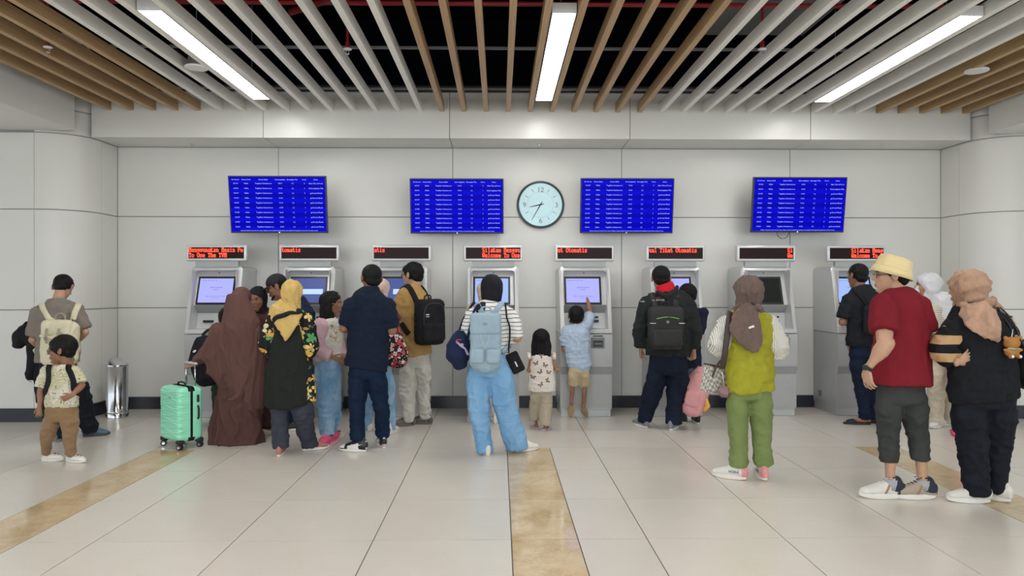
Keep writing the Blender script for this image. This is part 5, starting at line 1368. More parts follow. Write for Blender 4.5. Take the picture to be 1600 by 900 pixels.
for x, y in ((-.15, -.09), (.15, -.09), (-.15, .09), (.15, .09)):
    mb = MB(); mb.rbox(x - .032, x + .032, y - .030, y + .030, .048, .090, .014, 3); ft = mb.build('corner_guard', blk_rub, t, 'auto')
    wl = MB(); Mw = Matrix.Translation((x * 1.04, y * 1.04, .026)) @ Matrix.Rotation(R(25 if x > 0 else 55), 4, 'Z') @ Matrix.Rotation(PI / 2, 4, 'X')
    for s_ in (-.019, .005): wl.lathe([(.012, s_), (.024, s_), (.026, s_ + .002), (.026, s_ + .012), (.024, s_ + .014), (.012, s_ + .014)], n=22, M=Mw)
    wo = wl.build('wheel', blk_rub, ft, 'auto'); wl = MB(); wl.lathe([(.005, -.0205), (.014, -.0215), (.015, -.0195)], n=16, M=Mw); wl.lathe([(.005, .0205), (.014, .0215), (.015, .0195)], n=16, M=Mw); wl.build('hubcap', chrome_m, ft, 'auto')
    mb = MB(); mb.limb([(x * 1.02, y * 1.02, .03), (x, y, .055)], [.010, .014]); mb.build('fork', blk_rub, ft, True)
mb = MB(); mb.limb([(.187, .06, .27), (.199, .06, .29), (.200, .06, .36), (.187, .06, .385)], [(.010, .007)] * 4, side=(0, 1, 0), n=10); mb.build('side_handle', blk_rub, t, True)
mb = MB(); mb.rbox(.180, .192, .048, .072, .42, .49, .008, 3); mb.build('lock', blk_rub, t, 'auto')
mb = MB(); mb.limb([(-.07, -.0, .563), (-.06, 0, .590), (0, 0, .598), (.06, 0, .590), (.07, 0, .563)], [(.010, .007)] * 5, side=(0, 1, 0), n=10); mb.build('top_handle', blk_rub, t, True)
mb = MB(); mb.rbox(.02, .06, -.133, -.128, .465, .475, .002, 1); mb.build('badge', chrome_m, t)
mb = MB()
for x in (-.085, .085): mb.limb([(x, .085, .56), (x, .085, .755)], [.0085, .0085], n=10, dome=False)
mb.build('handle_tubes', chrome_m, t, True); mb = MB(); mb.limb([(-.10, .085, .765), (.10, .085, .765)], [(.016, .012)] * 2, side=(0, 1, 0), n=12); mb.build('handle_grip', plain('grip_grey', (.5, .5, .5), .4), t, True)

# ---------------------------------------------------------------- 5 woman in black hijab, face to us
r = rig(hp(670, 449), 404, 670, sex='f', hh=.145, face=165, head=172, pitch=14, feet=fo(404, 670, (396, 668, 160), (412, 668, 190)), w=.95, nx=404, hx=404)
r.el[1] = px2(r, 388, 560, .0); r.wr[1] = px2(r, 398, 548, -.12); r.el[0] = px2(r, 422, 545, 0); r.wr[0] = px2(r, 414, 560, -.10)
t = person(r, 'woman in a black headscarf facing the camera, behind the brown veil')
garment(r, t, 'gown', fabric('maroon_gown', (.060, .024, .022), var=.1), [(490, 392, 417), (497, 384, 424), (520, 384, 425), (560, 385, 424), (620, 384, 427), (667, 383, 427)], dr=.6, sleeve=.9, sl=(.036, .03), seed=13, specs=[(.010, (9, 9, 1.5), -.1, 3)])
def ex(mb): pass
hijab(r, t, blk, cape=[(.60, .115, .085), (.68, .115, .085), (.76, .108, .08), (.80, .085, .065), (.83, .055, .05)], seed=3, thick=.93)
build_body(r, t, SK2, ears=False, fine_arm=False)
for i in (0, 1): shoe(r, i, t, 'boat', blk_rub, blk_rub)
R5 = r

# ---------------------------------------------------------------- 6 man in the black cap
r = rig(hp(668, 431), 462, 668, hh=.138, face=70, head=103, pitch=22, feet=fo(462, 668, (455, 665, 60), (470, 672, 30)), w=.98, nx=446, hx=461)
r.sh[1] = px2(r, 480, 492, .05); r.sh[0] = px2(r, 445, 492, -.0)
r.el[1] = px2(r, 486, 540, .0); r.wr[1] = px2(r, 470, 560, .1); r.el[0] = px2(r, 445, 540, -.05); r.wr[0] = px2(r, 435, 560, .08)
t = person(r, 'bearded man in a black baseball cap and navy jacket looking down, behind the yellow headscarf')
pants(r, t, 'jeans', denim('denim_mid', (.02, .04, .08), (.04, .07, .13)), [(560, 440, 482), (590, 438, 484)], [[(600, 438, 462), (640, 446, 464), (665, 447, 463)], [(600, 460, 484), (640, 460, 480), (665, 463, 478)]], pdr=.7, seed=15)
garment(r, t, 'jacket', fabric('navy_jacket', (.012, .022, .045), crease=.8), [(470, 430, 462), (478, 436, 482), (490, 436, 491), (520, 436, 492), (560, 438, 488), (590, 438, 486)], dr=.65, sleeve=.95, sl=(.046, .036), shr=.050, seed=16, fold=.010, freq=(10, 10, 26))
build_body(r, t, SK2, hand=('relax', 'relax'), fine_arm=False); hair_short(r, t, thick=.8)
M = r.M; mb = MB(); mb.ell((0, -.06, .19), (.37, .44, .375), M, 26); me = fuse(mb, .006, 2); c = get_co(me); Mi = np.array(M.inverted()); q = c @ Mi[:3, :3].T + Mi[:3, 3]; q[:, 2] = np.maximum(q[:, 2], .13 + q[:, 1] * .05); Mf = np.array(M); set_co(me, q @ Mf[:3, :3].T + Mf[:3, 3]); cp = finish(me, 'cap', plain('cap_black', (.010, .010, .011), .8), t)
mb = MB(); vs = []; n = 14
for lay, zz in ((0, .155), (1, .130)):
    for k_ in range(n + 1):
        a = PI * k_ / n; vs.append(M @ V((.33 * math.cos(a), .20 + .12 * math.sin(a), zz + .02 * math.sin(a))))
    for k_ in range(n + 1):
        a = PI * k_ / n; vs.append(M @ V((.31 * math.cos(a), .26 + .46 * math.sin(a), zz - .06 * math.sin(a) - .03 * abs(math.cos(a)))))
m_ = n + 1; fs = []
for k_ in range(n):
    fs += [(k_, k_ + 1, m_ + k_ + 1, m_ + k_), (2 * m_ + k_, 2 * m_ + m_ + k_, 2 * m_ + m_ + k_ + 1, 2 * m_ + k_ + 1), (m_ + k_, m_ + k_ + 1, 3 * m_ + k_ + 1, 3 * m_ + k_)]
mb.add(vs, fs); mb.build('visor', MATS['cap_black'], cp, True)
mb = MB(); mb.limb([(-.16, .20, -.30), (-.09, .33, -.40), (0, .37, -.43), (.09, .33, -.40), (.16, .20, -.30)], [(.05, .035)] * 5, M=M, n=10); mb.build('beard', hair_m, t, True); glasses(r, t)
for i in (0, 1): shoe(r, i, t, 'sneaker', blk_rub, white_rub)

# ---------------------------------------------------------------- 7 woman in the yellow headscarf
r = rig(hp(709, 439), 460, 709, sex='f', face=-4, head=-12, pitch=6, feet=fo(460, 709, (437, 711, 12), (484, 703, -58)), w=1.0, nx=451, hx=455)
r.sh[0] = px2(r, 429, 500); r.sh[1] = px2(r, 478, 500)
r.el[0] = px2(r, 415, 541, -.02); r.wr[0] = px2(r, 432, 545, .22); r.el[1] = px2(r, 486, 545, -.02); r.wr[1] = px2(r, 470, 556, .22)
t = person(r, 'woman in a yellow headscarf and black pinafore over floral sleeves, grey trousers')
pants(r, t, 'trousers', fabric('slate_trousers', (.040, .044, .060)), [(600, 425, 480), (630, 424, 488)], [[(640, 423, 452), (670, 425, 451), (700, 427, 452)], [(640, 454, 490), (668, 462, 491), (684, 468, 494), (697, 472, 499)]], seed=18)
fl = floral('floral_black', (.010, .011, .012), [(.75, .45, .12), (.70, .60, .40), (.80, .50, .10), (.45, .25, .08), (.75, .55, .2), (.10, .35, .12)], 11, .50)
garment(r, t, 'floral_dress', fl, [(480, 438, 470), (487, 424, 482), (500, 423, 483), (530, 427, 485), (560, 424, 488), (600, 421, 493), (627, 420, 495)], dr=.40, sleeve=.97, sl=(.050, .036), shr=.046, seed=19)
garment(r, t, 'pinafore', fabric('pinafore_black', (.014, .017, .014), var=.1, stretch=(1.4, 1.4, .6)), [(507, 430, 476), (520, 426, 481), (545, 422, 483), (575, 417, 485), (605, 414, 487), (630, 414, 488), (636, 417, 486)], dr=.68, seed=20, fold=.007, freq=(8, 8, 4))
yl = fabric('scarf_yellow', (.62, .425, .145), var=.08, stretch=(1.5, 1.5, .6))
def ex(mb):
    rows_limb(mb, r, [(478, 436, 474), (486, 421, 480), (496, 419, 481), (504, 424, 477)], .55)
    mb.limb([px2(r, 448, 494, -.11), px2(r, 448, 508, -.145), px2(r, 447, 521, -.155), px2(r, 446, 531, -.15)], [(.135, .022), (.105, .022), (.055, .02), (.012, .012)], side=(1, 0, 0), n=16)
hj = hijab(r, t, yl, seed=4, extra=ex, fold=.008, pleat=(11, .06))
build_body(r, t, SK, ears=False, fine_arm=False)
pk = plain('shoe_dusty_pink', (.42, .17, .14), .75)
for i in (0, 1): shoe(r, i, t, 'sneaker', pk, white_rub)
b = thing('sling_strap', 'wide black bag strap crossing the back of the yellow headscarf', 'strap', r.loc)
mb = MB(); pts = [px2(r, 473, 480, -.02), px2(r, 466, 483, -.12), px2(r, 450, 487, -.16), px2(r, 437, 493, -.15), px2(r, 428, 503, -.12), px2(r, 424, 520, -.10)]
ribbon(mb, pts, .045, .010, n=5, tree=bvh(hj), off=.010); mb.build('band', blk, b, True)

# ---------------------------------------------------------------- 8 girl in pink
r = rig(hp(690, 456), 511, 690, sex='f', hh=.150, face=-105, head=-97, pitch=4, feet=fo(511, 689, (524, 684, -85), (513, 690, -82)), w=.9, child=True, nx=510, hx=512)
r.sh[1] = px2(r, 500, 508, -.06); r.sh[0] = px2(r, 524, 505, .12); r.el[1] = px2(r, 494, 546, -.10); r.wr[1] = px2(r, 519, 558, -.13); r.el[0] = px2(r, 528, 545, .13); r.wr[0] = px2(r, 534, 560, .02)
t = person(r, 'girl with long black hair in a pink jacket, cargo jeans and pink clogs')
pants(r, t, 'jeans', denim_l, [(555, 494, 531), (575, 492, 533)], [[(585, 492, 520), (620, 495, 522), (650, 498, 522), (679, 500, 523)], [(585, 508, 533), (620, 508, 533), (650, 508, 531), (676, 510, 528)]], dr=1.15, pdr=1.05, seed=21, fold=.009)
ho = garment(r, t, 'tshirt', fabric('tee_cream', (.72, .69, .62)), [(497, 506, 524), (503, 502, 531), (520, 500, 535), (545, 498, 533), (561, 497, 531)], dr=.75, seed=22)
pkj = fabric('jacket_pink', (.56, .37, .42), var=.06)
def ex(mb): pass
garment(r, t, 'jacket', pkj, [(500, 497, 519), (506, 490, 520), (525, 489, 518), (545, 489, 514), (563, 490, 514)], dr=1.3, sleeve=.95, sl=(.050, .040), shr=.046, seed=23)
build_body(r, t, SK2, hand=('relax', {'t': (.3, -.4, .6), 'n': (.1, .8, -.3), 'c': .45, 'd': (1, -.1, -.35)}), fine_arm=False, ears=False)
hair_long(r, t, zend=-1.55, wd=.34, sidefall=1, lean=.05); glasses(r, t, plain('frame_rose', (.45, .25, .22), .3))
mb = MB()
for q in ((514, 510, .03), (521, 516, .03), (515, 524, .035), (522, 531, .028), (518, 518, .02)): mb.ell(px2(r, q[0] + 6, q[1], -.168), (q[2], .004, q[2] * .8), n=12)
mb.build('graphic', floral('graphic_print', (.62, .55, .42), [(.30, .12, .10), (.65, .6, .5), (.20, .22, .12)], 30, .5), ho, True)['kind'] = 'stuff'
pc = plain('clog_pink', (.78, .10, .22), .5)
for i in (0, 1): shoe(r, i, t, 'clog', pc, pc, accents={'hole': plain('hole_pink', (.30, .02, .06), .6), 'charm': plain('charm_rose', (.80, .35, .40), .5)}, scale=1.12)

# ---------------------------------------------------------------- 9 man in navy
r = rig(hp(703, 414), 577, 703, hh=.133, face=12, head=28, pitch=3, feet=fo(577, 703, (561, 705, 66), (598, 698, 8)), w=1.12, nx=580, hx=574)
r.sh[0] = px2(r, 549, 478); r.sh[1] = px2(r, 605, 480); r.el[0] = px2(r, 539, 513, .02); r.wr[0] = px2(r, 566, 519, .24); r.el[1] = px2(r, 611, 516, .02); r.wr[1] = px2(r, 585, 512, .26)
t = person(r, 'stocky man with glasses in a dark navy shirt and jeans, black and white sneakers')
pants(r, t, 'jeans', denim_n, [(560, 543, 604), (585, 542, 606)], [[(598, 543, 574), (635, 545, 571), (668, 547, 570), (687, 547, 570)], [(598, 573, 606), (620, 579, 607), (645, 585, 609), (670, 587, 608), (683, 588, 608)]], seed=24, fold=.008)
def ex(mb):
    mb.limb([px2(r, 580, 456, .02), px2(r, 580, 447, .02)], [(.085, .075), (.070, .064)], side=(1, 0, 0), n=20, dome=False)
sh = garment(r, t, 'shirt', fabric('shirt_navy', (.005, .0115, .028), var=.15, crease=.5), [(450, 567, 594), (456, 558, 600), (463, 550, 606), (480, 546, 608), (520, 544, 608), (550, 541, 607), (568, 538, 606), (576, 536, 605)], dr=.60, sleeve=.44, sl=(.050, .046), shr=.050, seed=25, extra=ex, fold=.007)
build_body(r, t, SK2); hair_short(r, t, thick=.75, messy=.004); glasses(r, t)
mb = MB(); mb.prism([(-.012, -.12), (.010, -.12), (.006, .12), (-.006, .12)], -.003, .003, 'xz', Matrix.Translation(px2(r, 588, 485, -.19))) if False else None
pbw = plain('leather_black', (.012, .012, .013), .4); pwh = plain('leather_white', (.72, .71, .68), .4)
for i in (0, 1):
    so, M = shoe(r, i, t, 'sneaker', pbw, white_rub, accents={'lace': blk_rub, 'heel': plain('heel_grey', (.45, .45, .45), .5)},
                 zones=[(pwh, lambda x, y, z: (np.abs(x) > .018) & (y > -.005) & (y < .095) & (z < .078 - .25 * y)), (pwh, lambda x, y, z: (y > .125) & (z > .034))])
    sw = [[(.052, .006), (.020, .004), (-.02, .016), (-.058, .034), (-.015, .024), (.025, .020)]]
    for sd in (1, -1):
        B = Matrix(((0, 0, sd, sd * .12), (1, 0, 0, .01), (0, 1, 0, .040), (0, 0, 0, 1)))
        decal(so, sw, M @ B, pwh, 'swoosh', so, off=.003)
R9 = r

# ---------------------------------------------------------------- 10 woman behind him
r = rig(hp(678, 435), 592, 678, sex='f', face=20, head=0, feet=fo(592, 678, (575, 672, 15), (610, 677, -35)), w=.95, nx=592, hx=591)
r.el[1] = px2(r, 617, 500, -.02); r.wr[1] = px2(r, 600, 505, .2); r.sh[1] = px2(r, 608, 487, 0)
t = person(r, 'woman in a pale pink headscarf and pale jeans standing behind the navy shirt')
pants(r, t, 'jeans', denim_l, [(570, 570, 612), (590, 568, 615)], [[(600, 567, 588), (640, 568, 583), (672, 569, 581)], [(600, 596, 618), (640, 602, 618), (672, 605, 619)]], seed=27)
mar = fabric('top_maroon', (.13, .035, .055))
garment(r, t, 'top', mar, [(470, 580, 604), (477, 574, 612), (495, 573, 614), (530, 574, 612), (570, 570, 613)], sleeve=.95, sl=(.046, .035), shr=.044, seed=28)
hijab(r, t, fabric('scarf_pale_pink', (.62, .46, .40), var=.05), cape=[(.74, .10, .08), (.79, .085, .07), (.83, .055, .05)], seed=5, thick=1.08)
build_body(r, t, SK, ears=False, fine_arm=False)
for i in (0, 1): shoe(r, i, t, 'boat', white_rub, white_rub)
b = thing('tote_bag', 'black tote with red and white flower print between navy shirt and mustard shirt', 'bag', r.loc)
mb = MB(); mb.limb([px2(r, 616, 512, -.20), px2(r, 617, 530, -.22), px2(r, 620, 550, -.23), px2(r, 620, 566, -.22)], [(.045, .035), (.085, .05), (.11, .065), (.10, .06)], side=(1, 0, 0), n=20)
blob(mb, .008, 3, 'pouch', floral('floral_red', (.014, .012, .014), [(.65, .03, .05), (.75, .70, .68), (.60, .10, .10), (.70, .5, .5), (.02, .02, .02)], 24, .55, lo=(.7, .68, .65), seed=3.1), b, [(.005, (12, 12, 10), 0, 3)], 3)
mb = MB(); ribbon(mb, [px2(r, 614, 514, -.20), px2(r, 616, 497, -.14), px2(r, 619, 490, -.06), px2(r, 618, 500, .03), px2(r, 618, 514, -.16)], .016, .006, nrm=V((.7, -.7, 0))); mb.build('handle', blk, b, True)

# ---------------------------------------------------------------- 11 man in the mustard shirt
r = rig(hp(665, 411), 652, 665, hh=.136, face=38, head=62, pitch=5, feet=fo(652, 664, (638, 664, 70), (664, 661, 35)), w=.95, nx=648, hx=651)
r.sh[0] = px2(r, 625, 474, -.02); r.sh[1] = px2(r, 664, 474, .05); r.el[0] = px2(r, 619, 518, .0); r.wr[0] = px2(r, 612, 500, .22); r.el[1] = px2(r, 665, 520, .10); r.wr[1] = px2(r, 645, 530, .28)
t = person(r, 'young man with black hair in a mustard shirt and off-white trousers')
pants(r, t, 'trousers', fabric('trousers_offwhite', (.54, .52, .46), crease=.6), [(545, 630, 673), (565, 626, 675)], [[(578, 624, 650), (605, 624, 649), (635, 627, 648), (658, 630, 648)], [(578, 649, 675), (605, 651, 673), (635, 653, 673), (655, 656, 674)]], seed=30, fold=.010)
def ex(mb): mb.limb([px2(r, 648, 455, .02), px2(r, 647, 444, .03)], [(.09, .075), (.066, .06)], side=(1, 0, 0), n=20, dome=False)
sh = garment(r, t, 'shirt', fabric('shirt_mustard', (.44, .275, .095), crease=.6), [(449, 634, 663), (457, 624, 669), (466, 618, 671), (490, 618, 672), (520, 620, 672), (545, 626, 674), (556, 628, 675)], dr=.62, sleeve=.93, sl=(.048, .036), shr=.046, seed=31, extra=ex, fold=.009)
build_body(r, t, SK3, fine_arm=False); hair_short(r, t, thick=1.3, messy=.014, fringe=1); glasses(r, t)
gp = floral('shoe_camouflage', (.14, .125, .11), [(.22, .20, .17), (.05, .05, .05), (.30, .28, .24)], 30, .4)
for i in (0, 1): shoe(r, i, t, 'boat', gp, plain('sole_brown', (.16, .13, .10), .7))
def backpack_std(label, r, face, c, w_, d, h_, mat, tree, wd=.05, extra=None, zt=None, cat='backpack', pocket=True, sp_=.055, sides=(-1, 1)):
    b = thing('backpack', label, cat, r.loc); M = bagframe(r, c, face)
    mb = MB(); rr_blob(mb, M, w_, d, h_, .055); mb.limb([M @ V((0, 0, -h_ * .3)), M @ V((0, .0, h_ * .32))], [(w_ * .5, d * .55), (w_ * .47, d * .5)], side=M.to_3x3() @ V((1, 0, 0)), n=24)
    mc = blob(mb, .009, 5, 'main_compartment', mat, b, [(.004, (10, 10, 12), 0, 3)], 3)
    if pocket:
        mb = MB(); rr_blob(mb, M, w_ * .86, d * .5, h_ * .42, .04, (0, d * .48, -h_ * .22)); blob(mb, .009, 4, 'front_pocket', mat, b, [(.003, (10, 10, 12), 0, 3)], 5)
    mb = MB(); pts = smoothpath([M @ V((x, -d * .2, h_ * .5 + z)) for x, z in ((-.04, -.01), (-.035, .03), (0, .042), (.035, .03), (.04, -.01))], 4); mb.limb(pts, [.007] * len(pts), n=8); mb.build('grab_handle', mat, b, True)
    if tree: shoulder_straps(r, b, tree, mat, c.z + h_ * .42, c.z - h_ * .30, wd, sp_=sp_, sides=sides)
    return b, M, mc
b, M, mc = backpack_std('bulky black backpack worn over the mustard shirt', r, 38, px2(r, 668, 503, -.13) + V((.02, 0, 0)), .32, .17, .48, blk, bvh(sh), .06)
mb = MB(); pts = smoothpath([M @ V((x, .10 + .0 * z, z)) for x, z in ((-.13, -.02), (-.12, .12), (-.07, .19), (.07, .19), (.12, .12), (.13, -.02))], 5); mb.limb(pts, [.003] * len(pts), n=6); mb.build('zip', plain('zip_dark', (.05, .05, .055), .4), b, True)
mb = MB(); mb.rbox(.06, .10, .088, .094, .075, .085, .002, 1, M); mb.rbox(.06, .10, .088, .094, .055, .062, .002, 1, M); mb.build('zip_pull', white_m, b)['kind'] = 'stuff'

# ---------------------------------------------------------------- 13 woman at the fourth machine (before 12)
r = rig(hp(661, 441), 757, 661, sex='f', face=0, head=6, feet=fo(757, 661, (738, 660, 15), (777, 661, -20)), w=.95, nx=758, hx=758)
r.el[0] = px2(r, 735, 520, .02); r.wr[0] = px2(r, 740, 508, .22); r.el[1] = px2(r, 780, 520, .02); r.wr[1] = px2(r, 770, 500, .24)
t = person(r, 'woman in a cream headscarf and white trousers hidden behind the pale blue backpack')
pants(r, t, 'trousers', fabric('trousers_white', (.62, .60, .55)), [(560, 737, 778), (590, 734, 782)], [[(600, 733, 757), (630, 732, 749), (655, 731, 744)], [(600, 759, 783), (630, 766, 783), (655, 771, 784)]], seed=33)
garment(r, t, 'top', fabric('top_beige', (.45, .38, .30)), [(478, 748, 768), (486, 737, 778), (510, 737, 778), (560, 735, 780), (590, 734, 781)], sleeve=.95, seed=34)
hijab(r, t, fabric('scarf_cream', (.60, .50, .38)), cape=[(.70, .10, .08), (.77, .10, .08), (.80, .08, .065), (.83, .055, .05)], seed=6, thick=1.05, bun=.0)
build_body(r, t, SK, ears=False, fine_arm=False)
for i in (0, 1): shoe(r, i, t, 'sneaker', white_rub, white_rub)

# ---------------------------------------------------------------- 12 woman with the pale blue backpack
r = rig(hp(711, 430), 787, 711, sex='f', face=-2, head=2, hh=.150, pitch=6, feet=fo(787, 711, (760, 710, 18), (816, 705, -58)), w=1.02, nx=768, hx=763)
r.sh[0] = px2(r, 739, 494); r.sh[1] = px2(r, 796, 494); r.el[0] = px2(r, 728, 530, .0); r.wr[0] = px2(r, 738, 536, .24); r.el[1] = px2(r, 806, 528, -.02); r.wr[1] = px2(r, 774, 516, .20)
t = person(r, 'woman in a black headscarf, striped white top and sky blue wide jeans')
pants(r, t, 'jeans', denim_b, [(548, 732, 794), (568, 728, 797), (582, 727, 800)], [[(596, 728, 764), (625, 731, 765), (660, 736, 766), (690, 741, 768), (706, 743, 770)], [(596, 764, 803), (625, 769, 806), (655, 777, 813), (680, 784, 820), (699, 789, 827)]], seed=35, fold=.008, dyk=.0)
st = stripes('stripes_white', (.74, .73, .70), (.02, .02, .022), .0335, .17, wob=.012)
sh = garment(r, t, 'top', st, [(470, 754, 780), (476, 742, 790), (484, 736, 799), (500, 736, 799), (525, 738, 797), (550, 735, 795)], dr=.58, sleeve=.92, sl=(.050, .042), shr=.048, seed=36, fold=.006)
def ex(mb): mb.limb([px2(r, 757, 476, -.03), px2(r, 750, 482, -.08), px2(r, 746, 488, -.08)], [(.05, .03), (.05, .025), (.02, .015)], side=(1, 0, 0))
hijab(r, t, blk, cape=[(.805, .075, .06), (.83, .055, .05)], seed=7, thick=.97, fold=.0025, extra=ex)
build_body(r, t, SK, ears=False)
for i in (0, 1): shoe(r, i, t, 'sneaker', plain('canvas_white', (.68, .66, .60), .8), white_rub)
pb = fabric('bag_pale_blue', (.31, .42, .50), var=.05, crease=.2, cscale=9)
c = px2(r, 759, 530, -.20); M = bagframe(r, c, -2)
b = thing('backpack', 'pale blue-grey flap backpack on the woman in the striped top', 'backpack', r.loc)
mb = MB(); rr_blob(mb, M, .265, .15, .42, .05, (0, 0, -.015)); mb.limb([M @ V((0, 0, -.20)), M @ V((0, .0, .05))], [(.135, .09), (.125, .08)], side=(1, 0, 0), n=24); blob(mb, .008, 4, 'main_compartment', pb, b, [(.006, (12, 12, 10), 0, 3), (.003, (28, 28, 24), 0, 3)], 3)
mb = MB(); rr_blob(mb, M, .262, .12, .185, .03, (0, .035, .135)); fp = blob(mb, .007, 3, 'flap', pb, b, [(.003, (12, 12, 10), 0, 3)], 4)
for x in (-.066, .066): 
    mb = MB(); rr_blob(mb, M, .122, .07, .13, .028, (x, .085, -.135)); blob(mb, .007, 3, 'front_pocket', pb, b, [(.003, (14, 14, 12), 0, 3)], 5)
    mb = MB(); ribbon(mb, [M @ V((x * .6, .10, .05)), M @ V((x * .35, .108, -.01)), M @ V((x * .1, .11, -.07))], .006, .004, nrm=V((0, -1, 0))); mb.build('pull_cord', plain('cord_grey', (.42, .48, .5), .6), b)
mb = MB(); mb.ell(M @ V((0, .098, .135)), (.020, .003, .013), n=16); mb.build('emblem', plain('emblem_blue', (.20, .28, .36), .5), b, True)
mb = MB(); pts = smoothpath([M @ V((x, -.02, .215 + z)) for x, z in ((-.05, -.01), (-.04, .045), (0, .06), (.04, .045), (.05, -.01))], 4); mb.limb(pts, [.008] * len(pts), n=8); mb.build('grab_handle', pb, b, True)
tr = bvh(sh)
for pts in ([(752, 491, -.15), (748, 481, -.12), (745, 474, -.02), (743, 482, .12), (740, 510, .13), (735, 540, .05)], [(772, 491, -.15), (779, 481, -.12), (784, 474, -.02), (786, 482, .12), (790, 510, .13), (796, 530, .03), (786, 552, -.10)]):
    mb = MB(); ribbon(mb, [px2(r, *q) for q in pts], .048, .012, n=5, tree=tr, off=.010); mb.build('shoulder_strap', pb, b, True)
nv = fabric('bag_navy', (.010, .018, .055), var=.15, crease=.6)
b = thing('shoulder_bag', 'round navy quilted shoulder bag with dangling charm left of the pale blue backpack', 'bag', r.loc)
mb = MB(); mb.limb([px2(r, 720, 523, -.05), px2(r, 717, 540, -.07), px2(r, 716, 556, -.08), px2(r, 719, 568, -.08)], [(.065, .045), (.108, .085), (.112, .09), (.07, .06)], side=(1, 0, 0), n=24); blob(mb, .009, 5, 'pouch', nv, b, [(.005, (6, 6, 22), 0, 3)], 3)
mb = MB(); ribbon(mb, [px2(r, 716, 524, -.04), px2(r, 724, 500, -.02), px2(r, 738, 476, -.01), px2(r, 741, 474, .03), px2(r, 740, 490, .14), px2(r, 728, 525, .04)], .022, .008, nrm=V((.6, -.8, 0))); mb.build('strap', nv, b, True)
mb = MB(); ribbon(mb, [px2(r, 731, 528, -.11), px2(r, 736, 505, -.16), px2(r, 741, 486, -.14), px2(r, 747, 476, -.04)], .022, .008, nrm=V((.3, -.95, 0))); mb.build('strap', nv, b, True)
mb = MB(); mb.limb([px2(r, 714, 534, -.17), px2(r, 720, 540, -.18), px2(r, 727, 545, -.18), px2(r, 731, 553, -.18)], [.006, .012, .008, .012], n=8); mb.ell(px2(r, 722, 539, -.18), (.016, .012, .016), n=10); ch = mb.build('charm', plain('charm_mauve', (.35, .30, .45), .5), b, True)
mb = MB(); mb.limb(smoothpath([px2(r, 721, 531, -.17), px2(r, 714, 531, -.175), px2(r, 713, 536, -.178), px2(r, 718, 538, -.178)], 4), [.003] * 13, n=6); mb.build('ring', plain('ring_red', (.5, .06, .06), .4), b, True)
b = thing('crossbody_bag', 'small black bag hanging at the right hip of the striped top', 'bag', r.loc)
mb = MB(); Mb = Matrix.Translation(px2(r, 805, 568, .0)) @ Matrix.Rotation(R(-26), 4, 'Y'); mb.rbox(-.055, .062, -.035, .035, -.085, .10, .02, 3, Mb); mb.build('pouch', blk, b, 'auto')
mb = MB(); mb.rbox(.0, .012, -.039, -.034, -.03, .02, .002, 1, Mb); mb.build('clasp', white_m, b)
mb = MB(); ribbon(mb, [px2(r, 798, 552, -.04), px2(r, 795, 520, -.12), px2(r, 793, 500, -.14), px2(r, 791, 480, -.08), px2(r, 789, 474, .0), px2(r, 790, 500, .13)], .014, .006, n=5, tree=tr, off=.014); mb.build('strap', blk, b, True)

# ---------------------------------------------------------------- 14 little girl
r = rig(hp(672, 515), 844, 672, sex='f', hh=.19, face=0, head=-4, feet=fo(844, 670, (838, 668, 20), (852, 671, -35)), child=True, w=1.0, nx=846, hx=845)
r.sh[0] = px2(r, 831, 560); r.sh[1] = px2(r, 861, 560); r.el[1] = px2(r, 869, 577, -.02); r.wr[1] = px2(r, 862, 572, .13); r.el[0] = px2(r, 827, 578, 0); r.wr[0] = px2(r, 832, 575, .14)
t = person(r, 'little girl with long black hair in a white blouse with brown butterflies and beige trousers')
pants(r, t, 'trousers', fabric('trousers_beige', (.42, .365, .275), var=.06), [(600, 829, 862), (612, 828, 863)], [[(618, 828, 845), (640, 827, 844), (656, 827, 844)], [(618, 844, 863), (640, 842, 863), (664, 841, 861)]], seed=38, fold=.004)
bl = fabric('blouse_white', (.70, .64, .58), var=.04)
sh = garment(r, t, 'blouse', bl, [(552, 836, 856), (557, 829, 863), (565, 828, 864), (585, 827, 866), (611, 825, 868)], dr=.62, seed=39, fold=.005)
build_body(r, t, SK2); hair_long(r, t, zend=-.80, wd=.47, lean=.02)
mb = MB()
for sg, cx_ in ((-1, 830), (1, 862)):
    for k_ in range(9):
        a = -2.2 + k_ * .55; p = px2(r, cx_ + sg * 3.5, 556, 0) + V((.006 * math.sin(k_ * 3), .055 * math.sin(a), .026 * math.cos(a) - .004)); mb.ell(p, (.024, .017, .017), n=8)
me = fuse(mb, .006, 2); finish(me, 'frills', bl, sh)['kind'] = 'stuff'
bd = plain('butterfly_brown', (.10, .045, .03), .8); bd2 = plain('butterfly_tan', (.42, .24, .16), .8)
wing = [[(.0, .0), (.012, .016), (.026, .020), (.028, .008), (.018, -.002)], [(.0, .0), (.016, -.004), (.020, -.014), (.010, -.020), (.002, -.010)]]
wing = wing + [[(-x, y) for x, y in w_] for w_ in wing]; inner = [[(x * .6 + math.copysign(.004, x), y * .6) for x, y in w_] for w_ in wing]
for n_, (bx_, by_, rt) in enumerate(((832, 569, .4), (841, 575, -.3), (856, 578, .5), (851, 562, 2.4), (828, 588, 1.2), (848, 589, -.7), (862, 590, .2), (836, 598, .2), (860, 603, 1.3), (849, 610, -.6))):
    Mb = Matrix.Translation(px2(r, bx_, by_, -.5)) @ Matrix.Rotation(rt, 4, 'Y') @ Matrix.Rotation(PI / 2, 4, 'X'); decal(sh, wing, Mb, bd, 'butterfly_print', sh, off=.002); decal(sh, inner, Mb, bd2, 'butterfly_print', sh, off=.0032)
for i in (0, 1): shoe(r, i, t, 'slip', plain('slipper_pink', (.55, .36, .38), .6), plain('slipper_sole', (.42, .38, .42), .6), scale=1.1)

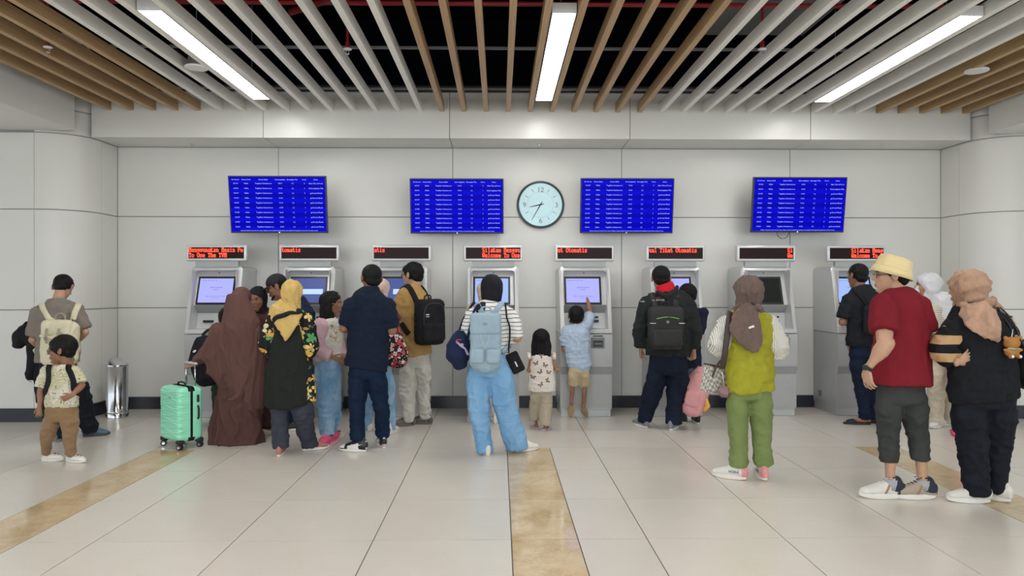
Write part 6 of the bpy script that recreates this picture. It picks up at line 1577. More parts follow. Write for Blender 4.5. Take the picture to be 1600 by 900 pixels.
# ---------------------------------------------------------------- 15 boy touching the screen
r = rig(hp(657, 479), 903, 657, hh=.158, face=-8, head=-6, pitch=-12, feet=fo(903, 657, (893, 656, 10, 0, 62), (912, 655, -12, 0, 36)), child=True, w=.92, lean=(.0, .05), nx=902, hx=904)
r.sh[0] = px2(r, 886, 518, .05); r.sh[1] = px2(r, 917, 508, .08); r.el[1] = px2(r, 922, 487, .20); r.wr[1] = px2(r, 917.5, 466, .37); r.el[0] = px2(r, 881, 545, .05); r.wr[0] = px2(r, 879, 537, .20)
t = person(r, 'boy in a pale blue shirt and khaki shorts reaching up to touch the lavender screen')
pants(r, t, 'shorts', fabric('shorts_khaki', (.55, .45, .29), var=.06), [(565, 888, 920), (580, 887, 922)], [[(585, 887, 905), (602, 887, 904)], [(585, 904, 922), (604, 905, 922)]], seed=40, fold=.004)
r.kn[0] = V((px2(r, 895, 615).x, .02, .30 * r.h)); r.kn[1] = V((px2(r, 914, 615).x, .03, .30 * r.h))
sh = garment(r, t, 'shirt', fabric('shirt_pale_blue', (.42, .52, .66), var=.06, crease=.6), [(506, 892, 912, None, .07), (511, 886, 918, None, .07), (520, 881, 921, None, .06), (540, 881, 922, None, .04), (560, 884, 923, None, .02), (571, 886, 925, None, .01), (578, 887, 921, None, 0)], dr=.60, sleeve=.42, sl=(.056, .046), shr=.054, seed=41, fold=.007)
build_body(r, t, SK2, hand=({'t': (.6, .3, .6), 'n': (.7, .5, -.1), 'c': .35, 'd': (-.1, .35, .7)}, {'t': (-.9, .1, .1), 'n': (.1, .6, -.6), 'c': .4, 'p': True, 'd': (-.15, .55, .8)}), legs=True)
hair_short(r, t, thick=1.6, messy=.008)
tan = plain('sandal_tan', (.42, .29, .15), .7)
for i in (0, 1): shoe(r, i, t, 'slip', tan, tan, scale=1.05)

# ---------------------------------------------------------------- 17 child beside the backpack man
r = rig(hp(661, 445), 1078, 661, hh=.145, face=5, head=0, feet=fo(1078, 661, (1067, 660, 8), (1089, 661, -8)), child=True, nx=1076, hx=1077)
r.el[1] = px2(r, 1093, 520, .0); r.wr[1] = px2(r, 1086, 505, .2)
t = person(r, 'child in a navy jacket and pale jeans at the screen beside the man in black')
pants(r, t, 'jeans', denim('denim_grey', (.11, .15, .20), (.22, .28, .34)), [(560, 1060, 1094), (580, 1059, 1096)], [[(590, 1060, 1077), (625, 1060, 1075), (655, 1061, 1073)], [(590, 1079, 1097), (625, 1081, 1096), (655, 1083, 1096)]], seed=42)
garment(r, t, 'jacket', fabric('jacket_navy', (.010, .016, .035)), [(480, 1066, 1086), (487, 1059, 1093), (510, 1058, 1095), (550, 1058, 1096), (575, 1058, 1096)], sleeve=.93, seed=43)
build_body(r, t, SK, fine_arm=False); hair_short(r, t, thick=1.8)
for i in (0, 1): shoe(r, i, t, 'sneaker', blk_rub, white_rub)

# ---------------------------------------------------------------- 16 man with black backpack
r = rig(hp(671, 416), 1034, 671, hh=.135, face=0, head=-4, pitch=3, feet=fo(1034, 671, (1005, 667, 22), (1050, 671, -28)), w=1.08, nx=1036, hx=1044)
r.sh[0] = px2(r, 1011, 475); r.sh[1] = px2(r, 1074, 476); r.el[0] = px2(r, 1001, 515, -.01); r.wr[0] = px2(r, 1001, 545, .02); r.el[1] = px2(r, 1086, 515, -.01); r.wr[1] = px2(r, 1084, 547, -.03)
t = person(r, 'man in a black hooded jacket with red collar lining, dark jeans and grey shoes')
pants(r, t, 'jeans', denim_d, [(545, 1011, 1077), (565, 1010, 1078), (578, 1010, 1078)], [[(592, 1009, 1042), (620, 1002, 1032), (645, 997, 1022), (659, 996, 1018)], [(592, 1042, 1077), (620, 1042, 1070), (645, 1040, 1066), (662, 1039, 1066)]], seed=44, fold=.008)
jk = fabric('jacket_black', (.016, .020, .020), crease=.6)
sh = garment(r, t, 'jacket', jk, [(455, 1024, 1056), (460, 1013, 1069), (467, 1008, 1078), (490, 1006, 1082), (520, 1007, 1082), (555, 1009, 1079)], dr=.58, sleeve=.97, sl=(.052, .036), shr=.052, seed=45, fold=.009)
rd = fabric('lining_red', (.55, .012, .025), var=.1)
mb = MB(); mb.limb([px2(r, 1041, 459, -.015), px2(r, 1040, 449, .0), px2(r, 1038, 443, .0)], [(.115, .085), (.098, .078), (.090, .07)], side=(1, 0, 0), n=24, dome=False); blob(mb, .008, 2, 'hood_lining', rd, sh, [(.004, (10, 10, 10), 0, 3)], 3)
mb = MB(); mb.limb([px2(r, 1028, 458, -.07), px2(r, 1041, 464, -.12), px2(r, 1056, 456, -.08), px2(r, 1058, 448, -.03)], [(.028, .03), (.04, .03), (.04, .03), (.02, .02)], side=(0, 0, 1), n=14); blob(mb, .008, 3, 'hood', jk, sh, [(.004, (10, 10, 10), 0, 3)], 4)
build_body(r, t, SK, hand=({'t': (.3, .9, 0), 'n': (1, -.3, 0), 'c': .75}, {'t': (-.5, .8, 0), 'n': (-1, -.5, 0), 'c': 1.2}), fine_arm=False); hair_short(r, t, thick=1.0, messy=.006)
gs = plain('shoe_knit_grey', (.20, .21, .23), .8)
for i in (0, 1): shoe(r, i, t, 'sneaker', gs, white_rub, accents={'lace': blk_rub})
b, M, mc = backpack_std('black backpack with a green zip line on the man with red collar lining', r, 0, px2(r, 1040, 512, -.21), .36, .15, .44, plain('bag_black', (.016, .016, .017), .65, bmp=.2), bvh(sh), .062, sp_=.062)
mb = MB(); pts = smoothpath([M @ V((x, .100, z)) for x, z in ((-.11, .095), (0, .112), (.11, .095))], 5); mb.limb(pts, [.004] * len(pts), n=6); mb.build('green_zip', plain('zip_green', (.18, .45, .06), .5), b, True)
mb = MB(); mb.lathe([(.003, 0), (.014, 0), (.014, .003), (.010, .003)], n=20, M=Matrix.Translation(M @ V((0, .098, .062))) @ Matrix.Rotation(PI / 2, 4, 'X')); mb.build('logo_disc', plain('logo_grey', (.25, .25, .25), .5), b)
for x in (-.145, .145):
    mb = MB(); mb.rbox(x - .03, x + .03, .078, .084, .045, .051, .001, 1, M); mb.build('reflective_tab', white_m, b)
    mb = MB(); rr_blob(mb, M, .06, .06, .13, .02, (x * 1.1, .03, -.14)); blob(mb, .008, 2, 'side_pocket', jk, b, [(.004, (14, 14, 14), 0, 3)], 5)
decal(sh, text_polys('EIGER', .022), Matrix.Translation(px2(r, 1016.5, 472.5, -.5)) @ Matrix.Rotation(PI / 2, 4, 'X'), white_m, 'shoulder_print', sh, off=.002)
decal(sh, text_polys('ADVENTURE', .021), Matrix.Translation(px2(r, 1042, 470, -.5)) @ Matrix.Rotation(PI / 2, 4, 'X'), white_m, 'back_print', sh, off=.004)
R16 = r
decal(sh, [[(-.02, -.004), (.0, .0), (.022, .012), (.006, .009)]], Matrix.Translation(px2(r, 1043, 466.5, -.5)) @ Matrix.Rotation(PI / 2, 4, 'X'), rd, 'red_mark', sh, off=.004)
# pink backpack in his hand
b = thing('backpack', 'pink school backpack hanging from the hand of the man in black', 'backpack', r.loc)
pkb = fabric('bag_pink', (.68, .33, .34), var=.06, crease=.3, cscale=9); c = px2(r, 1090, 607, -.02); M = Matrix.Translation(c) @ Matrix.Rotation(R(14), 4, 'Y') @ Matrix.Rotation(R(-32), 4, 'Z')
mb = MB(); mb.limb([M @ V((0, 0, -.21)), M @ V((0, 0, -.05)), M @ V((0, 0, .10)), M @ V((-.01, 0, .19))], [(.115, .10), (.125, .105), (.115, .09), (.06, .05)], side=M.to_3x3() @ V((1, 0, 0)), n=26); blob(mb, .009, 4, 'main_compartment', pkb, b, [(.006, (12, 12, 9), 0, 3), (.003, (26, 26, 26), 0, 3)], 3)
mb = MB(); rr_blob(mb, M, .15, .07, .17, .03, (.0, -.085, -.11)); blob(mb, .008, 3, 'front_pocket', pkb, b, [(.004, (12, 12, 9), 0, 3)], 4)
mb = MB(); pts = smoothpath([M @ V((x, -.105 + y, z)) for x, y, z in ((-.10, .05, -.15), (-.10, .04, .02), (-.06, .02, .13), (.0, .02, .17))], 5); mb.limb(pts, [.0035] * len(pts), n=6); mb.build('zip', plain('zip_gold', (.50, .28, .12), .4), b, True)
mb = MB(); mb.limb(smoothpath([M @ V((-.04, 0, .20)), px2(r, 1084, 566, -.02), M @ V((.03, 0, .21))], 4), [.006] * 9, n=8); mb.build('grab_handle', blk, b, True)
mb = MB(); ribbon(mb, [M @ V((-.08, -.08, -.12)), M @ V((-.12, -.06, -.16)), M @ V((-.115, -.06, -.20)), M @ V((-.05, -.09, -.13))], .02, .006, nrm=V((-.5, -.8, 0))); mb.build('loose_strap', blk, b)
mb = MB(); mb.limb([M @ V((.11, .0, -.09)), M @ V((.135, .01, -.14)), M @ V((.11, .01, -.19))], [(.02, .05), (.03, .07), (.02, .05)], n=12); mb.build('yellow_side', plain('bag_yellow', (.75, .42, .08), .7), b, True)

# ---------------------------------------------------------------- 18 woman in green
r = rig(hp(749.5, 432), 1170, 749.5, sex='f', hh=.148, face=-2, head=6, feet=fo(1170, 749, (1151, 748, 58), (1192, 748, -4)), w=1.05, nx=1172, hx=1171)
r.sh[0] = px2(r, 1136, 507); r.sh[1] = px2(r, 1203, 507); r.el[0] = px2(r, 1121, 541, -.02); r.wr[0] = px2(r, 1138, 543, .22); r.el[1] = px2(r, 1217, 547, -.02); r.wr[1] = px2(r, 1200, 548, .22)
t = person(r, 'woman in a lime green tunic over striped sleeves, taupe headscarf and olive trousers')
pants(r, t, 'trousers', fabric('trousers_olive', (.175, .23, .08), var=.08), [(598, 1137, 1207), (618, 1135, 1209)], [[(632, 1134, 1169), (665, 1138, 1168), (700, 1140, 1167), (718, 1138, 1169), (728, 1139, 1169)], [(632, 1170, 1208), (665, 1174, 1206), (700, 1177, 1205), (718, 1176, 1208), (727, 1178, 1208)]], seed=46, fold=.006)
lime = fabric('tunic_lime', (.335, .325, .026), var=.08, crease=.5)
ss = stripes('sleeve_stripes', (.74, .73, .68), (.30, .27, .20), .0125, .28, axis=0, wob=.006)
sh = garment(r, t, 'tunic', lime, [(484, 1152, 1186), (488, 1140, 1196), (495, 1132, 1206), (515, 1131, 1209), (535, 1134, 1207), (560, 1136, 1206), (590, 1134, 1210), (612, 1136, 1210)], dr=.68, sleeve=.80, sl=(.056, .050), shr=.050, seed=47, fold=.009, matsl=ss)
tp = fabric('scarf_taupe', (.150, .105, .090), var=.1, crease=.3, stretch=(1.8, 1.8, .5))
def ex(mb):
    mb.limb([px2(r, 1160, 478, -.10), px2(r, 1172, 482, -.125), px2(r, 1186, 480, -.11)], [(.018, .02), (.026, .025), (.018, .02)], side=(0, 0, 1), n=10)
    mb.limb([px2(r, 1171, 482, -.12), px2(r, 1162, 500, -.155), px2(r, 1160, 515, -.165), px2(r, 1168, 532, -.165), px2(r, 1174, 545, -.16)], [(.06, .028), (.098, .028), (.10, .024), (.068, .022), (.035, .016)], side=(1, 0, 0), n=20)
    mb.limb([px2(r, 1174, 484, -.14), px2(r, 1180, 505, -.175), px2(r, 1181, 530, -.18), px2(r, 1179, 549, -.175)], [(.03, .022), (.042, .022), (.046, .020), (.040, .014)], side=(1, 0, 0), n=16)
    rows_limb(mb, r, [(476, 1155, 1191), (484, 1146, 1196), (494, 1143, 1197), (500, 1146, 1195)], .56)
hijab(r, t, tp, seed=8, extra=ex, fold=.010, pleat=(15, .075))
build_body(r, t, SK, ears=False, fine_arm=False)
hk = plain('shoe_mesh_white', (.70, .68, .63), .6); hp_ = plain('heel_pink', (.72, .30, .28), .6); hs = plain('sole_cream', (.74, .68, .60), .6)
for i in (0, 1):
    so, M = shoe(r, i, t, 'runner', hk, hs, accents={'heel': hp_, 'lace': plain('lace_cream', (.7, .62, .45), .7)}, scale=1.1, zones=[(hp_, lambda x, y, z: (y < -.045))])
    for sd in (-1, 1):
        B = Matrix(((0, 0, sd, sd * .12), (sd, 0, 0, .012), (0, 1, 0, .060), (0, 0, 0, 1))); decal(so, text_polys('HOKA', .027, bold=.0006), M @ B, plain('print_slate', (.03, .08, .12), .5), 'shoe_lettering', so, off=.0018)
mb = MB(); mb.rbox(-.022, .022, -.003, .003, -.008, .008, .002, 1, Matrix.Translation(px2(r, 1174, 511, -.205)) @ Matrix.Rotation(R(-20), 4, 'Y')); mb.build('scarf_label', white_m, t)
# checked handbag and its strap
b = thing('handbag', 'white and grey checked handbag with lettered brown strap beside the lime tunic', 'bag', r.loc)
m, nt, bb = _new('check_canvas'); setc(bb, (.6, .58, .52), .6); vec = objcoord(nt, (1, 1, 1), (0, .25, 0)); ck = node(nt, 'ShaderNodeTexChecker'); ck.inputs['Scale'].default_value = 42; ck.inputs['Color1'].default_value = (.62, .60, .54, 1); ck.inputs['Color2'].default_value = (.27, .255, .23, 1); nt.links.new(vec, ck.inputs['Vector']); nt.links.new(ck.outputs['Color'], bb.inputs['Base Color'])
M = Matrix.Translation(px2(r, 1122, 593, .12)) @ Matrix.Rotation(R(12), 4, 'Y') @ Matrix.Rotation(R(20), 4, 'Z')
mb = MB(); vs = []
for z, wx, wy in ((-.11, .095, .055), (-.10, .10, .06), (.10, .125, .045)): vs += [(-wx, -wy, z), (wx, -wy, z), (wx, wy, z), (-wx, wy, z)]
mb.add([M @ V(p) for p in vs], [(3, 2, 1, 0)] + [(l * 4 + i, l * 4 + (i + 1) % 4, l * 4 + 4 + (i + 1) % 4, l * 4 + 4 + i) for l in (0, 1) for i in range(4)]); mb.build('canvas', m, b)
brl = plain('leather_brown', (.05, .028, .024), .5)
mb = MB(); mb.add([M @ V(p) for p in ((-.122, -.042, .095), (.122, -.042, .095), (.122, .042, .095), (-.122, .042, .095))], [(0, 1, 2, 3)]); mb.limb([M @ V(p) for p in ((-.125, -.046, .10), (.125, -.046, .10), (.125, .046, .10), (-.125, .046, .10), (-.125, -.046, .10))], [.006] * 5, n=6); mb.build('top_trim', brl, b)
mb = MB(); mb.limb(smoothpath([M @ V((-.10, -.05, .02)), M @ V((-.08, -.06, .12)), M @ V((-.03, -.06, .17)), M @ V((.03, -.06, .13)), M @ V((.05, -.05, .03))], 5), [.008] * 21, n=8); mb.build('handle', brl, b, True)
tr = bvh(sh); pts = [px2(r, 1141, 487, -.04), px2(r, 1140, 492, -.10), px2(r, 1137, 515, -.14), px2(r, 1134, 540, -.14), px2(r, 1131, 562, -.12), px2(r, 1128, 576, -.06)]
mb = MB(); ribbon(mb, pts, .045, .008, n=6, tree=None, nrm=V((-.25, -1, .1))); sto = mb.build('shoulder_strap', brl, b, True)
for q, (x_, y_) in enumerate(((1139, 500), (1136.5, 520), (1135, 535), (1131.5, 560))):
    decal(sto, text_polys('LOLO' if q % 2 else 'SF', .036, bold=.001), Matrix.Translation(px2(r, x_, y_, -.6)) @ Matrix.Rotation(R(-83 if q % 2 else 5), 4, 'Y') @ Matrix.Rotation(PI / 2, 4, 'X'), plain('strap_letters', (.55, .42, .36), .6), 'strap_lettering', b, off=.001)
mb = MB(); mb.ell(px2(r, 1131, 612, -.02), (.045, .04, .045), n=20); me = fuse(mb, .006, 0); folds(me, [(.006, (60, 60, 60), 0, 3, False), (.004, (120, 120, 120), 0, 3, False)], 3); finish(me, 'pompom', fabric('fur_mauve', (.26, .155, .16), var=.3), b)
mb = MB(); mb.limb([px2(r, 1129, 585, -.03), px2(r, 1131, 602, -.02)], [.005, .004], n=6); mb.ell(px2(r, 1128, 583, -.03), (.010, .006, .014), n=8); mb.build('clip', chrome_m, b, True)

# ---------------------------------------------------------------- 19 man in black polo
r = rig(hp(665, 412), 1350, 665, hh=.132, face=18, head=22, feet=fo(1350, 664, (1349, 662, 62), (1366, 660, 20)), w=1.0, nx=1351, hx=1348)
r.sh[0] = px2(r, 1327, 470); r.sh[1] = px2(r, 1368, 470, .05); r.el[0] = px2(r, 1317, 503, .0); r.wr[0] = px2(r, 1332, 500, .24)
t = person(r, 'man in a black polo shirt and dark jeans at the far right machine')
pants(r, t, 'jeans', denim('denim_ink', (.006, .010, .028), (.010, .018, .045)), [(535, 1326, 1368), (555, 1325, 1372)], [[(570, 1327, 1352), (600, 1334, 1356), (630, 1340, 1358), (655, 1342, 1360)], [(570, 1350, 1374), (600, 1352, 1374), (630, 1354, 1372), (655, 1356, 1372)]], seed=50)
def ex(mb): mb.limb([px2(r, 1352, 455, .0), px2(r, 1351, 445, .01)], [(.085, .075), (.068, .06)], side=(1, 0, 0), n=20, dome=False)
sh = garment(r, t, 'polo_shirt', fabric('polo_black', (.010, .012, .017)), [(449, 1338, 1366), (456, 1328, 1374), (466, 1322, 1378), (490, 1321, 1378), (515, 1323, 1374), (542, 1322, 1372)], dr=.6, sleeve=.42, sl=(.050, .047), shr=.048, seed=51, extra=ex)
build_body(r, t, SK2); hair_short(r, t, thick=.8, messy=.004)
for i in (0, 1): shoe(r, i, t, 'slip', blk_rub, blk_rub, scale=1.05)
b = thing('sling_bag', 'black sling bag on the back of the black polo shirt', 'bag', r.loc)
mb = MB(); Mb = bagframe(r, px2(r, 1358, 500, -.16), 18); rr_blob(mb, Mb, .13, .07, .30, .03); blob(mb, .008, 3, 'pouch', blk, b); mb = MB(); ribbon(mb, [px2(r, 1358, 480, -.16), px2(r, 1348, 466, -.12), px2(r, 1336, 455, -.06), px2(r, 1334, 452, .0), px2(r, 1336, 470, .1)], .035, .008, n=5, tree=bvh(sh), off=.010); mb.build('strap', blk, b, True)

# ---------------------------------------------------------------- 20 man in red
r = rig(hp(781, 402), 1410, 781, hh=.135, face=22, head=72, pitch=2, feet=fo(1410, 780, (1392, 777, 62), (1442, 778, 62)), w=1.12, nx=1405, hx=1408)
r.sh[0] = px2(r, 1380, 477); r.sh[1] = px2(r, 1436, 480, .02); r.sh[0] = px2(r, 1380, 477, -.05); r.el[0] = px2(r, 1382, 540, -.19); r.wr[0] = px2(r, 1354, 577, -.14); r.el[1] = px2(r, 1447, 535, .06); r.wr[1] = px2(r, 1430, 560, .26)
t = person(r, 'man in a dark red t-shirt, charcoal three-quarter trousers and cream bucket hat')
pants(r, t, 'trousers', fabric('trousers_charcoal', (.040, .043, .042), var=.1), [(588, 1368, 1448), (610, 1366, 1450), (625, 1366, 1451)], [[(638, 1367, 1409), (662, 1369, 1406), (690, 1372, 1404), (722, 1375, 1403)], [(638, 1408, 1450), (662, 1413, 1450), (690, 1420, 1450), (719, 1424, 1453)]], seed=52, fold=.007, dr=.9)
sh = garment(r, t, 'tshirt', fabric('tshirt_red', (.185, .009, .018), var=.06, crease=.3), [(449, 1388, 1419), (454, 1378, 1430), (462, 1370, 1439), (475, 1366, 1443), (500, 1367, 1447), (540, 1365, 1452), (575, 1361, 1456), (601, 1358, 1457)], dr=.62, sleeve=.34, sl=(.056, .054), shr=.053, seed=53, fold=.006, freq=(6, 6, 5))
build_body(r, t, SK3, hand=({'t': (-.2, .7, -.5), 'n': (.9, .2, -.1), 'c': .35, 'd': (.15, .1, -1)}, 'relax'), legs=True, aw=1.22)
hair_short(r, t, thick=.8, nape=True); glasses(r, t)
hatm = fabric('hat_cream', (.74, .61, .33), var=.05, crease=.25)
M = r.M @ Matrix.Translation((0, -.05, .17)) @ Matrix.Rotation(R(20), 4, 'X'); mb = MB(); prof = [(.515, -.16), (.475, -.06), (.435, .03), (.420, .09), (.405, .24), (.37, .33), (.25, .37), (.02, .375)]
prof2 = [(.02, .36), (.24, .355), (.35, .32), (.385, .24), (.40, .08), (.415, .02), (.455, -.07), (.495, -.165)]
n = 40; vs = []; fs = []
for k_, (ra, z) in enumerate(prof2 + prof):
    for q in range(n): a = 2 * PI * q / n; wv = 1 + (.02 * math.sin(3 * a + 1) if z < .05 else 0); vs.append(M @ V((ra * math.cos(a) * wv * .96, ra * math.sin(a) * wv * 1.10, z + (.012 * math.sin(2 * a) if z < .05 else 0))))
K_ = len(prof + prof2)
for k_ in range(K_ - 1):
    for q in range(n): fs.append((k_ * n + q, k_ * n + (q + 1) % n, (k_ + 1) * n + (q + 1) % n, (k_ + 1) * n + q))
fs.append(tuple(range((K_ - 1) * n, K_ * n))); mb.add(vs, fs); ht = mb.build('bucket_hat', hatm, t, True)
mb = MB(); 
for z, ra in ((-.11, .499), (.03, .438)):
    pts = [M @ V((ra * math.cos(2 * PI * q / n) * .96, ra * math.sin(2 * PI * q / n) * 1.10, z)) for q in range(n + 1)]; mb.limb(pts, [.0010] * (n + 1), n=5, dome=False)
mb.build('stitching', plain('stitch_tan', (.55, .43, .22), .8), ht, True)['kind'] = 'stuff'
mb = MB(); a_, b__ = r.wr[0], r.el[0]; dd = (a_ - b__).normalized(); q = a_ - dd * .012; mb.limb([q - dd * .012, q + dd * .012], [(.033, .028)] * 2, side=r.f, n=18, dome=False); wt = mb.build('watch_strap', blk_rub, t, 'auto'); mb = MB(); mb.rbox(-.018, .018, -.008, .004, -.018, .018, .004, 2, Matrix.Translation(q + V((-.026, -.012, .004))) @ Matrix.Rotation(R(-60), 4, 'Z')); mb.build('watch_case', black_m, wt)
swh_ = plain('shoe_white_mesh', (.66, .64, .60), .6); navy_p = plain('shoe_navy', (.012, .016, .035), .6)
for i in (0, 1):
    tan2 = plain('stripe_tan', (.30, .18, .10), .6)
    so, M = shoe(r, i, t, 'runner', swh_ if i == 0 else plain('shoe_taupe', (.36, .30, .23), .7), white_rub, accents={'heel': tan2, 'collar': navy_p, 'lace': navy_p if i else white_m}, scale=1.14,
                 zones=[(navy_p, lambda x, y, z: (y < .030 - .5 * (z - .03)) & (z > .045 + .35 * np.maximum(y + .03, 0))), (tan2, lambda x, y, z: (np.abs(x) > .015) & (np.abs(y - .045 + .5 * (z - .04)) < .009)), (white_rub if i == 0 else navy_p, lambda x, y, z: (y > .15))])
    mb = MB(); mb.limb([r.ank[i] + V((0, 0, -.01)), r.ank[i] + V((0, 0, .055))], [.044, .046], n=18, dome=False); mb.build('sock', fabric('sock_grey', (.38, .38, .40)), t, True)

# ---------------------------------------------------------------- 21 woman with white hijab
r = rig(hp(671, 427), 1471, 671, sex='f', hh=.148, face=50, head=62, feet=fo(1471, 671, (1466, 667, 75), (1484, 664, 55)), w=1.0, nx=1472, hx=1471)
r.sh[0] = px2(r, 1460, 484, -.05); r.el[0] = px2(r, 1455, 520, -.05); r.wr[0] = px2(r, 1448, 500, .12)
t = person(r, 'woman in a white headscarf and face mask between the red t-shirt and the black sweater')
pants(r, t, 'trousers', fabric('trousers_cream', (.60, .54, .42)), [(545, 1452, 1492), (570, 1450, 1494)], [[(582, 1450, 1474), (620, 1450, 1474), (661, 1450, 1473)], [(582, 1470, 1494), (620, 1471, 1493), (659, 1472, 1492)]], dr=1.1, pdr=.75, seed=55)
garment(r, t, 'tunic', stripes('tunic_stripes', (.62, .57, .47), (.28, .24, .18), .018, .22, axis=2, wob=.02), [(472, 1460, 1482), (480, 1452, 1489), (500, 1449, 1492), (530, 1449, 1493), (565, 1449, 1495)], dr=.75, sleeve=.9, sl=(.050, .040), shr=.046, seed=56)
wh = fabric('scarf_white', (.66, .66, .68), var=.04)
def ex(mb): mb.limb([px2(r, 1472, 470, -.03), px2(r, 1480, 490, -.07), px2(r, 1480, 505, -.09)], [(.12, .10), (.10, .06), (.03, .03)], side=(1, 0, 0), n=18)
hijab(r, t, wh, seed=9, fold=.006, wrap=(3.2, .035, .7, .2, -.7), cape=[(.72, .105, .085), (.78, .095, .08), (.83, .055, .05)], extra=ex)
build_body(r, t, SK, ears=False, fine_arm=False)
M = r.M; mb = MB(); mb.limb([(0, .30, -.02), (0, .37, -.18), (0, .30, -.38)], [(.20, .10), (.24, .14), (.14, .10)], M=M, n=16); blob(mb, .006, 2, 'face_mask', wh, t)
for i in (0, 1): shoe(r, i, t, 'sneaker', white_rub, white_rub)

# ---------------------------------------------------------------- 22 woman in the black sweater
r = rig(hp(787, 424), 1538, 787, sex='f', hh=.145, face=12, head=28, feet=fo(1538, 786, (1528, 784, 66), (1560, 781, 22)), w=1.2, nx=1525, hx=1537)
r.sh[0] = px2(r, 1494, 512); r.sh[1] = px2(r, 1565, 505, .03); r.el[0] = px2(r, 1467, 547, -.02); r.wr[0] = px2(r, 1496, 566, -.10); r.el[1] = px2(r, 1580, 545, .05); r.wr[1] = px2(r, 1572, 580, .15)
t = person(r, 'woman in a black sweater with tan striped sleeves and beige headscarf, hand on hip')
pants(r, t, 'trousers', fabric('trousers_black', (.007, .009, .016), var=.25), [(605, 1488, 1586), (630, 1485, 1590)], [[(645, 1486, 1540), (680, 1494, 1541), (720, 1501, 1543), (773, 1508, 1546)], [(645, 1538, 1589), (680, 1541, 1583), (720, 1542, 1576), (769, 1544, 1572)]], seed=58, fold=.009, dr=.85)
bkn = fabric('sweater_black', (.008, .009, .012), var=.2)
ts = stripes('sleeve_tan_black', (.48, .30, .155), (.010, .010, .012), .118, .5, axis=2, wob=.004, offset=.052)
sh = garment(r, t, 'sweater', bkn, [(478, 1503, 1556), (484, 1490, 1566), (495, 1480, 1574), (520, 1480, 1580), (545, 1487, 1582), (575, 1483, 1588), (605, 1482, 1591), (626, 1486, 1591)], dr=.60, sleeve=.93, sl=(.053, .042), shr=.047, seed=59, matsl=ts, fold=.008)
mb = MB(); mb.limb([r.sh[0].lerp(r.shc, .5), r.sh[0], r.sh[0].lerp(r.el[0], .16)], [.086, .088, .088], side=r.f, n=18); blob(mb, .009, 3, 'shoulder', bkn, sh)
bg = fabric('scarf_beige', (.43, .27, .185), var=.22, crease=.3, stretch=(1.2, 1.2, .8))
def ex(mb):
    mb.limb([px2(r, 1498, 477, .0), px2(r, 1512, 480, -.09), px2(r, 1530, 479, -.10), px2(r, 1545, 475, -.03)], [(.025, .03)] * 4, side=(0, 0, 1), n=12)
    mb.limb([px2(r, 1520, 482, -.09), px2(r, 1535, 500, -.145), px2(r, 1548, 515, -.16), px2(r, 1560, 532, -.15)], [(.10, .03), (.11, .028), (.085, .024), (.022, .016)], side=(.8, 0, .6), n=20)
    mb.limb([px2(r, 1530, 478, -.10), px2(r, 1540, 495, -.16), px2(r, 1552, 512, -.175), px2(r, 1559, 526, -.17)], [(.03, .02), (.035, .02), (.035, .02), (.02, .014)], side=(1, 0, 0), n=12)
    mb.limb([px2(r, 1541, 472, -.05), px2(r, 1550, 470, -.03), px2(r, 1557, 470, -.02)], [(.03, .02), (.035, .012), (.02, .006)], side=(0, 0, 1), n=10)
    mb.limb([px2(r, 1550, 480, .03), px2(r, 1560, 488, .05), px2(r, 1563, 500, .06)], [(.05, .05), (.05, .04), (.02, .02)], n=12)
hijab(r, t, bg, seed=10, extra=ex, fold=.008, thick=1.10, wrap=(5.0, .045, .75, .45, .35))
build_body(r, t, SK3, hand=({'t': (.2, .1, -1), 'n': (.1, 1, 0), 'c': .15, 'd': (.85, .15, .45)}, 'relax'), ears=False, fine_arm=False)
for i in (0, 1): shoe(r, i, t, 'runner', plain('shoe_offwhite', (.66, .64, .58), .6), white_rub, accents={'heel': white_rub, 'lace': plain('lace_gold', (.4, .3, .15), .5)}, scale=1.12)
b = thing('handbag', 'black leather shoulder bag at the right edge, on the arm in the black sweater', 'bag', r.loc)
lth = plain('leather_bag', (.010, .009, .010), .45, spec=.3); mb = MB(); Mb = Matrix.Translation(px2(r, 1609, 566, -.02)) @ Matrix.Rotation(R(15), 4, 'Z'); mb.rbox(-.10, .16, -.07, .07, -.16, .14, .06, 4, Mb); mb.limb([Mb @ V((.03, 0, -.10)), Mb @ V((.03, 0, .12))], [(.15, .09), (.11, .05)], n=20); blob(mb, .010, 4, 'pouch', lth, b, [(.010, (10, 10, 8), 0, 3)], 3)
for dx in (0, .035):
    mb = MB(); ribbon(mb, [px2(r, 1590, 540, -.06) + V((dx, 0, 0)), px2(r, 1578, 510, -.11) + V((dx, 0, 0)), px2(r, 1564, 489, -.08) + V((dx, 0, 0)), px2(r, 1560, 481, .02), px2(r, 1580, 520, .10)], .014, .006, nrm=V((.3, -.9, .2))); mb.build('strap', lth, b, True)
b = thing('bear_charm', 'small brown plush bear hanging from the black shoulder bag', 'plush toy', r.loc)
pl = fabric('plush_brown', (.36, .165, .05), var=.2); c = px2(r, 1581, 536, -.16)
mb = MB(); mb.ell(c, (.052, .045, .042), n=20); 
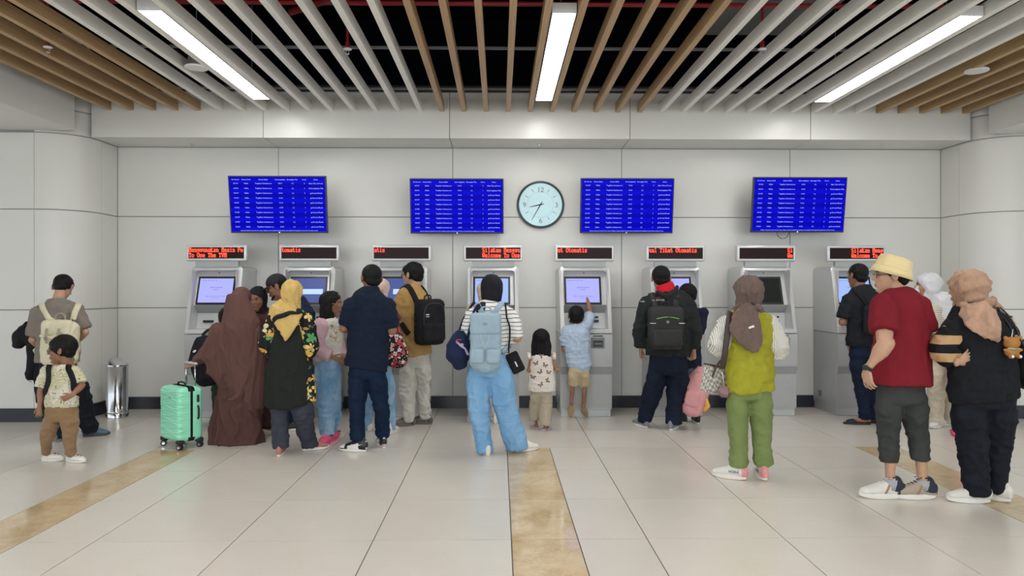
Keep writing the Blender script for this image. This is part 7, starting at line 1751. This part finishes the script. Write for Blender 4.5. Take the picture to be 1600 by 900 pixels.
for sg in (-1, 1): mb.ell(c + V((sg * .042, 0, .033)), (.016, .012, .016), n=10)
hd = blob(mb, .005, 2, 'head', pl, b); mb = MB(); mb.ell(c + V((0, 0, -.060)), (.046, .038, .036), n=18)
for sg in (-1, 1): mb.ell(c + V((sg * .048, -.012, -.045)), (.018, .014, .012), n=10); mb.ell(c + V((sg * .026, -.03, -.085)), (.018, .018, .017), n=10)
blob(mb, .005, 2, 'torso', pl, b); mb = MB()
for sg in (-1, 1): mb.ell(c + V((sg * .026, -.048, -.086)), (.010, .004, .010), n=10)
mb.build('paw_pad', white_m, b, True)['kind'] = 'stuff'; mb = MB(); mb.limb([c + V((-.035, -.02, -.035)), c + V((0, -.035, -.038)), c + V((.035, -.02, -.035))], [.007] * 3, n=8); mb.build('scarf', plain('scarf_sage', (.40, .42, .28), .7), b, True)
mb = MB(); mb.limb([c + V((0, 0, .04)), px2(r, 1583, 515, -.12)], [.0025] * 2, n=6); mb.build('cord', white_m, b)
R22 = r
# ---------------------------------------------------------------- 23 child with pink clogs, almost fully hidden behind her
r = rig(1.05, 1503, 681, sex='f', hh=.185, face=80, head=80, feet=fo(1503, 681, (1490, 680, 84), (1506, 676, 80)), child=True, w=.9)
t = person(r, 'small child in pink clogs hidden behind the woman in the black sweater')
garment(r, t, 'dress', fabric('dress_pink', (.5, .25, .3)), [(560, 1493, 1507), (566, 1492, 1516), (600, 1492, 1516), (640, 1492, 1518)], dr=1.0, sleeve=.4, seed=60)
build_body(r, t, SK, legs=True); hair_short(r, t, thick=1.5)
for i in (0, 1): shoe(r, i, t, 'clog', pc, pc, accents={'hole': MATS['hole_pink']}, scale=1.1)
x, y, zc = foot(1272, 647)
mb = MB(); mb.prism([(-.045, -.012), (-.01, -.02), (.04, -.008), (.05, .012), (.01, .008), (-.03, .018)], .001, .005, 'xy', Matrix.Translation((x, y, 0))); tag(mb.build('paper_scrap', plain('scrap_pink', (.62, .30, .26), .8)), 'small pinkish paper scrap on the floor left of the far right machine', 'paper')
bpy.data.objects.remove(_to)
